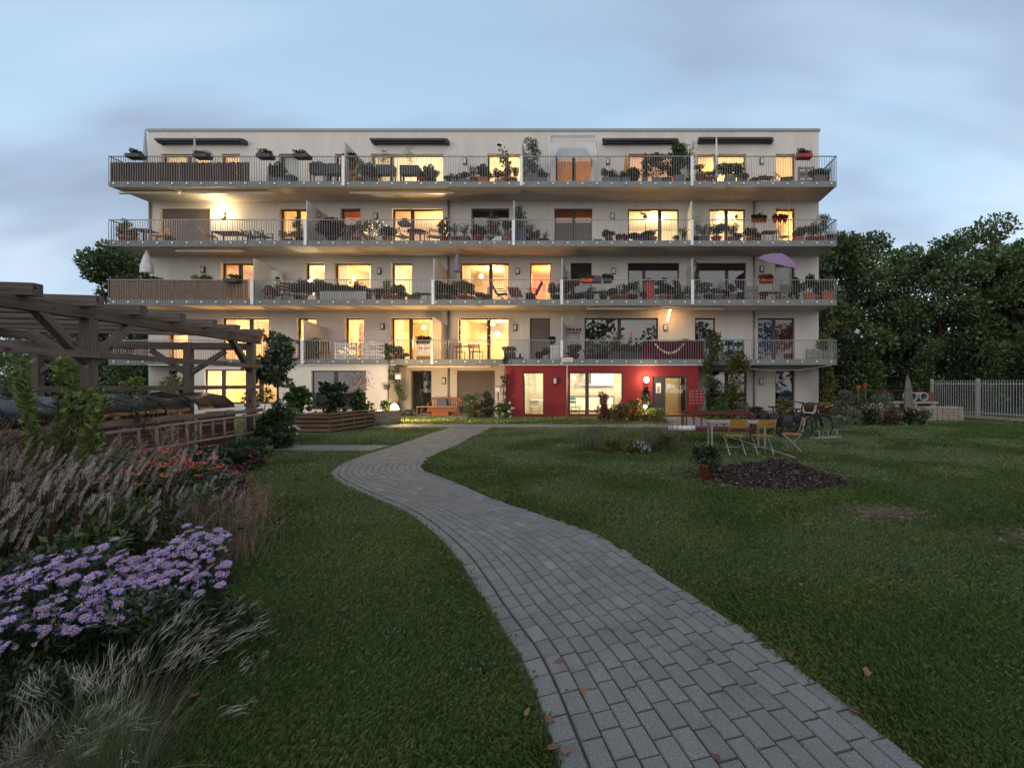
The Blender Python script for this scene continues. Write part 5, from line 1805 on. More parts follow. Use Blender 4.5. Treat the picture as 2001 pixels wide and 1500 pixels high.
pts = [(gx(px_, YW - .02), YW - .04, gz(py, YW)) for px_, py in ((900, 624), (899, 640), (901, 655), (898, 668), (955, 624), (953, 640), (957, 655), (954, 672), (985, 630), (992, 650), (989, 668))]
for p in pts:
    b = MB(); b.lathe([(.004, -.02), (.02, 0), (.004, .02)], 6, p); b.build('bulb', M['fairy'], t)
b = MB(); b.tube([pts[0], pts[1], pts[2], pts[3]], .004, 4); b.tube(pts[4:8], .004, 4); b.tube(pts[8:], .004, 4); b.build('cord', M['black'], t)
bplant(1, 996, 22, 676, 'box_dark', 'olive', 'yellow-green plant in a dark tub at the brightest window edge', ph=.4)
b = MB(); b.box(-.22, .22, -.12, .12, 0, .14); b.lathe([(.05, .14), (.05, .28), (.02, .34)], 8, (.08, 0, 0)); tag(b.build('watering_can', M['char'], loc=(gx(1013, 24), 24, FLZ[1])), 'dark low container with a spout on the first-floor balcony', 'container')
bplant(1, 1053, 8, 690, 'dark', 'red', 'tiny dark pot before the closed roller blind', ph=.12)
bplant(1, 1066, 10, 680, 'white', 'dark', 'small plant in a white pot by the roller blind edge', ph=.22)
pallet((gx(1084, 24.1), 24.1, FLZ[1]), .42, .72, M['white_wood'], 'white slatted shelf against the first-floor screen', 6, name='shelf')
railbox(1, 1079, 10, 'dark', 'dark', 'small pot on top of the white slatted shelf', y=24.1)
t = thing('wall_shelf', 'narrow pale shelf on the wall beside the first-floor screen', 'shelf', (gx(1120, 25.3), 25.4, gz(647, 25.4)))
b = MB(); b.box(-.46, .46, -.13, .14, -.03, 0); b.build('board', M['white'], t)
for sx in (-.4, .4):
    b = MB(); b.box(sx - .02, sx + .02, -.1, .14, -.5, -.031); b.build('bracket', M['white'], t)
b = MB(); b.box(-.12, .12, -.08, .08, 0, .15); tag(b.build('basket', M['red_pot'], loc=(gx(1113, 25.4), 25.4, gz(647, 25.4) + .002)), 'small red basket on the pale wall shelf', 'basket')
for k, px_ in enumerate((1121, 1128, 1134)):
    b = MB(); b.lathe([(.05, 0), (.06, .09), (.03, .14)], 8); tag(b.build('jug', M['dark_pot'], loc=(gx(px_, 25.4), 25.4, gz(647, 25.4) + .002)), ['dark jug beside the red basket on the wall shelf', 'middle dark jug on the pale wall shelf', 'dark jug at the end of the pale wall shelf'][k], 'jug')
bplant(1, 1123, 20, 670, 'dark', 'dark', 'dark plant below the pale wall shelf')
bplant(1, 1117, 14, 690, 'red', 'red', 'red tub at the railing foot below the wall shelf', ph=.3)
bplant(1, 1152, 22, 682, 'purple', 'grey', 'grey lavender bush at the wide dark window edge')
bplant(1, 1180, 34, 664, 'dark', 'olive', 'tall yellow-green grass before the wide dark window', shape='wispy')
bplant(1, 1172, 24, 670, 'dark', 'olive', 'yellow-green bush entwined with the tall grass')
for k, (px_, leaf) in enumerate(((1205, 'olive'), (1228, 'green'), (1246, 'rust'))):
    bplant(1, px_, 24, 668 + k * 2, 'box_dark', leaf, ['olive shrub', 'green shrub', 'rusty shrub'][k] + ' behind the railing of the wide dark window', ph=.4)
t = thing('lantern', 'small red lantern on a stick before the wide dark window', 'lantern', (gx(1233, 23.9), 23.9, FLZ[1]))
b = MB(); b.tube([(0, 0, 0), (0, 0, 1.25)], .01, 5); b.build('stick', M['twig'], t)
b = MB(); b.lathe([(.01, 1.2), (.06, 1.26), (.06, 1.36), (.01, 1.42)], 10); b.build('shade', M['orange_pot'], t)
bplant(1, 1339, 24, 662, 'box_dark', 'dark', 'dark leafy plant rising above the end of the red cloth', ph=.6)
t = thing('light_chain', 'bundle of glowing bulbs hanging from the slab above the framed lamp', 'fairy lights', (gx(1306, 24.6), 24.6, gz(620, 24.6)))
for k, (dx, dz) in enumerate([(.14, .42), (.10, .36), (.06, .28), (.02, .2), (.05, .12), (-.03, .06), (.0, -.02), (-.04, -.1), (-.02, -.18)]):
    b = MB(); b.lathe([(.01, -.03), (.035, 0), (.01, .035)], 8, (dx, 0, dz)); b.build('bulb', M['lens_lit'], t)
b = MB(); b.tube([(.15, 0, .5), (.06, .01, .28), (-.02, .01, -.2), (-.0, .0, -.75)], .006, 5); b.build('cord', M['black'], t)
o = lamp_light('chain_light', (0, .25, .1), (1.0, .42, .1), 14, .1); o.parent = t
t = thing('shelf', 'bright blue painted shelf standing behind the first-floor railing', 'shelf', (gx(1432, 24.1), 24.1, FLZ[1]))
for x in (-.52, .04, .5):
    b = MB(); b.box(x - .03, x + .03, -.15, .15, 0, 1.0); b.build('upright', M['sky_blue'], t)
for k, z in enumerate((.12, .55, 1.0)):
    b = MB(); b.box(-.55, .53, -.16, .16, z + .001, z + .035); b.build('board', M['sky_blue'], t)
for k, (dx, z, lab) in enumerate(((-.25, .14, 'red-leaved plant low in the bright blue shelf'), (.27, .14, 'green plant low in the bright blue shelf'), (-.22, .59, 'dark plant on the middle board of the blue shelf'), (.28, .59, 'leafy plant on the middle board of the blue shelf'))):
    plant('potted_plant', lab, 'potted plant', (gx(1432, 24.1) + dx, 24.05, FLZ[1] + z), .42, .36, ['red', 'green', 'dark', 'green'][k], 'bush', 'terra', .12, .2)
pallet((gx(1590, 24.2), 24.2, FLZ[1]), .75, .55, M['stone_pot'], 'grey lattice bench back near the first-floor corner', 5, name='lattice')
pallet((gx(1613, 24.5), 24.5, FLZ[1]), .75, .5, M['stone_pot'], 'grey lattice box in the first-floor corner', 5, name='lattice')
# ---------------------------------------------------------------- inside the communal kitchen (seen through the red block's windows)
y = YB + 1.6
table((gx(1058, y), y, .03), 0, 1.1, .8, .75, M['white'], 'white table inside the communal room behind the single red-wall window')
chair((gx(1046, y - .5), y - .62, .03), math.pi, M['white'], 'white chair drawn up to the white table in the lit room', bh=.8)
chair((gx(1122, y - .3), y - .5, .03), .5, M['turq'], 'turquoise chair inside the lit kitchen window', bh=.95, slats=2)
t = thing('kitchen_counter', 'white kitchen counter with wall cupboards behind the large lit window', 'kitchen', (gx(1150, YB + 3.9), YB + 4.05, .03))
b = MB(); b.box(-1.9, 1.4, -.3, .3, .1, .86); b.build('cabinet', M['white'], t)
b = MB(); b.box(-1.95, 1.45, -.33, .3, .8605, .9); b.build('worktop', M['oak'], t)
b = MB(); b.box(-.6, .1, -.05, .3, 1.5, 1.58); b.add([(-.6, -.05, 1.581), (.1, -.05, 1.581), (.1, .3, 1.581), (-.6, .3, 1.581), (-.34, .1, 1.85), (-.16, .1, 1.85), (-.16, .3, 1.85), (-.34, .3, 1.85)], [(0, 1, 5, 4), (1, 2, 6, 5), (2, 3, 7, 6), (3, 0, 4, 7)]); b.box(-.34, -.16, .1, .3, 1.851, 2.4); b.build('hood', M['thin_metal'], t)
b = MB(); b.box(.15, 1.4, 0, .3, 1.5, 2.2); b.build('wall_cupboard', M['white'], t)
t = thing('ceiling_lamp', 'bright round ceiling lamp in the communal kitchen', 'ceiling lamp', (gx(1197, YB + 1.4), YB + 1.4, 2.44))
b = MB(); b.lathe([(.03, -.12), (.2, -.08), (.22, 0), (.2, .05)], 16); b.build('shade', M['lens_soft'], t)
t = thing('pendant_lamp', 'small pendant lamp over the kitchen hood in the lit window', 'pendant lamp', (gx(1121, YB + 2.4), YB + 2.4, 1.95))
b = MB(); b.lathe([(.02, -.1), (.1, -.05), (.08, .06), (.02, .1)], 12); b.build('shade', M['lens_soft'], t)
b = MB(); b.tube([(0, 0, .1), (0, 0, .58)], .006, 5); b.build('cord', M['black'], t)
for px_, py, lab in ((962, 634, 'bright ceiling lamp behind the window wound with fairy lights'), ):
    y = YW + 1.6
    t = thing('ceiling_lamp', lab, 'ceiling lamp', (gx(px_, y), y, gz(py, y)))
    b = MB(); b.lathe([(.03, -.08), (.16, -.03), (.14, .05), (.03, .1)], 14); b.build('shade', M['lens_soft'], t)
y = YW + 2.8
t = thing('pendant_lamp', 'low pendant lamp deep in the first-floor room with fairy lights', 'pendant lamp', (gx(972, y), y, gz(651, y)))
b = MB(); b.lathe([(.05, -.12), (.24, -.1), (.1, .06), (.02, .1)], 14); b.build('shade', M['lens_soft'], t)
b = MB(); b.tube([(0, 0, .1), (0, 0, .6)], .006, 5); b.build('cord', M['black'], t)
y = YW + 1.2
t = thing('table_lamp', 'table lamp with a white shade behind the pergola post', 'table lamp', (gx(475, y), y, .9))
b = MB(); b.lathe([(.18, .28), (.13, .52)], 16); b.build('lamp_shade', M['lens_soft'], t)
b = MB(); b.lathe([(.1, 0), (.09, .02), (.02, .04), (.02, .27)], 10); b.build('base', M['thin_metal'], t)
for px_, lab in ((608, 'bookcase full of bottles and books in the narrow first-floor window'), (690, 'tall bookcase in the second narrow first-floor window')):
    y = YW + 2.6
    t = thing('bookcase', lab, 'bookcase', (gx(px_, y), y, FLZ[1] + .05))
    rr = random.Random(px_)
    b = MB()
    for k in range(6):
        b.box(-.7, .7, 0, .3, .05 + k * .36, .08 + k * .36)
    b.box(-.73, -.701, 0, .3, 0, 2.0); b.box(.701, .73, 0, .3, 0, 2.0); b.build('case', M['pine'], t)
    for k in range(5):
        x = -.68
        while x < .6:
            w = rr.uniform(.05, .16)
            b = MB(); b.box(x, x + w - .01, .03, .2, .0805 + k * .36, .0805 + k * .36 + rr.uniform(.16, .28)); b.build('book', M[rr.choice(['oak', 'red_pot', 'blue_pot', 'paper', 'terra', 'char'])], t)
            x += w + (rr.uniform(.05, .2) if rr.random() < .25 else .004)

# ---------------------------------------------------------------- bench terrace
t = thing('garden_bench', 'orange-brown wooden bench with a blue cushion against the terrace wall', 'bench', (gx(868, 24.4), 24.5, .03))
for k in range(9):
    x = -.62 + k * .155
    b = MB(); b.box(x - .035, x + .035, .22, .25, .42, .80); b.build('slat', M['bench_orange'], t)
b = MB(); b.box(-.75, .75, .2, .26, .801, .9); b.build('top_rail', M['bench_orange'], t)
b = MB(); b.box(-.75, .75, -.28, .2, .38, .42); b.build('seat', M['bench_orange'], t)
b = MB(); b.box(-.78, .78, -.31, -.281, .2, .40); b.build('front_board', M['bench_orange'], t)
for sx in (-.76, .76):
    b = MB(); b.box(sx - .035, sx + .035, -.28, -.21, 0, .62); b.build('leg', M['bench_orange'], t)
    b = MB(); b.box(sx - .035, sx + .035, .195, .265, 0, .80); b.build('leg', M['bench_orange'], t)
    b = MB(); b.box(sx - .04, sx + .04, -.3, .194, .621, .66); b.build('arm', M['bench_orange'], t)
b = MB(); b.box(-.4, .05, .06, .19, .46, .84); tag(b.build('cushion', M['blue_pot'], loc=(gx(868, 24.4), 24.5, .03)), 'dark blue cushion leaning on the orange bench', 'cushion')
b = MB(); b.box(-.45, .62, -.24, .1, .4205, .46); tag(b.build('seat_pad', M['blue_pot'], loc=(gx(868, 24.4), 24.5, .03)), 'thin dark blue seat pad on the orange bench', 'cushion')
b = MB(); b.box(-.55, .3, -.2, .15, 0, .2); tag(b.build('storage_box', M['bench_orange'], loc=(gx(866, 24.4), 24.5, .03)), 'low wooden box under the orange bench', 'box')
table((gx(857, 23.75), 23.75, .03), 0, 2.0, .6, .5, M['old_pale'], 'low pale plank table in front of the orange bench', leg=M['oak'])
pallet((gx(928, 24.2), 24.2, .03), .5, .3, M['red_pot'], 'low red crate beside the orange bench', 2, name='crate')
for px_, lab in ((797, 'dark bag slumped on the terrace at the dark door'), (805, 'second dark bag leaning at the terrace edge')):
    b = MB(); b.lathe([(.12, 0), (.24, .06), (.25, .18), (.12, .3), (.02, .32)], 12); tag(b.build('bag', M['char'], loc=(gx(px_, 24.2), 24.2 + (px_ - 797) * .03, .03)), lab, 'bag')
for px_, py, lab in ((779, 736, 'white birdhouse on the climbing post by the white block'), (973, 761, 'white birdhouse at the edge of the red block')):
    y = 23.3
    t = thing('birdhouse', lab, 'birdhouse', (gx(px_, y), y, gz(py, y)))
    b = MB(); b.box(-.12, .12, -.1, .1, -.12, .1); b.build('box', M['white'], t)
    b = MB(); b.add([(-.16, -.13, .1), (.16, -.13, .1), (.16, .13, .1), (-.16, .13, .1), (-.16, 0, .2), (.16, 0, .2)], [(0, 1, 5, 4), (2, 3, 4, 5), (0, 4, 3), (1, 2, 5), (0, 3, 2, 1)]); b.build('roof', M['thin_metal'], t)
    b = MB(); b.lathe([(.03, 0), (.03, .004)], 10, (0, 0, 0)); b.build('entrance_hole', M['black'], t)
    b = MB(); b.tube([(0, .05, -.12), (0, .05, -gz(py, y))], .025, 6); b.build('post', M['twig'], t)

# ---------------------------------------------------------------- lamps, sign and mailboxes
t = thing('bollard_lamp', 'glowing bollard lamp beside the grey wooden planter', 'bollard lamp', (gx(771, 20.3), 20.3, 0))
b = MB(); b.tube([(0, 0, 0), (0, 0, .5)], .055, 10); b.build('post', M['char'], t)
b = MB(); b.lathe([(.05, .5), (.115, .56), (.13, .64), (.11, .72), (.05, .77)], 16); b.build('globe', emit_mat('globe_glow', (1.0, .70, .34), 60), t)
b = MB(); b.lathe([(.06, .771), (.07, .79), (.02, .81)], 12); b.build('cap', M['char'], t)
o = lamp_light('bollard_light', (0, 0, .95), (1.0, .62, .26), 300, .12); o.parent = t
o = lamp_light('bollard_light', (.22, -.1, .6), (1.0, .62, .26), 260, .1); o.parent = t
t = thing('garden_lamp', 'small glowing garden lamp among the roses by the entrance', 'garden lamp', (gx(1261, 20.6), 20.6, 0))
b = MB(); b.tube([(0, 0, 0), (0, 0, .6)], .03, 8); b.build('post', M['char'], t)
b = MB(); b.lathe([(.04, .6), (.07, .66), (.04, .72)], 12); b.build('globe', M['lens_lit'], t)
o = lamp_light('garden_light', (0, -.25, .75), (1.0, .66, .32), 22, .08); o.parent = t

y = 21.6
t = thing('fire_access_sign', 'white sign with a red border on a tall grey pole before the red wall', 'sign', (gx(1108, y), y, 0))
zc, hw, hh = gz(703, y), .30, .125
b = MB(); b.tube([(0, .03, 0), (0, .03, zc + hh)], .03, 10); b.build('pole', M['thin_metal'], t)
b = MB(); b.box(-hw, hw, -.012, -.002, zc - hh, zc + hh); b.build('border', M['red_metal'], t)
b = MB(); b.box(-hw + .03, hw - .03, -.016, -.0125, zc - hh + .03, zc + hh - .03); b.build('panel', M['white'], t)
cu_ = bpy.data.curves.new('lettering', 'FONT')
cu_.body = 'Feuerwehrzufahrt'
cu_.align_x = 'CENTER'; cu_.align_y = 'CENTER'
cu_.size = .075
cu_.extrude = .0006
cu_.materials.append(M['black'])
tmp = bpy.data.objects.new('lettering_source', cu_)
COL.objects.link(tmp)
bpy.context.view_layer.update()
me = bpy.data.meshes.new_from_object(tmp.evaluated_get(bpy.context.evaluated_depsgraph_get()))
bpy.data.objects.remove(tmp)
o = link('lettering', me, t, loc=(0, -.0172, zc)); o.rotation_euler = (R(90), 0, 0)

y = 22.6
t = thing('mailbox_unit', 'red letterbox unit on two posts beside the entrance', 'mailbox', (gx(1361, y), y, 0))
b = MB(); b.box(-.30, .30, -.16, .16, .62, 1.36); b.build('housing', M['red_metal'], t)
for r_ in range(5):
    for c_ in range(3):
        b = MB(); b.box(-.285 + c_ * .192, -.285 + c_ * .192 + .18, -.175, -.1605, .64 + r_ * .142, .64 + r_ * .142 + .13)
        d_ = b.build('flap', M['red_metal'], t)
        b = MB(); b.box(-.25 + c_ * .192, -.14 + c_ * .192, -.179, -.1755, .725 + r_ * .142, .745 + r_ * .142); b.build('name_plate', M['thin_metal'], d_)
for sx in (-.2, .2):
    b = MB(); b.box(sx - .03, sx + .03, -.03, .03, 0, .62); b.build('post', M['red_metal'], t)

# ---------------------------------------------------------------- pergola
DV = Vector((-0.187, 1.0, 0)).normalized()      # along the pergola
PV = Vector((-1.0, -0.187, 0)).normalized()     # across, away from the path
P2 = Vector((-9.1, 12.0, 0))                    # outer corner post
t = thing('pergola', 'large weathered timber pergola of square beams above the planted bed', 'pergola', (0, 0, 0))


def pt(d, w, z):
    v = P2 - DV * d + PV * w
    return (v.x, v.y, z)


UPD = tuple(DV)
posts = [(0, 0), (4.52, 0), (0, 1.35), (0, 4.4), (4.52, 4.4), (8.6, 0), (8.6, 4.4)]
for d, w in posts:
    beam('post', pt(d, w, 0), pt(d, w, 2.63), .155, .155, M['old_x'], t, UPD)
for w in (0, 4.4):
    beam('beam', pt(-.32, w, 2.72), pt(4.5, w, 2.72), .14, .18, M['old_x'], t)
    beam('beam', pt(4.505, w, 2.715), pt(9.4, w, 2.715), .14, .18, M['old_x'], t)
beam('end_beam', pt(0, .1, 2.54), pt(0, 5.2, 2.54), .13, .17, M['old_x'], t)
for k in range(10):
    d = .05 + k * .93
    beam('rafter', pt(d, -.26 + .03 * math.sin(k * 2.1), 2.885), pt(d, 5.0, 2.885), .15, .17, M['old_x'], t)
for d, w, s in ((0, 0, 1), (4.52, 0, 1), (4.52, 0, -1), (8.6, 0, -1)):
    beam('brace', pt(d, w - .001, 1.92), pt(d + .82 * s, w - .001, 2.66), .11, .12, M['old_x'], t, tuple(PV))
for d, w, s in ((0, 1.35, 1), (0, 1.35, -1), (4.52, 0, 1), (0, 4.4, -1)):
    beam('brace', pt(d, w, 1.85), pt(d, w + .78 * s, 2.42), .10, .11, M['old_x'], t, UPD)
for z, h in ((2.07, .095), (1.545, .085), (.965, .085)):
    beam('rail', pt(-.25, -.13, z), pt(4.5, -.13, z), .05, h, M['old_x'], t)
    beam('rail', pt(4.51, -.13, z), pt(8.9, -.13, z), .05, h, M['old_x'], t)

# rustic ladder fixed along the lower rail
t = thing('ladder', 'rustic pole ladder hung sideways below the lowest pergola rail', 'ladder', (0, 0, 0))
for z0, z1 in ((.86, .84), (.44, .47)):
    b = MB(); b.tube([pt(-.45, -.22, z0), pt(2, -.22, (z0 + z1) / 2 + .01), pt(4.9, -.22, z1)], .028, 8); b.build('pole', M['old_pale'], t)
for k in range(12):
    d = .28 + k * .395
    b = MB(); b.tube([pt(d, -.22, .46), pt(d + .03, -.22, .86)], .024, 7); b.build('rung', M['old_pale'], t)

# covered beds below the pergola
for d0, d1, lab in ((1.75, 7.6, 'long black arched tarpaulin cover over the bed, its sheen broken by two ribs'), (.25, 1.55, 'short black arched cover at the far end of the pergola bed')):
    t = thing('covered_bed', lab, 'covered bed', (0, 0, 0))
    wc, rr_, zb = .95, .72, 1.06
    vs, fs = [], []
    nd = int((d1 - d0) / .18) + 2
    for i in range(nd):
        d = d0 + (d1 - d0) * i / (nd - 1)
        for k in range(15):
            a = math.pi * k / 14
            sag = .045 * math.sin(d * 5.2) * math.sin(a) + .022 * math.sin(d * 17 + k) + .016 * math.sin(d * 31 - 2 * k)
            vs.append(pt(d, wc - rr_ * math.cos(a), zb + (.32 + sag) * math.sin(a)))
    for i in range(nd - 1):
        for k in range(14):
            fs.append((i * 15 + k, i * 15 + k + 1, (i + 1) * 15 + k + 1, (i + 1) * 15 + k))
    b = MB(); b.add(vs, fs, 0, True); b.build('cover', M['tarp'], t)
    for d in [d0 + .02 + (d1 - d0 - .04) * k / max(1, round((d1 - d0) / .75)) for k in range(max(1, round((d1 - d0) / .75)) + 1)]:
        b = MB(); b.tube([pt(d, wc - rr_ * 1.01 * math.cos(math.pi * k / 10), zb + .345 * math.sin(math.pi * k / 10)) for k in range(11)], .012, 6); b.build('rib', M['black'], t)
    for z in (.12, .36, .6, .84):
        for w in (wc - rr_, wc + rr_):
            b = MB(); b.bar(pt(d0, w, z), pt(d1, w, z), .04, .21); b.build('plank', M['redwood'], t)
    for k in range(int((d1 - d0) / .5)):
        d = d0 + .15 + k * .5
        b = MB(); b.bar(pt(d, wc - rr_ - .03, .97), pt(d + .4, wc - rr_ - .03, .97 + random.uniform(-.02, .03)), .1, .06); b.build('edge_board', M['bench_orange'], t)

# ---------------------------------------------------------------- raised planters on the lawn
t = thing('pallet_planter', 'long planter nailed from old pallet boards in front of the white wall', 'planter', (-10.35, 17.3, 0), -.03)
L_, W_, H_ = 1.9, 2.8, .58      # x size, y size
for k in range(4):
    z = .06 + k * .145
    for y in (-W_ / 2, W_ / 2):
        b = MB(); b.box(-L_ / 2, L_ / 2, y - .015, y + .015, z, z + random.uniform(.075, .10)); b.build('plank', M['pallet'], t)
    for x in (-L_ / 2 - .016, L_ / 2 + .016):
        b = MB(); b.box(x - .015, x + .015, -W_ / 2, W_ / 2, z, z + random.uniform(.07, .095)); b.build('plank', M['pallet'], t)
for y in (-W_ / 2 + .05, -.7, 0, .7, W_ / 2 - .05):
    for x in (-L_ / 2 + .03, L_ / 2 - .03):
        b = MB(); b.box(x - .028, x + .028, y - .05, y + .033, 0, H_ + .04); b.build('batten', M['pallet'], t)
b = MB(); b.box(-L_ / 2 - .05, L_ / 2 + .05, -W_ / 2 - .05, -W_ / 2 + .06, H_ + .041, H_ + .075); b.box(L_ / 2 - .06, L_ / 2 + .06, -W_ / 2 + .061, W_ / 2, H_ + .041, H_ + .075); b.build('rim_board', M['pallet'], t)
b = MB(); b.box(-L_ / 2 + .02, L_ / 2 - .02, -W_ / 2 + .02, W_ / 2 - .02, 0, .5); b.build('soil', soil, t)
t = thing('wooden_planter', 'smaller grey board planter next to the glowing bollard lamp', 'planter', (-9.45, 19.7, 0))
for k in range(5):
    z = .03 + k * .105
    for y in (-.5, .5):
        b = MB(); b.box(-.36, .36, y - .014, y + .014, z, z + .098); b.build('plank', M['pale_pallet'], t)
    for x in (-.375, .375):
        b = MB(); b.box(x - .014, x + .014, -.5, .5, z, z + .098); b.build('plank', M['pale_pallet'], t)
for sx in (-.33, .33):
    for sy in (-.46, .46):
        b = MB(); b.box(sx - .03, sx + .03, sy - .03, sy + .03, 0, .58); b.build('corner_post', M['pallet'], t)
b = MB(); b.box(-.35, .35, -.48, .48, 0, .5); b.build('soil', soil, t)

# ---------------------------------------------------------------- furniture on the lawn
t = thing('garden_bench', 'long red-brown bench with crossed side frames at the end of the lawn', 'bench', (2.75, 13.35, 0), -.12)
for sx in (-.95, .95):
    for y in (-.28, .28):
        b = MB(); b.box(sx - .035, sx + .035, y - .035, y + .035, 0, .76 if y < 0 else .86); b.build('leg', M['redwood'], t)
    b = MB(); b.bar((sx, -.24, .45), (sx, .24, .72), .03, .05, (1, 0, 0)); b.bar((sx + .001, -.24, .72), (sx + .001, .24, .45), .028, .05, (1, 0, 0)); b.build('cross_brace', M['redwood'], t)
    b = MB(); b.box(sx - .045, sx + .045, -.33, .32, .7605, .80); b.build('arm', M['redwood'], t)
for k in range(4):
    b = MB(); b.box(-.91, .91, -.29 + k * .14, -.17 + k * .14, .40, .43); b.build('slat', M['redwood'], t)
b = MB(); b.box(-.91, .91, -.30, -.292, .33, .42); b.build('apron', M['redwood'], t)
b = MB(); b.box(-.91, .91, .25, .29, .76, .86); b.build('back_rail', M['redwood'], t)
for k in range(9):
    b = MB(); b.box(-.84 + k * .21 - .02, -.84 + k * .21 + .02, .262, .278, .44, .759); b.build('slat', M['redwood'], t)
b = MB(); b.tube([(-.35, 0, 0), (.35, 0, 0)], .075, 14); tag(b.build('roll', M['white'], loc=(1.72, 12.95, .43), rz=.05), 'white roll lying across the arm end of the red-brown bench', 'roll')
bpy.context.view_layer.update()
t = table((2.93, 12.0, 0), -.06, 1.36, .78, .70, M['old_pale'], 'grey plank table with square legs on the lawn', leg=M['stone_pot'], th=.035)


def bistro(loc, rz, m, label, group):
    t = thing('folding_chair', label, 'chair', loc, rz, group)      # faces +y
    for k in range(5):
        b = MB(); b.box(-.2, .2, -.19 + k * .078, -.125 + k * .078, .43, .448); b.build('slat', m, t)
    for k in range(2):
        b = MB(); b.bar((-.2, -.25 - .02 * k, .68 + k * .1), (.2, -.25 - .02 * k, .68 + k * .1), .016, .085); b.build('back_slat', m, t)
    for s in (-.205, .205):
        b = MB(); b.tube([(s, -.28, .83), (s, -.235, .62), (s, -.17, .43), (s, .1, .16), (s, .24, 0)], .010, 6); b.build('back_leg', M['steel'], t)
        b = MB(); b.tube([(s * .9, .2, .43), (s * .9, .0, .26), (s * .9, -.18, .06), (s * .9, -.24, 0)], .010, 6); b.build('front_leg', M['thin_metal'], t)
    b = MB(); b.tube([(-.205, .1, .16), (.205, .1, .16)], .008, 6); b.build('stretcher', M['thin_metal'], t)
    return t


c1_ = bistro((2.68, 11.1, 0), .12, M['yellow_wood'], 'yellow slatted folding chair at the middle of the grey table', 'folding chairs around the grey table')
copy_thing(c1_, (3.32, 11.1, 0), .10, 'yellow slatted folding chair at the corner of the grey table by the bicycles')
bistro((4.12, 11.45, 0), 1.35, M['orange_wood'], 'orange folding chair standing apart in front of the bicycles', 'folding chairs around the grey table')
g = MB(); g.bar((3.3, 14.3, .05), (3.78, 10.3, .05), .045, .03); tag(g.build('lath', M['pale_pallet']), 'long thin pale lath lying in the grass beside the yellow chairs', 'lath')
t = plant('potted_plant', 'bushy dark plant in a terracotta pot beside the mulch heap', 'potted plant', (1.50, 8.25, 0), .47, .56, 'dark', 'bush', 'terra', .27, .27, n=620, ls=.055)
leaf_cloud('lower_foliage', [((0, 0, .33), (.27, .25, .14)), ((.08, -.05, .24), (.2, .2, .1))], 700, .055, LEAF['dark'], t, 901)

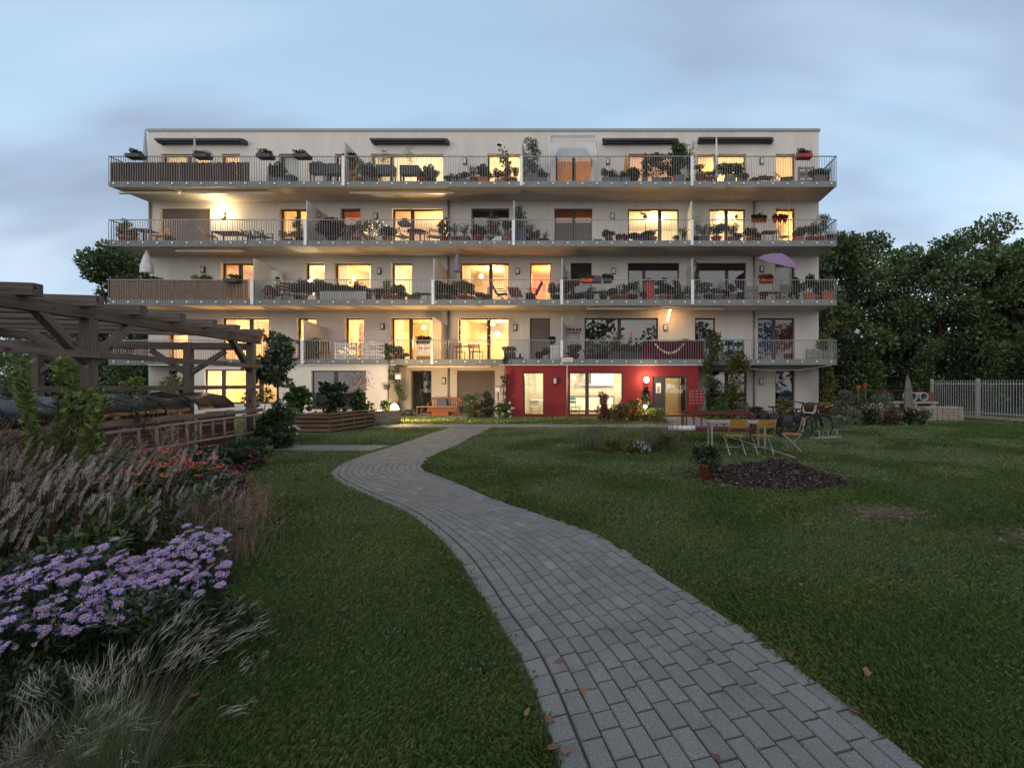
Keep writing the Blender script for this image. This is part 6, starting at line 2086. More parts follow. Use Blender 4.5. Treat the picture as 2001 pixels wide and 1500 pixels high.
# bicycles
def bicycle(loc, rz, label, frame, basket=None):
    t = thing('bicycle', label, 'bicycle', loc, rz, 'bicycles parked by the building')      # points to +x
    for x in (-.55, .57):
        b = MB(); b.torus((x, 0, .34), (0, 1, 0), .325, .031, 30, 7); wh = b.build('wheel', M['rubber'], t)
        b = MB(); b.torus((x, 0, .34), (0, 1, 0), .30, .010, 30, 5); b.build('rim', M['char'], wh)
        b = MB()
        for k in range(12):
            a = k * math.pi / 6 + .1
            b.tube([(x, .02 * (-1) ** k, .34), (x + .3 * math.cos(a), 0, .34 + .3 * math.sin(a))], .0022, 3)
        b.build('spokes', M['char'], wh, 'stuff')
        b = MB(); b.tube([(x, -.05, .34), (x, .05, .34)], .022, 8); b.build('hub', M['char'], wh)
        b = MB()
        prof = [(x + .365 * math.cos(a), .34 + .365 * math.sin(a)) for a in [math.pi * (.05 + .85 * k / 10) if x < 0 else math.pi * (.25 + .6 * k / 10) for k in range(11)]]
        vs = [(p[0], s, p[1]) for p in prof for s in (-.028, .028)]
        b.add(vs, [(2 * k, 2 * k + 1, 2 * k + 3, 2 * k + 2) for k in range(10)], 0, True); b.build('mudguard', M['black'], t)
    b = MB()
    b.tube([(-.1, 0, .29), (-.18, 0, .60), (-.24, 0, .84)], .025, 8)
    b.tube([(-.1, 0, .29), (.22, 0, .46), (.40, 0, .78)], .028, 8)
    b.tube([(-.17, 0, .55), (.1, 0, .56), (.36, 0, .72)], .026, 8)
    b.tube([(.42, 0, .92), (.40, 0, .78), (.46, 0, .62)], .028, 8)
    for s in (-.05, .05):
        b.tube([(-.55, s, .34), (-.1, s * .5, .29)], .015, 6); b.tube([(-.55, s, .34), (-.19, s * .4, .66)], .014, 6)
        b.tube([(.57, s, .34), (.50, s, .58), (.46, s * .4, .64)], .02, 6)
    b.build('bike_frame', frame, t)
    b = MB(); b.tube([(.42, 0, .92), (.43, 0, 1.02)], .015, 8); b.tube([(.18, -.3, 1.02), (.3, -.28, 1.05), (.42, -.1, 1.03), (.42, .1, 1.03), (.3, .28, 1.05), (.18, .3, 1.02)], .020, 7); b.build('handlebar', M['char'], t)
    b = MB(); b.add([(-.38, -.09, .88), (-.38, .09, .88), (-.22, .06, .87), (-.08, .02, .88), (-.08, -.02, .88), (-.22, -.06, .87), (-.38, -.09, .84), (-.38, .09, .84), (-.22, .04, .83), (-.08, .02, .85), (-.08, -.02, .85), (-.22, -.04, .83)], [(0, 5, 4, 3, 2, 1), (6, 7, 8, 9, 10, 11), (0, 1, 7, 6), (1, 2, 8, 7), (2, 3, 9, 8), (3, 4, 10, 9), (4, 5, 11, 10), (5, 0, 6, 11)]); b.build('saddle', M['black'], t)
    b = MB(); b.tube([(-.62, -.07, .73), (-.25, -.07, .74)], .009, 6); b.tube([(-.62, .07, .73), (-.25, .07, .74)], .009, 6); b.tube([(-.62, -.07, .73), (-.62, .07, .73)], .009, 6); b.tube([(-.57, -.07, .73), (-.55, -.06, .34)], .008, 5); b.tube([(-.57, .07, .73), (-.55, .06, .34)], .008, 5); b.build('luggage_rack', M['black'], t)
    b = MB(); b.lathe([(.02, -.02), (.035, 0), (.02, .02)], 8, (-.66, 0, .68)); b.build('rear_light', M['red_metal'], t)
    b = MB(); b.torus((-.1, -.06, .29), (0, 1, 0), .085, .008, 16, 5); cr = b.build('chainring', M['thin_metal'], t)
    b = MB(); b.tube([(-.1, -.07, .29), (-.02, -.09, .14)], .01, 5); b.build('crank', M['thin_metal'], cr)
    b = MB(); b.tube([(-.1, .07, .29), (-.18, .09, .44)], .01, 5); b.build('crank', M['thin_metal'], cr)
    b = MB(); b.box(-.56, -.02, -.085, -.065, .27, .40); b.build('chain_guard', M['black'], t)
    b = MB(); b.tube([(-.2, .06, .3), (-.28, .2, .02)], .009, 5); b.build('kickstand', M['thin_metal'], t)
    b = MB(); b.box(-.72, -.42, -.19, -.085, .36, .70); b.box(-.70, -.44, -.197, -.19, .52, .69, 1); b.build('pannier', [M['black'], M['char']], t)
    if basket:
        b = MB(); b.lathe([(.12, 0), (.18, .24), (.19, .26), (.17, .26), (.11, .03)], 14, (.64, 0, .74)); b.build('basket', M['oak'], t)
        if basket == 'flowers':
            leaf_cloud('basket_flowers', [((.64, 0, .92), (.2, .2, .16))], 110, .07, LEAF['olive'], t, 77)
            for k in range(7):
                a = k * .9
                b = MB(); b.lathe([(.065, 0), (.06, .015), (.0, .02)], 10, (.64 + .16 * math.cos(a), -.12 + .1 * math.sin(a), .98 + .06 * math.sin(2.3 * a))); b.build('flower', FLOWER['yellow' if k % 2 else 'pink'], t)
    return t


bicycle((gx(1571, 14.6), 14.6, 0), .05, 'dark upright bicycle with a flower-filled front basket, closest to the orange chair', M['black'], 'flowers')
bicycle((gx(1543, 15.3), 15.3, 0), .10, 'dark bicycle parked behind the flower-basket bicycle', M['char'], 'plain')
bicycle((gx(1524, 16.0), 16.0, 0), .04, 'third dark bicycle with only its rear wheel and rack in the clear', M['black'], None)
t = thing('bicycle_stand', 'pale metal bicycle stand lying in the grass under the front wheel', 'bicycle stand', (gx(1612, 14.3), 14.3, 0), .3)
for y in (-.12, .12):
    b = MB(); b.tube([(-.45, y, .03), (.5, y, .05)], .018, 7); b.build('rail', M['fence_metal'], t)
for k in range(3):
    b = MB(); b.tube([(-.3 + k * .32, -.12, .04), (-.28 + k * .32, -.1, .24), (-.28 + k * .32, .1, .24), (-.3 + k * .32, .12, .04)], .012, 6); b.build('hoop', M['fence_metal'], t)

# ---------------------------------------------------------------- stones, pallet with pipes, slab, fence
t = thing('stone_pile', 'neatly stacked pile of pale paving stones at the lawn edge', 'stone stack', (14.25, 21.6, 0), -.06)
rs = random.Random(9)
me0 = None
for lay in range(5):
    for i in range(9):
        for j in range(3):
            if lay == 4 and i < 2:
                continue
            loc = (-1.0 + i * .225 + rs.uniform(-.008, .008), -.3 + j * .25 + rs.uniform(-.012, .012), lay * .126)
            if j == 1 and lay < 4 and 0 < i < 8:
                continue
            if me0 is None:
                b = MB(); paver_into(b, [Vector((-.102, -.112, 0)), Vector((.102, -.112, 0)), Vector((.102, .112, 0)), Vector((-.102, .112, 0))], .112)
                for k in range(4):
                    b.v[k] = (b.v[k][0], b.v[k][1], 0.0)
                o = b.build('stone', M['pale_stone'], t, loc=loc); me0 = o.data
            else:
                link('stone', me0, t, loc=loc)
t = thing('stone_pile', 'low loose heap end of grey paving stones beside the pale stack', 'stone stack', (13.05, 21.7, 0), .1)
for lay in range(4):
    for i in range(2):
        for j in range(2):
            if not (lay == 3 and i == 0):
                link('stone', me0, t, loc=(-.1 + i * .23 + rs.uniform(-.02, .02), -.1 + j * .25, lay * .126))
t = thing('pallet', 'pallet of boards raised on blocks behind the pale stone stack', 'pallet', (14.0, 23.2, 0))
for k in range(3):
    b = MB(); b.box(-.9 + k * .85, -.72 + k * .85, -.4, .4, 0, .70); b.build('block', M['concrete'], t)
for k in range(5):
    b = MB(); b.box(-1.05, 1.1, -.45 + k * .18, -.3 + k * .18, .701, .78 + .02 * (k % 2)); b.build('plank', M['pale_pallet'], t)
for k, lab in enumerate(('grey concrete pipe ring lying on the pallet', 'second concrete pipe ring lying on the pallet')):
    b = MB()
    n = 20
    x = -.02 + k * .5
    vs = []
    for yy in (-.3, .25):
        for r_ in (.215, .155):
            vs += [(r_ * math.cos(6.2832 * i / n), yy, .215 + r_ * math.sin(6.2832 * i / n)) for i in range(n)]
    fs = []
    for i in range(n):
        j = (i + 1) % n
        fs += [(i, j, n + j, n + i), (2 * n + i, 3 * n + i, 3 * n + j, 2 * n + j), (i, 2 * n + i, 2 * n + j, j), (n + i, n + j, 3 * n + j, 3 * n + i)]
    b.add(vs, fs, 0)
    tag(b.build('concrete_ring', M['concrete'], loc=(14.0 + x, 23.15, .802)), lab, 'pipe ring', 'concrete rings on the pallet')
b = MB(); b.box(-.17, .17, -.15, .15, 0, .42); tag(b.build('brick_block', M['oak'], loc=(14.9, 23.2, .802)), 'brown block standing at the end of the pallet beside the fence', 'block')
b = MB()
pr = [(0, -.17, .19), (.5, -.175, .19), (1.0, -.165, .17), (1.45, -.14, .13), (1.75, -.11, .07), (1.95, -.075, .0), (2.03, -.05, -.02)]
vs, fs = [], []
for k, (z, xa_, xb_) in enumerate(pr):
    th_ = .075 * (1 - .4 * z / 2)
    vs += [(xa_ + .012 * math.sin(k * 3), -th_, z), (xb_ + .01 * math.cos(k * 2), -th_ * .8, z), (xb_, th_, z), (xa_, th_ * .8, z)]
for k in range(len(pr) - 1):
    fs += [(k * 4 + i, k * 4 + (i + 1) % 4, k * 4 + 4 + (i + 1) % 4, k * 4 + 4 + i) for i in range(4)]
fs.append(tuple(range(len(vs) - 4, len(vs))))
b.add(vs, fs)
tag(b.build('standing_stone', mat('grey_stone', (.17, .155, .135), .9, var=.35, scale=5, bump=.6), loc=(gx(1775, 22.3), 22.3, 0)), 'tall pointed grey stone slab standing upright in the flower border', 'stone')

t = thing('metal_fence', 'pale metal bar fence on a low kerb along the lawn edge', 'fence', (16.05, 24.8, 0))
FD = Vector((1.0, -4.5, 0)); FL = 15.0; fd = FD.normalized()
for z, h in ((1.62, .045), (.30, .045)):
    b = MB(); b.bar((0, 0, z), tuple(fd * FL + Vector((0, 0, z))), .04, h); b.build('rail', M['fence_metal'], t)
nb = int(FL / .125)
bm_ = None
for k in range(nb):
    p = fd * (k * .125 + .06)
    if bm_ is None:
        b = MB(); b.box(-.011, .011, -.011, .011, .17, 1.80)
        o = b.build('bar', M['fence_metal'], t, loc=tuple(p)); bm_ = o.data
    else:
        link('bar', bm_, t, loc=tuple(p))
for k in range(7):
    p = fd * min(k * 2.5, FL)
    b = MB(); b.box(-.05, .05, -.05, .05, -.05, 1.88); b.build('post', M['fence_metal'], t, loc=(p.x + .06, p.y, 0))
b = MB(); b.bar((0.02, 0, .06), tuple(fd * FL + Vector((0.02, 0, .06))), .16, .18); tag(b.build('kerb', M['pale_stone'], loc=(16.05, 24.8, 0)), 'low pale kerb running under the metal fence', 'kerb')
b = MB(); b.tube([(-6.5, 1.5, 1.28), (-3, 1.4, 1.22), (.2, 1.5, 1.30)], .025, 6); tag(b.build('barrier_tape', mat('barrier_red', (.16, .01, .012), .7), loc=(17.2, 25.5, 0)), 'red barrier line stretched in front of the dark trees', 'barrier')

for px_, py, l, dy, lab in ((1261, 424, 3, 1.6, 'dark pendant lamp hanging in the largest lit third-floor window'), (1440, 424, 3, 1.4, 'pendant lamp arching behind the lit third-floor double door'), (690, 545, 2, 2.2, 'pendant lamp in the wide lit second-floor window'),
                            (828, 640, 1, 2.0, 'paper ball lamp in the bright first-floor double door'), (470, 645, 1, 1.8, 'lamp hanging in the bright room behind the pergola beams'), (940, 540, 2, 2.4, 'tall pale lamp glowing in the second-floor double window')):
    y = YW + dy
    t = thing('pendant_lamp', lab, 'pendant lamp', (gx(px_, y), y, gz(py, y)))
    b = MB(); b.lathe([(.03, -.12), (.13, -.06), (.14, .02), (.06, .12), (.01, .13)], 12); b.build('shade', M['lens_soft'] if l != 3 else M['oak'], t)
    b = MB(); b.tube([(0, 0, .13), (0, 0, FLZ[l] + 2.53 - gz(py, y))], .008, 5); b.build('cord', M['black'], t)
# ---------------------------------------------------------------- trees and shrubs around
def tree(label, loc, H, Wd, leaf, seed, n=9000, ls=.26, trunk_h=.25, name='tree', blobs=26, low=.12):
    rr = random.Random(seed)
    t = thing(name, label, 'tree', loc, 0, None)
    b = MB()
    b.tube([(0, 0, -.1), (.05 * H * .1, 0, H * .2), (rr.uniform(-.3, .3), rr.uniform(-.3, .3), H * .5), (rr.uniform(-.5, .5), 0, H * .85)], [H * .022, H * .017, H * .011, H * .003], 8)
    bl = []
    for k in range(blobs):
        u = rr.uniform(low, 1.0)
        prof = math.sin(math.pi * min(1, (u * .82 + .14))) ** .7
        a = rr.uniform(0, 6.283)
        r = Wd * .5 * prof * rr.uniform(.35, 1.0)
        c = (r * math.cos(a), r * math.sin(a), H * (trunk_h * .4 + (1 - trunk_h * .4) * u) - .04 * H)
        s = Wd * rr.uniform(.10, .19)
        bl.append((c, (s * rr.uniform(.8, 1.3), s, s * rr.uniform(.55, .95))))
        if k % 2 == 0:
            z0 = c[2] * rr.uniform(.35, .6)
            b.tube([(0, 0, z0), (c[0] * .5, c[1] * .5, (z0 + c[2]) * .52), c], [H * .008, H * .005, H * .0015], 5)
    b.build('trunk', M['bark'], t)
    leaf_cloud('crown', bl, n, ls, LEAF[leaf], t, seed, aspect=.62, up=.15)
    return t


for (px_, Y, top, Wd, leaf, lab, n) in [
    (1606, 38, 462, 6.0, 'tree', 'dark tree half hidden behind the building end', 6500),
    (1640, 33, 462, 6.0, 'tree2', 'mid-height pale tree pressing against the building end', 8000),
    (1700, 37, 462, 6.5, 'tree', 'dark broad tree between the building end and the gap in the canopy', 9000),
    (1772, 39, 478, 6.0, 'tree2', 'slightly lower pale tree in the dip of the tree line', 8500),
    (1838, 35, 452, 6.0, 'tree', 'dark tree in front of the tallest tree', 8000),
    (1905, 37, 432, 8.0, 'tree2', 'tallest tree of the row, rising above the bar fence', 12000),
    (1985, 34, 474, 7.2, 'tree', 'dark tree behind the bar fence, next to the tallest tree', 10000),
    (2075, 33, 470, 8.0, 'tree2', 'pale tree at the far end of the fence, cut by the frame edge', 7000),
]:
    tree(lab, (gx(px_, Y), Y, 0), gz(top, Y), Wd * 1.12, leaf, px_, int(n * 1.6), blobs=36)
for (px_, Y, top, Wd, leaf, lab, n) in [
    (226, 36, 474, 6.0, 'tree', 'dark tree rising behind the corner of the building', 15000),
    (268, 40, 510, 5.5, 'tree', 'smaller dark tree tucked against the building corner', 9000),
    (150, 40, 622, 5.0, 'tree2', 'low pale tree in the distance behind the pergola', 3500),
    (40, 44, 660, 7.0, 'tree', 'low distant tree seen through the pergola beams', 3500),
]:
    tree(lab, (gx(px_, Y), Y, 0), gz(top, Y), Wd, leaf, px_, n, low=.02, blobs=40)


def shrub(label, loc, w, h, leaf, seed, n=1500, ls=.11, fl=None, name='shrub', d=None, cat='shrub', fn=120, fs=.07, stems=6, **kw):
    rr = random.Random(seed)
    d = d or w
    t = thing(name, label, cat, loc)
    bl = []
    for k in range(14):
        u = rr.uniform(.12, .9)
        r = (1 - .55 * u) * rr.uniform(.2, .8) * .5
        a = rr.uniform(0, 6.283)
        bl.append(((w * r * math.cos(a), d * r * math.sin(a), h * u), (w * rr.uniform(.12, .22), d * rr.uniform(.12, .22), h * rr.uniform(.09, .17))))
    leaf_cloud('foliage', bl, n, ls, LEAF[leaf], t, seed, zmin=.02, **kw)
    b = MB()
    for k in range(stems):
        c = bl[k][0]
        b.tube([(c[0] * .15, c[1] * .15, -.02), (c[0] * .6, c[1] * .6, c[2] * .6), c], [.02, .014, .005], 5)
    b.build('stem', M['twig'], t)
    if fl:
        rng = np.random.default_rng(seed + 1)
        p, dd = blob_points(rng, bl, fn)
        p += dd * fs * .8
        pts = np.repeat(p, 5, axis=0) + rng.normal(0, fs * .25, (fn * 5, 3))
        v, q = leaf_arrays(rng, pts, rng.normal(0, 1, pts.shape) + np.array([0, -.5, .4]), fs, .8)
        np_mesh('blossoms', v, q, FLOWER[fl], t, 'stuff')
    return t


# understorey behind the fence and lawn
for i, (px_, Y, top, wpx, leaf, lab) in enumerate([
    (1632, 29, 640, 80, 'dark', 'dark undergrowth shrub close to the building end'), (1690, 30, 660, 90, 'tree', 'broad undergrowth shrub behind the flower border'),
    (1750, 31, 650, 90, 'dark', 'dark shrub behind the standing stone slab'), (1812, 30, 668, 90, 'tree', 'shrub filling the space where the bar fence begins'),
    (1880, 29, 655, 100, 'dark', 'dark shrub behind the first fence post'), (1945, 28, 668, 100, 'tree', 'leafy shrub behind the middle of the bar fence'), (2010, 27, 650, 110, 'dark', 'dark shrub behind the fence at the frame edge')]):
    shrub(lab, (gx(px_, Y), Y, 0), wpx * Y / F, gz(top, Y), leaf, 300 + i, 3600, .19, d=2.2)
for i, (px_, Y, top, wpx, leaf, lab) in enumerate([(235, 27, 690, 90, 'tree', 'leafy shrub at the building corner behind the pergola'), (160, 28, 700, 90, 'dark', 'dark shrub seen below the pergola rail'), (90, 28, 690, 100, 'dark', 'dark shrub deep behind the black covers'),
                                                   (20, 27, 686, 110, 'tree', 'green shrub behind the pergola at the frame edge'), (265, 24.5, 735, 60, 'light', 'light green low shrub below the building corner'), (330, 22, 728, 50, 'grey', 'thin greyish shrub beside the white wall end')]):
    shrub(lab, (gx(px_, Y), Y, 0), wpx * Y / F, gz(top, Y), leaf, 330 + i, 2200, .17, d=1.8)
bl = []
rr = random.Random(4)
for k in range(230):
    a = k / 229
    x = -75 + 150 * a
    y = 62 + rr.uniform(-4, 6)
    if -30 < x < 14:
        continue
    bl.append(((x, y, rr.uniform(.6, 7.0)), (rr.uniform(1.5, 3), 1.5, rr.uniform(1.2, 2.6))))
for k in range(60):                     # the same wood carries on down the far side of the fence
    bl.append(((rr.uniform(27, 34), 6 + k * .8, rr.uniform(.6, 6)), (2.2, 1.6, rr.uniform(1.2, 2.4))))
for k in range(95):                     # ... and closes the garden on the near side, as the window panes mirror it
    bl.append(((-34 + k * .72 + rr.uniform(-.5, .5), -27 + rr.uniform(-2, 2), rr.uniform(.8, 11.5)), (rr.uniform(1.4, 2.6), 1.4, rr.uniform(1.2, 2.2))))
leaf_cloud('distant_woods', bl, 38000, .62, LEAF['tree'], None, 91, kind='stuff', aspect=.7)

# ---- climbers on the building
def climber(label, base, pts, w, leaf, seed, n=1200, ls=.10, trunk=.02):
    """pts: (x, y, z) points relative to base that the stem follows"""
    t = thing('climbing_plant', label, 'climber', base)
    rr = random.Random(seed)
    b = MB(); b.tube([(0, 0, -.02)] + pts, trunk, 6); b.build('stem', M['twig'], t)
    bl = []
    for p, q in zip([(0, 0, 0)] + pts, pts):
        for k in range(5):
            u = rr.random()
            c = tuple(p[i] + (q[i] - p[i]) * u for i in range(3))
            bl.append(((c[0] + rr.uniform(-.4, .4) * w, c[1] + rr.uniform(-.1, .1), c[2]), (w * rr.uniform(.2, .45), .14, w * rr.uniform(.25, .5))))
    leaf_cloud('foliage', bl, n, ls, LEAF[leaf], t, seed, zmin=.02)
    return t


climber('thick climber covering the building corner beside the bicycles', (gx(1618, 24.6), 24.7, 0), [(0.05, 0, 1.2), (-.05, 0, 2.4), (.1, 0, 3.6), (.0, 0, 4.9)], .85, 'olive', 401, 3000, .12)
climber('tall climber reaching from the ground to the blue shelf balcony', (gx(1392, 23.3), 23.3, 0), [(.1, 0, 1.2), (-.05, 0, 2.4), (.2, 0, 3.4), (.25, 0, 3.9)], .75, 'green', 402, 2400, .12)
climber('bushy climber hanging in front of the dark ground-floor window', (gx(1432, 23.2), 23.2, 0), [(-.1, 0, 1.0), (.1, 0, 2.0), (.3, 0, 2.7), (-.2, 0, 2.95)], .9, 'olive', 403, 2600, .12)
climber('thin climber along the edge of the white block', (gx(757, 23.3), 23.3, 0), [(.05, 0, 1.2), (.1, 0, 2.4), (.02, 0, 3.4)], .22, 'green', 404, 520, .09)
climber('bushier climber beside the white birdhouse', (gx(775, 23.5), 23.5, 0), [(.1, 0, .9), (.0, 0, 1.8), (.1, 0, 2.4)], .5, 'green', 405, 1000, .10)
climber('thin climber at the edge of the red block', (gx(986, 23.4), 23.4, 0), [(-.05, 0, 1.2), (.02, 0, 2.4), (.05, 0, 3.1)], .22, 'dark', 406, 480, .09)
b = MB(); b.tube([(0, 0, 0), (1.2, 0, -.12), (2.6, 0, -.10), (4.0, 0, .1), (4.4, 0, .2)], .02, 6)
tag(b.build('hanging_rope', M['old_pale'], loc=(gx(1455, 23.3), 23.3, gz(719, 23.3))), 'pale rope sagging below the first-floor balcony towards the corner climber', 'rope')

# ---- planting along the front of the building
Y = 23.2
for i, (px_, y, top, wpx, leaf, lab, fl) in enumerate([
    (925, 22.9, 768, 46, 'green', 'grassy green shrub in front of the brown roller blind', None), (955, 23.1, 762, 40, 'dark', 'dark upright shrub in front of the brown roller blind', None), (985, 22.8, 782, 44, 'green', 'low shrub at the corner of the red block', 'white'),
    (1180, 20.6, 768, 34, 'rust', 'tall pink rose bush before the kitchen window', 'pink'), (1212, 20.3, 788, 60, 'green', 'broad red rose bush before the kitchen window', 'red'), (1242, 20.7, 778, 44, 'green', 'green rose bush below the glowing wall lamp', 'red'),
    (1280, 20.4, 796, 50, 'light', 'low lamplit bush around the small garden lamp', None), (1263, 20.9, 752, 26, 'dark', 'slim young tree in front of the glowing wall lamp', None),
    (1412, 22.4, 775, 60, 'green', 'bush at the foot of the tall climbers', None), (1446, 22.0, 785, 54, 'grey', 'feathery bush beside the climbers at the bicycles', None), (1480, 22.0, 795, 50, 'dark', 'low dark bush below the ground-floor wall lamp', None),
    (1530, 20.8, 775, 44, 'olive', 'bush with a yellow bloom behind the bicycles', 'yellow')]):
    shrub(lab, (gx(px_, y), y, 0), wpx * y / F, gz(top, y), leaf, 420 + i, 1500, .09, fl=fl, fn=46, fs=.085)
# flower border by the fence end
for i, (px_, y, top, wpx, leaf, lab, fl) in enumerate([
    (1650, 20.5, 762, 60, 'grey', 'grey-green bush where the border meets the building corner', None), (1685, 20.5, 752, 55, 'green', 'tall bush with orange blooms in the border', 'orange'), (1722, 20.2, 768, 60, 'grey', 'dusty bush beneath the arching grass plume', None),
    (1668, 19.0, 795, 60, 'grey', 'low silver border plant behind the bicycle stand', None), (1705, 18.8, 800, 60, 'dark', 'low dark border plant with small orange flowers', 'orange'), (1745, 18.8, 790, 50, 'rust', 'reddish border plant before the standing stone', None),
    (1778, 18.9, 798, 46, 'dark', 'low border plant with yellow flowers before the stone heap', 'yellow'), (1806, 19.2, 800, 34, 'grey', 'rounded silver plant at the end of the border', None), (1640, 17.8, 815, 44, 'grey', 'pale clump at the border edge near the front wheel', 'white')]):
    shrub(lab, (gx(px_, y), y, 0), wpx * y / F, gz(top, y), leaf, 440 + i, 1300, .085, fl=fl, fn=14, fs=.07)
for i, (px_, top) in enumerate(((1674, 757), (1688, 752))):
    t = thing('sunflower', ['orange sunflower standing above the border', 'tallest orange sunflower above the border'][i], 'sunflower', (gx(px_, 20.2), 20.1, 0))
    h = gz(top, 20.2)
    b = MB(); b.tube([(0, 0, 0), (.03, 0, h * .6), (0, 0, h)], .018, 6); b.build('stem', LEAF['olive'], t)
    b = MB()
    for k in range(12):
        a = k * .5236
        b.add([(0, -.03, h), (.07 * math.cos(a - .25), -.05, h + .07 * math.sin(a - .25)), (.12 * math.cos(a), -.04, h + .12 * math.sin(a)), (.07 * math.cos(a + .25), -.05, h + .07 * math.sin(a + .25))], [(0, 1, 2, 3)])
    b.build('petals', FLOWER['orange'], t)
    b = MB(); b.lathe([(.01, -.02), (.045, 0), (.01, .02)], 10, (0, -.06, h)); b.build('flower_head', M['bark'], t)

# ---- planter contents, small tree
tt = [(-10.9, 16.6, .95, .8, 'green', 'big-leaved squash plants filling the pallet planter end', .22), (-10.1, 17.2, 1.3, 1.0, 'dark', 'tall dark leafy vegetables in the middle of the pallet planter', .20), (-9.75, 18.2, 1.0, .75, 'green', 'light leafy vegetables at the far corner of the pallet planter', .16)]
for i, (x, y, w, h, leaf, lab, ls) in enumerate(tt):
    shrub(lab, (x, y, .48), w, h + .2, leaf, 460 + i, 420, ls, name='vegetable_plant', cat='vegetable plant', aspect=.75, droop=.3)
shrub('wiry reddish bush behind the pallet planter before the dark window', (gx(700, 20.2), 20.2, 0), 1.9, gz(722, 20.2), 'rust', 465, 900, .10, aspect=.25)
shrub('low plants in the smaller grey planter', (-9.45, 19.7, .5), .7, .45, 'green', 466, 500, .08, name='vegetable_plant', cat='vegetable plant')
t = thing('small_tree', 'slender standard tree with a round dark crown before the white block', 'tree', (gx(543, 16.4), 16.4, 0))
zc = gz(705, 16.4)
b = MB(); b.tube([(0.05, 0, 0), (.0, 0, 1.0), (-.03, 0, zc)], [.045, .038, .02], 7)
for k in range(7):
    a = k * .9
    b.tube([(-.02, 0, zc - .35), (.4 * math.cos(a), .4 * math.sin(a), zc + .15)], [.015, .005], 5)
b.build('trunk', M['bark'], t)
rr = random.Random(12)
bl = [((rr.uniform(-.55, .55), rr.uniform(-.5, .5), zc + rr.uniform(-.75, .85)), (.3, .3, .24)) for _ in range(15)]
leaf_cloud('crown', bl, 2100, .16, LEAF['dark'], t, 12, aspect=.55)
rng = np.random.default_rng(3)
p = np.array([(-.45 + rng.normal(0, .12), -.3, zc + .85 + rng.normal(0, .1)) for _ in range(60)])
v, q = leaf_arrays(rng, p, rng.normal(0, 1, p.shape), .09, .8); np_mesh('blossoms', v, q, FLOWER['red'], t, 'stuff')
shrub('dense dark shrub at the end of the ladder and pergola post', (gx(532, 11.9), 12.0, 0), 1.05, 1.25, 'dark', 470, 2600, .085)
shrub('lighter leafy shrub leaning on the outer pergola post', (gx(505, 12.6), 12.6, 0), .9, 1.5, 'green', 471, 1500, .09)
shrub('green shrub with pale flowers behind the ladder end', (gx(560, 13.4), 13.3, 0), .9, .95, 'green', 472, 1200, .085, fl='white', fn=16)

# ---- island bed in the lawn
for i, (px_, y, top, wpx, leaf, lab, fl) in enumerate([
    (1232, 11.2, 858, 44, 'olive', 'loose green clump in the small bed on the lawn', None), (1252, 11.05, 858, 52, 'grey', 'white-flowered low cushion in the small bed on the lawn', 'white'),
    (1190, 11.4, 850, 56, 'olive', 'sparse brown-green clump at the start of the small lawn bed', None), (1305, 11.3, 846, 46, 'olive', 'dark feathery clump next to the red-brown bench', None)]):
    shrub(lab, (gx(px_, y), y, 0), wpx * y / F, gz(top, y), leaf, 480 + i, 900, .055, fl=fl, fn=90 if fl else 0, fs=.035)


def wisps(label, loc, n, h, spread, m, seed, width=.006, droop=.15, cat='ornamental grass', name='grass_clump', lean=(0, 0), tilt=.35, heads=None, hs=.03, hn=6, hm=None, segs=6, ha=None):
    rng = np.random.default_rng(seed)
    t = thing(name, label, cat, loc)
    az = rng.uniform(0, 6.283, n)
    ti = np.abs(rng.normal(0, tilt, n))
    d = np.stack([np.cos(az) * np.sin(ti) + lean[0], np.sin(az) * np.sin(ti) + lean[1], np.cos(ti)], 1)
    d /= np.linalg.norm(d, axis=1)[:, None]
    base = np.stack([rng.normal(0, spread, n), rng.normal(0, spread, n), np.zeros(n)], 1)
    v, q, V = strand_arrays(rng, base, d, h * rng.uniform(.55, 1.1, n), width * np.ones(n), segs, droop)
    np_mesh('blades', v, q, m, t, 'stuff')
    if heads:
        k = rng.choice(n, int(n * heads), replace=False)
        P = V[k][:, -3:].mean(axis=2)
        a, b_ = P[:, 0], P[:, 2]
        u = rng.uniform(0, 1.15, (len(k), hn, 1))
        c = (a[:, None] + (b_ - a)[:, None] * u).reshape(-1, 3) + rng.normal(0, hs * .3, (len(k) * hn, 3))
        dd = np.repeat(b_ - a, hn, axis=0); dd /= np.linalg.norm(dd, axis=1)[:, None] + 1e-9
        v, q = leaf_arrays(rng, c, dd, hs, ha or (.25 if hs > .04 else .5), up=0, jit=.2 if ha else .35)
        np_mesh('plumes', v, q, hm or m, t, 'stuff')
    return t


STRAW = leaf_mat('dry_straw', (0.16, 0.125, 0.08), (0.30, 0.24, 0.16), (0.42, 0.36, 0.27), .3)
PLUME = leaf_mat('silver_plume', (0.34, 0.34, 0.27), (0.55, 0.55, 0.45), (0.72, 0.70, 0.60), .35)
BLADE = leaf_mat('long_blade', (0.04, 0.055, 0.022), (0.085, 0.10, 0.05), (0.15, 0.15, 0.09), .3)
TAUPE = leaf_mat('taupe_haze', (0.24, 0.155, 0.12), (0.38, 0.26, 0.20), (0.5, 0.36, 0.28), .3)
SPIKE = leaf_mat('persicaria_flower', (0.25, 0.195, 0.175), (0.43, 0.365, 0.33), (0.62, 0.56, 0.52), .2)
SEDUM = leaf_mat('dark_red_leaf', (0.035, 0.006, 0.012), (0.085, 0.012, 0.026), (0.14, 0.02, 0.04), .2)
ASTERP = leaf_mat('aster_petal', (0.37, 0.25, 0.62), (0.48, 0.34, 0.74), (0.60, 0.47, 0.82), .25)
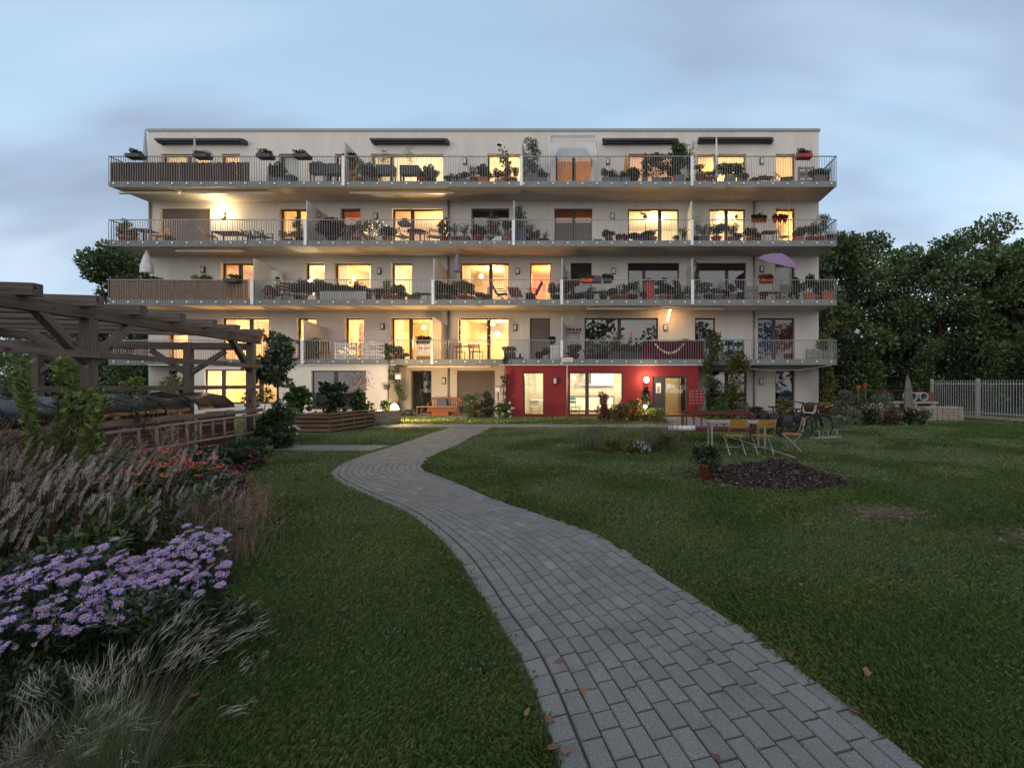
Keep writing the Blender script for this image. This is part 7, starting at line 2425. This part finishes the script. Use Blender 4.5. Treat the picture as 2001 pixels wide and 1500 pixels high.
for px_, y, lab in ((1165, 11.9, 'loose wispy green plant behind the brown-green clump on the lawn'), (1215, 11.7, 'fine green stalks between the clumps of the small lawn bed'), (1298, 11.5, 'wispy green stalks in front of the feathery clump'), (1140, 11.6, 'thin wispy plant near the path side of the small lawn bed'), (1275, 11.6, 'thin dark stalks behind the white-flowered cushion'), (1315, 12.4, 'dry seed stalks beside the red-brown bench')):
    wisps(lab, (gx(px_, y), y, 0), 150, .80, .2, BLADE, int(px_), .008, .14, heads=.3, hm=STRAW, name='wispy_plant', cat='plant')
wisps('arching pale grass plume above the dusty border bush', (gx(1712, 19.8), 19.8, 0), 60, 1.5, .12, PLUME, 51, .03, .55, tilt=.45, heads=.6, hs=.1)

# ---------------------------------------------------------------- mulch heap
MC = Vector((2.62, 8.25, 0))
rng = np.random.default_rng(21)


def mulch_h(x, y):
    r = np.sqrt((x / 1.22) ** 2 + (y / 1.0) ** 2 + .25 * x * y / 1.3)
    return np.maximum(0, .34 * (1 - r) ** 1.0 * (1 + .25 * np.sin(x * 4) * np.cos(y * 5)))


t = thing('mulch_heap', 'low heap of dark bark mulch dumped on the lawn', 'mulch heap', tuple(MC))
vs, fs = [], []
nr, na = 12, 36
for i in range(nr + 1):
    for k in range(na):
        a = 2 * math.pi * k / na
        x, y = 1.3 * i / nr * math.cos(a), 1.08 * i / nr * math.sin(a)
        vs.append((x, y, float(mulch_h(np.array(x), np.array(y))) - .012))
for i in range(nr):
    for k in range(na):
        fs.append((i * na + k, i * na + (k + 1) % na, (i + 1) * na + (k + 1) % na, (i + 1) * na + k))
b = MB(); b.add(vs, fs, 0, True); b.build('core', mat('mulch_core', (.03, .02, .017), .95, var=.5, scale=14), t)
n = 9600
rad = np.sqrt(rng.uniform(0, 1, n)) * 1.08
rad[-900:] = 1.0 + np.abs(rng.normal(0, .16, 900))
a = rng.uniform(0, 6.283, n)
x, y = 1.2 * rad * np.cos(a), 1.0 * rad * np.sin(a)
p = np.stack([x, y, mulch_h(x, y) + np.where(rad > 1.08, .045, .004)], 1)
d = rng.normal(0, 1, (n, 3)); d[:, 2] *= .35
v, q = leaf_arrays(rng, p, d * 2, .05, .45, up=.1, jit=.2)
np_mesh('bark_chips', v, q, leaf_mat('bark_chip', (.018, .010, .009), (.050, .030, .025), (.22, .15, .12), .0, .05), t, 'stuff')

# ---------------------------------------------------------------- foreground bed
# yellow-green shrub
t = thing('shrub', 'yellow-green shrub with upright leafy twigs before the black covers', 'shrub', (-5.45, 4.65, 0))
rr = random.Random(31)
b = MB()
P_, D_ = [], []
for k in range(14):
    a = rr.uniform(0, 6.283); r = rr.uniform(.12, .58)
    hh = rr.uniform(1.15, 1.95) * (1 - .2 * r)
    tip = Vector((r * math.cos(a), r * math.sin(a), hh))
    mid = Vector((tip.x * .45, tip.y * .45, hh * .55))
    b.tube([(tip.x * .1, tip.y * .1, 0), tuple(mid), tuple(tip)], [.016, .011, .004], 5)
    for j in range(30):
        u = (j + rr.random()) / 30
        c = mid.lerp(tip, u) if u > .0 else mid
        for s in range(5):
            P_.append(c); D_.append((rr.uniform(-1, 1), rr.uniform(-1, 1), rr.uniform(.1, .9)))
    for j in range(16):
        c = tip + Vector((rr.gauss(0, .03), rr.gauss(0, .03), rr.gauss(0, .03)))
        P_.append(c); D_.append((rr.uniform(-1, 1), rr.uniform(-1, 1), rr.uniform(.4, 1.2)))
b.build('stem', M['twig'], t)
rng = np.random.default_rng(31)
v, q = leaf_arrays(rng, np.array([tuple(c) for c in P_]), np.array(D_), .072, .5, up=.2, jit=.25)
np_mesh('foliage', v, q, leaf_mat('yellow_green_leaf', (.06, .105, .018), (.16, .235, .04), (.32, .37, .09), .35), t)
shrub('dark green bush under the yellow-green shrub', (-5.5, 5.2, 0), 1.9, .85, 'green', 501, 5200, .06, d=1.5)
shrub('dark leafy undergrowth around the front pergola post', (-7.0, 6.4, 0), 2.0, .78, 'dark', 502, 4600, .075, d=1.6)
shrub('leafy perennial below the middle of the ladder', (-7.3, 8.5, 0), 1.8, .5, 'dark', 503, 3800, .075, d=1.6)
shrub('green perennial beneath the ladder end', (-8.1, 10.6, 0), 1.3, .42, 'green', 504, 2600, .08, d=1.2)
shrub('tangle of thin climbing leaves on the pergola rails', (-8.25, 8.3, 0), 1.0, 1.7, 'dark', 505, 330, .06, d=.4)
wisps('pale feather grass arching in at the edge of the frame', (-5.75, 4.6, 0), 260, 1.75, .28, STRAW, 61, .007, .35, lean=(.25, 0), heads=.5, hs=.09, hn=26, hm=STRAW, ha=.06)
wisps('small tuft of dry grass before the black cover', (-6.35, 6.9, .3), 70, 1.0, .10, STRAW, 62, .007, .2, heads=.6, hs=.05)
# persicaria: slanting pale flower spikes
spike = None
for i, (x, y, w, d, n_, lab) in enumerate([(-4.75, 3.9, .85, .6, 175, 'mass of pale flower spikes leaning across the middle of the bed'), (-4.05, 4.0, .55, .55, 120, 'pinkish flower spikes leaning towards the lawn'), (-4.7, 3.35, .7, .45, 110, 'pale flower spikes along the lower frame side of the bed')]):
    rng = np.random.default_rng(70 + i)
    t = thing('persicaria', lab, 'flowering plant', (x, y, 0))
    bl = [((rng.uniform(-w, w), rng.uniform(-d, d), rng.uniform(.08, .52)), (.24, .22, .16)) for _ in range(16)]
    leaf_cloud('foliage', bl, 3300, .075, LEAF['green' if i == 1 else 'dark'], t, 70 + i, aspect=.4, zmin=.02)
    sm = MB()
    for k in range(n_):
        bx, by = rng.uniform(-w, w), rng.uniform(-d, d)
        zt = rng.uniform(.36, 1.0)
        ln = rng.uniform(.10, .20)
        ax_ = Vector((rng.normal(.62, .18), rng.normal(0, .2), 1)).normalized()
        p0 = Vector((bx, by, zt))
        sm.tube([(bx - .25 * zt * .5, by, .1), tuple(p0)], .0028, 3, cap=False)
        if spike is None:
            b = MB()
            r2 = random.Random(5)
            for m_ in range(64):
                u = m_ / 63
                a = m_ * 2.4
                r = .0050 * (1 - .6 * u) + .0015
                c = Vector((r * math.cos(a), r * math.sin(a), u))
                e = Vector((math.cos(a), math.sin(a), .5)) * .007
                s_ = Vector((-math.sin(a), math.cos(a), 0)) * .0036
                zz = Vector((1, 1, 1))
                e.z *= 6
                b.add([tuple(c), tuple(c + e * .5 + s_), tuple(c + e), tuple(c + e * .5 - s_)], [(0, 1, 2, 3)])
            o = b.build('flower_spike', SPIKE, t); spike = o.data
        else:
            o = link('flower_spike', spike, t)
        q_ = ax_.to_track_quat('Z', 'Y')
        o.matrix_local = Matrix.Translation(p0) @ q_.to_matrix().to_4x4() @ Matrix.Diagonal((1, 1, ln, 1))
    sm.build('stalks', LEAF['rust'], t, 'stuff')
# helenium: orange-red daisies
disc_m = mat('flower_disc', (.05, .025, .012), .9)
hel = None
for i, (x, y, w, d, n_, lab) in enumerate([(-4.85, 5.15, .5, .4, 60, 'orange-red daisies in front of the ladder'), (-4.45, 5.0, .35, .35, 40, 'brighter orange daisies next to the lawn edge of the bed'), (-6.0, 5.9, .7, .5, 46, 'dark red daisies below the nearer pergola post')]):
    rng = np.random.default_rng(90 + i)
    t = thing('daisy_plant', lab, 'flowering plant', (x, y, 0))
    bl = [((rng.uniform(-w, w), rng.uniform(-d, d), rng.uniform(.1, .66)), (.2, .2, .14)) for _ in range(14)]
    leaf_cloud('foliage', bl, 2600, .07, LEAF['dark'], t, 90 + i, aspect=.35, zmin=.02)
    fm = None
    for k in range(n_):
        p0 = Vector((rng.uniform(-w, w) * 1.1, rng.uniform(-d, d) * 1.1, rng.uniform(.5, .88)))
        ax_ = Vector((rng.normal(0, .35), rng.normal(-.55, .3), 1)).normalized()
        if fm is None:
            b = MB()
            for m_ in range(9):
                a = m_ * .698
                c, s_ = Vector((math.cos(a), math.sin(a), 0)), Vector((-math.sin(a), math.cos(a), 0))
                b.add([tuple(c * .008), tuple(c * .03 + s_ * .011 - Vector((0, 0, .004))), tuple(c * .036 - Vector((0, 0, .010))), tuple(c * .03 - s_ * .011 - Vector((0, 0, .004)))], [(0, 1, 2, 3)])
            b.lathe([(.011, -.004), (.013, .004), (.004, .012)], 8, mi=1)
            o = b.build('flower', [FLOWER['red'] if i == 2 else FLOWER['orange'], disc_m], t); fm = o.data
        else:
            o = link('flower', fm, t)
        o.matrix_local = Matrix.Translation(p0) @ ax_.to_track_quat('Z', 'Y').to_matrix().to_4x4() @ Matrix.Scale(rng.uniform(.8, 1.2), 4)
wisps('soft taupe haze of fine grass at the bed edge', (-3.72, 4.45, 0), 800, .72, .17, TAUPE, 63, .003, .25, tilt=.42, heads=.9, hs=.012, hn=7, hm=TAUPE)
wisps('second soft taupe tuft beyond the haze of fine grass', (-4.35, 5.55, 0), 420, .6, .14, TAUPE, 64, .0035, .25, tilt=.42, heads=.9, hs=.014, hn=6, hm=TAUPE)
for i, (x, y, w, h, lab) in enumerate([(-5.9, 7.2, 1.1, .42, 'wine-red sedum along the bed edge below the ladder'), (-5.1, 6.3, .8, .4, 'wine-red sedum nearer to the orange daisies'), (-3.25, 3.75, .5, .34, 'small wine-red clump behind the asters'), (-7.0, 9.0, 1.0, .4, 'wine-red sedum near the far end of the bed')]):
    t = shrub(lab, (x, y, 0), w, h, 'red', 520 + i, 1500, .05, name='sedum', cat='plant')
    t.children[0].data.materials[0] = SEDUM
shrub('fresh green low clump between the asters and the lawn', (-2.62, 3.0, 0), .5, .52, 'green', 530, 2300, .035, stems=3)
shrub('dark brown-green ground plants behind the asters', (-3.75, 3.05, 0), 1.6, .55, 'dark', 531, 5000, .05, d=.8)
shrub('dark ground plants in front of the asters', (-2.75, 2.15, 0), 1.3, .38, 'dark', 532, 4200, .03, d=.5)
# asters
discy = mat('aster_disc', (.50, .30, .04), .9)
am = None
for i, (x, y, w, d, h0, h1, n_, lab) in enumerate([(-2.95, 2.42, .40, .36, .36, .68, 250, 'large clump of violet asters in full bloom at the frame edge'), (-2.48, 2.62, .29, .28, .40, .73, 180, 'violet asters in bloom reaching towards the lawn')]):
    rng = np.random.default_rng(110 + i)
    t = thing('aster', lab, 'flowering plant', (x, y, 0))
    bl = [((rng.uniform(-w, w), rng.uniform(-d, d), rng.uniform(.08, h1 - .16)), (.15, .14, .1)) for _ in range(18)]
    leaf_cloud('foliage', bl, 4200, .05, LEAF['dark'], t, 110 + i, aspect=.3, zmin=.02)
    sm = MB()
    placed = []
    tries = 0
    while len(placed) < n_ and tries < 4000:
        tries += 1
        u, v_ = rng.uniform(-1.1, 1.1), rng.uniform(-1.1, 1.1)
        if u * u + v_ * v_ > 1.2:
            continue
        z = h0 + (h1 - h0) * (.25 + .75 * (v_ * .5 + .5)) * (1 - .25 * u * u) + rng.normal(0, .03)
        p0 = Vector((u * w, v_ * d, z))
        if any((p0 - e).length < .027 for e in placed):
            continue
        placed.append(p0)
        sm.tube([(u * w * .8, v_ * d * .8, .1), tuple(p0)], .0022, 3, cap=False)
        ax_ = Vector((rng.normal(.05, .28) + u * .2, rng.normal(-.35, .25), 1)).normalized()
        kind_ = rng.choice(4, p=(.5, .25, .15, .1))          # open, half open, ragged, bud
        if am is None:
            am = {}
        if kind_ not in am:
            b = MB()
            np_ = (21, 17, 13, 8)[kind_]
            r2 = random.Random(int(kind_))
            for m_ in range(np_):
                a = m_ * 6.2832 / np_ + r2.uniform(-.08, .08)
                rl = (.030, .026, .028, .012)[kind_] * r2.uniform(.86, 1.1)
                lift = (.0, .012, -.008, .012)[kind_]
                c, s_ = Vector((math.cos(a), math.sin(a), 0)), Vector((-math.sin(a), math.cos(a), 0))
                zu = Vector((0, 0, 1))
                e1 = r2.uniform(.001, .006)
                b.add([tuple(c * .006), tuple(c * rl * .62 + s_ * .0027 + zu * (e1 + lift * .5)), tuple(c * rl + zu * (lift + r2.uniform(-.005, .003))), tuple(c * rl * .62 - s_ * .0027 + zu * (e1 + lift * .5))], [(0, 1, 2, 3)])
            b.lathe([(.007, 0), (.008, .003), (.003, .007)], 9, mi=1)
            o = b.build('flower', [ASTERP, disc_m if kind_ == 2 else discy], t); am[kind_] = o.data
        else:
            o = link('flower', am[kind_], t)
        o.matrix_local = Matrix.Translation(p0) @ ax_.to_track_quat('Z', 'Y').to_matrix().to_4x4() @ Matrix.Rotation(rng.uniform(0, 6), 4, 'Z') @ Matrix.Scale(rng.uniform(.8, 1.15), 4)
    sm.build('stalks', LEAF['dark'], t, 'stuff')
# feather grass in front
FEATHER = leaf_mat('feather_blade', (0.06, 0.085, 0.03), (0.13, 0.16, 0.065), (0.30, 0.30, 0.18), .35)
wisps('large upright tuft of feather grass fanning over the bed corner', (-2.0, 1.9, 0), 520, .62, .06, FEATHER, 65, .0022, .22, tilt=.40, lean=(.12, .05))
wisps('few silvery plumes standing out of the upright feather grass', (-2.0, 1.9, 0), 30, .84, .05, FEATHER, 66, .0022, .36, tilt=.36, lean=(.14, .10), heads=.95, hs=.055, hn=34, hm=PLUME, segs=9, ha=.03)
wisps('second feather grass tuft close to the frame corner', (-2.16, 1.72, 0), 420, .50, .07, FEATHER, 67, .0022, .3, tilt=.45, lean=(-.05, .05))
wisps('silvery plumes crowded on the second feather grass tuft', (-2.14, 1.74, 0), 34, .66, .06, FEATHER, 68, .002, .40, tilt=.42, lean=(-.05, .05), heads=.95, hs=.05, hn=26, hm=PLUME, segs=9, ha=.03)
# ---------------------------------------------------------------- lawn grass
def grass_material():
    m, t, out = new_mat('grass_blade')
    ge = t.nodes.new('ShaderNodeNewGeometry')
    c = nramp(t, ge.outputs['Random Per Island'], [(0.0, (0.054, 0.100, 0.026)), (0.5, (0.112, 0.182, 0.052)), (0.9, (0.172, 0.235, 0.078)), (0.95, (0.22, 0.22, 0.10)), (1.0, (0.30, 0.25, 0.15))])
    big = nnoise(t, ge.outputs['Position'], 0.55, 4, 0.6)
    c = nmix(t, 0.8, c, nramp(t, big, [(0.32, (0.68, 0.78, 0.66)), (0.68, (1.3, 1.18, 1.1))]), 'MULTIPLY')
    d = t.nodes.new('ShaderNodeBsdfDiffuse'); tr = t.nodes.new('ShaderNodeBsdfTranslucent'); gl = t.nodes.new('ShaderNodeBsdfGlossy')
    gl.inputs['Roughness'].default_value = .4
    t.links.new(c, d.inputs[0]); t.links.new(c, tr.inputs[0])
    a = t.nodes.new('ShaderNodeMixShader'); a.inputs[0].default_value = .35
    t.links.new(d.outputs[0], a.inputs[1]); t.links.new(tr.outputs[0], a.inputs[2])
    e = t.nodes.new('ShaderNodeMixShader'); e.inputs[0].default_value = .05
    t.links.new(a.outputs[0], e.inputs[1]); t.links.new(gl.outputs[0], e.inputs[2])
    t.links.new(e.outputs[0], out.inputs[0])
    return m


GM = grass_material()
ply = np.array([p[1] for p in PL]); plx = np.array([p[0] for p in PL])
pry = np.array([p[1] for p in PR]); prx = np.array([p[0] for p in PR])
bedy, bedx = np.array(BED_Y), np.array(BED_X)
rng = np.random.default_rng(2024)
# smooth random field for tufts
gw = rng.normal(0, 1, (24, 3)) * np.array([1.6, 1.6, 0])
gp = rng.uniform(0, 6.283, 24)


def tuft(x, y):
    s = np.zeros_like(x)
    for (a, b_, _), p in zip(gw, gp):
        s += np.sin(a * x + b_ * y + p)
    return s / 5.0


VV, FF, off = [], [], 0
for y0, y1, dens, ln, wd in [(.8, 1.5, 8000, .036, .0022), (1.5, 2.6, 16000, .036, .0017), (2.6, 3.8, 9000, .040, .0021), (3.8, 5.5, 6000, .044, .0027), (5.5, 8, 3000, .050, .0041), (8, 12, 1450, .056, .0068), (12, 18, 650, .066, .011), (18, 26, 330, .074, .017)]:
    xl, xr = -1.32 * y1 - .8, .90 * y1 + 2.4
    n = int(dens * (y1 - y0) * (xr - xl))
    x = rng.uniform(xl, xr, n); y = rng.uniform(y0, y1, n)
    keep = (x > -1.36 * y - .8) & (x < .92 * y + 2.4)
    edge = rng.normal(0, .018, n)
    onp = (x > np.interp(y, ply, plx) + edge) & (x < np.interp(y, pry, prx) - np.abs(rng.normal(0, .02, n)) + .015) & (y < 17.72)
    keep &= ~onp
    keep &= ~((x < np.interp(y, bedy, bedx) + rng.normal(0, .07, n)) & (y < 11.5))
    keep &= ~((y > 11.62 + edge) & (y < 12.75 - edge) & (x < -5.9))
    keep &= ~((y > 17.76 + edge) & (y < 19.32 - edge) & (x > -9.35) & (x < 5.25))
    keep &= ~((x > 2.13) & (x < 4.07) & (y > 19.2) & (y < 23.6))
    keep &= ~((y > 23.45) & (x > -10.65) & (x < -5.25))
    keep &= ~((y > 23.6) & (x > gx(375, YB)) & (x < gx(765, YB)))
    keep &= ~((y > 23.6) & (x > gx(985, YB)) & (x < gx(1370, YB)))
    keep &= ~(y > 25.5)
    keep &= ~((x > -11.35) & (x < -9.35) & (y > 15.85) & (y < 18.75))
    r = np.sqrt(((x - MC.x) / 1.2) ** 2 + ((y - MC.y) / 1.0) ** 2)
    keep &= ~(r < .97 + edge * 2)
    bare = np.maximum(np.exp(-(((x - 3.35) / .42) ** 2 + ((y - 6.0) / .30) ** 2)), .8 * np.exp(-(((x - 4.5) / .8) ** 2 + ((y - 5.0) / .22) ** 2)))
    keep &= rng.uniform(0, 1, n) > bare * 1.05
    x, y = x[keep], y[keep]
    n = len(x)
    tf = tuft(x, y)
    h = ln * rng.uniform(.55, 1.25, n) * (1 + .24 * np.clip(tf, -1, 1.4))
    az = rng.uniform(0, 6.283, n) * .6 + tf * 2.0
    lean = rng.uniform(.15, 1.0, n)
    dx, dy = np.cos(az) * lean * h, np.sin(az) * lean * h
    sx, sy = -np.sin(az + rng.normal(0, .6, n)), np.cos(az)
    w = wd * rng.uniform(.6, 1.2, n)
    v = np.zeros((n, 4, 3))
    v[:, 0] = np.stack([x - sx * w / 2, y - sy * w / 2, np.zeros(n)], 1)
    v[:, 1] = np.stack([x + sx * w / 2, y + sy * w / 2, np.zeros(n)], 1)
    v[:, 2] = np.stack([x + dx * .4 + sx * w * .38, y + dy * .4 + sy * w * .38, h * .72], 1)
    v[:, 3] = np.stack([x + dx, y + dy, h * (1 - .25 * lean)], 1)
    VV.append(v.reshape(-1, 3)); FF.append(np.arange(4 * n).reshape(n, 4) + off)
    off += 4 * n
np_mesh('lawn_grass', np.concatenate(VV), np.concatenate(FF), GM, None, 'stuff')

# clover and other low weeds in the turf
rw = np.random.default_rng(77)
cl = []
for k in range(46):
    for _ in range(40):
        y_ = rw.uniform(2.4, 13); x_ = rw.uniform(-1.1 * y_, .85 * y_)
        if x_ > np.interp(y_, pry, prx) + .15 or np.interp(y_, bedy, bedx) + .2 < x_ < np.interp(y_, ply, plx) - .15:
            break
    else:
        continue
    m_ = int(rw.integers(50, 160)); r_ = rw.uniform(.05, .22)
    a_ = rw.uniform(0, 6.283, m_); q_ = r_ * np.sqrt(rw.uniform(0, 1, m_))
    cl.append(np.stack([x_ + q_ * np.cos(a_), y_ + q_ * np.sin(a_) * .8, rw.uniform(.02, .05, m_)], 1))
p = np.concatenate(cl)
d = rw.normal(0, 1, p.shape); d[:, 2] = np.abs(d[:, 2]) * .4
v, q = leaf_arrays(rw, p, d * 1.5, .017, .85, up=.25, jit=.2)
np_mesh('clover', v, q, leaf_mat('clover_leaf', (.045, .09, .024), (.08, .14, .042), (.12, .18, .06), .25), None, 'stuff')

# bare dry patches with straw
for i, (cx, cy, a, b_) in enumerate(((3.35, 6.0, .42, .30), (4.5, 5.0, .85, .24))):
    n = 2600
    p = np.stack([cx + rng.normal(0, a * .6, n), cy + rng.normal(0, b_ * .6, n), rng.uniform(.008, .035, n)], 1)
    d = rng.normal(0, 1, (n, 3)); d[:, 2] = .12
    v, q = leaf_arrays(rng, p, d * 3, .09, .06, up=0, jit=.1)
    o = np_mesh('dry_grass', v, q, STRAW, None, 'stuff')

# grass sprouting in the joints of the path
n = 1500
xs, ys = [], []
for k in range(n):
    a, b_, t0, t1, j = stones[rp.randrange(min(len(stones), 900))]
    u = rp.random()
    e = rp.random()
    if e < .4:
        p = path_pt(a, t0 + (t1 - t0) * u)
    else:
        p = path_pt(a + (b_ - a) * u, t0 if j < 4 or rp.random() < .5 else t1)
    w_ = rp.random()
    if 2 < j < 9 and w_ < .75:
        continue
    xs.append(p.x); ys.append(p.y)
x = np.array(xs); y = np.array(ys); n = len(x)
d = rng.normal(0, .5, (n, 3)) + np.array([0, 0, 1.0])
d /= np.linalg.norm(d, axis=1)[:, None]
v, q, _ = strand_arrays(rng, np.stack([x, y, np.full(n, .006)], 1), d, rng.uniform(.012, .04, n), .0026 * np.ones(n), 2, .4)
np_mesh('joint_grass', v, q, GM, None, 'stuff')

# crumbs of leaf litter swept along the path edges
n = 700
u = rng.uniform(.5, 12.5, n)
side = rng.uniform(0, 1, n) < .78
pp = np.array([tuple(path_pt(uu, (1.0 + abs(rng.normal(-.01, .035))) if s_ else rng.normal(.02, .03))) for uu, s_ in zip(u, side)])
pp[:, 2] = .028
d = rng.normal(0, 1, (n, 3)); d[:, 2] *= .3
v, q = leaf_arrays(rng, pp, d * 2, .022, .6, up=.1, jit=.2)
np_mesh('leaf_litter', v, q, leaf_mat('litter', (.05, .02, .013), (.13, .055, .035), (.22, .11, .07), .0, .02), None, 'stuff')

# fallen leaves
DRY = [mat('dry_leaf_a', (.18, .07, .045), .8, var=.3, scale=30), mat('dry_leaf_b', (.23, .115, .07), .8, var=.3, scale=30), mat('dry_leaf_c', (.12, .045, .035), .8, var=.3, scale=30)]
meshes = []
for k in range(4):
    r2 = random.Random(k)
    b = MB()
    out_ = [(0, -.5), (.22, -.36), (.3, -.1), (.42, .05), (.2, .2), (.16, .42), (0, .56), (-.15, .4), (-.24, .22), (-.4, .08), (-.3, -.12), (-.2, -.36)]
    vs = [(0, 0, .06)] + [(x_ * r2.uniform(.85, 1.15), y_, .02 + r2.uniform(0, .28) * abs(x_) + .1 * r2.random()) for x_, y_ in out_]
    b.add(vs, [(0, i + 1, (i + 1) % 12 + 1) for i in range(12)])
    b.bar((0, -.5, .06), (.05, -.85, .03), .03, .03)
    meshes.append(b)
spots = [(1094, 1300, .046), (1140, 1360, .05), (1385, 1296, .04), (1082, 1472, .052), (1106, 1478, .05), (1400, 1490, .04), (1335, 1160, .036), (1378, 1185, .045), (1395, 1208, .034), (1292, 1128, .04), (1500, 1272, .05), (1545, 1292, .05), (1670, 1400, .052),
         (1030, 1405, .04), (1002, 1288, .036), (1072, 1416, .045), (1693, 1325, .055), (672, 1200, .05), (1565, 1150, .04), (1212, 1082, .05), (1240, 1095, .04), (1265, 1105, .04), (1463, 1140, .04), (1620, 1340, .04), (380, 1372, .05), (460, 1395, .045)]
LAB = ['dry brown leaf against the border joint of the path, apart from the cluster further down', 'torn pale leaf lying across two pavers close to the border joint', 'lone leaf in the very middle of the pavers, far from both edges', 'larger leaf of the pair at the foot of the path border',
       'smaller leaf of the pair at the foot of the path border', 'leaf at the bottom of the path, closest to where the pavers leave the frame', 'curled leaf on the outer edge stones at the bend of the lawn edge', 'dark curled leaf in the debris along the outer path edge',
       'small leaf just below the dark curled one at the outer path edge', 'leaf at the top of the debris line on the outer path edge', 'brown leaf half under the grass at the outer path edge', 'reddish leaf beside the half-hidden one at the outer path edge',
       'big pale leaf on the lowest outer edge stones', 'leaf half hidden in the grass along the border stones', 'leaf where the grass narrows the border stones', 'leaf in the grass just above the pair at the border', 'red-brown leaf alone in the lawn below the outer path edge',
       'lone leaf in the lawn between the asters and the path', 'leaf in the lawn straight out from the curled edge leaf', 'leaf in the lawn next to the upper part of the path', 'second leaf in the lawn next to the upper part of the path', 'third leaf trailing the pair in the lawn by the upper path',
       'leaf in the open lawn below the mulch heap', 'leaf at the edge of the lowest pavers, touching the grass', 'reddish leaf caught in the feather grass', 'leaf in the grass beside the feather grass tuft']
for k, (px_, py, s) in enumerate(spots):
    Y = gy(py)
    X = gx(px_, Y)
    on = np.interp(Y, ply, plx) < X < np.interp(Y, pry, prx)
    o = meshes[k % 4].build('fallen_leaf', DRY[k % 3], loc=(X, Y, .024 if on else .035))
    o.scale = (s * 1.15, s * 1.15, s * 1.15)
    o.rotation_euler = (rp.uniform(-.3, .3), rp.uniform(-.3, .3), rp.uniform(0, 6.28))
    tag(o, LAB[k], 'fallen leaf', 'fallen leaves')
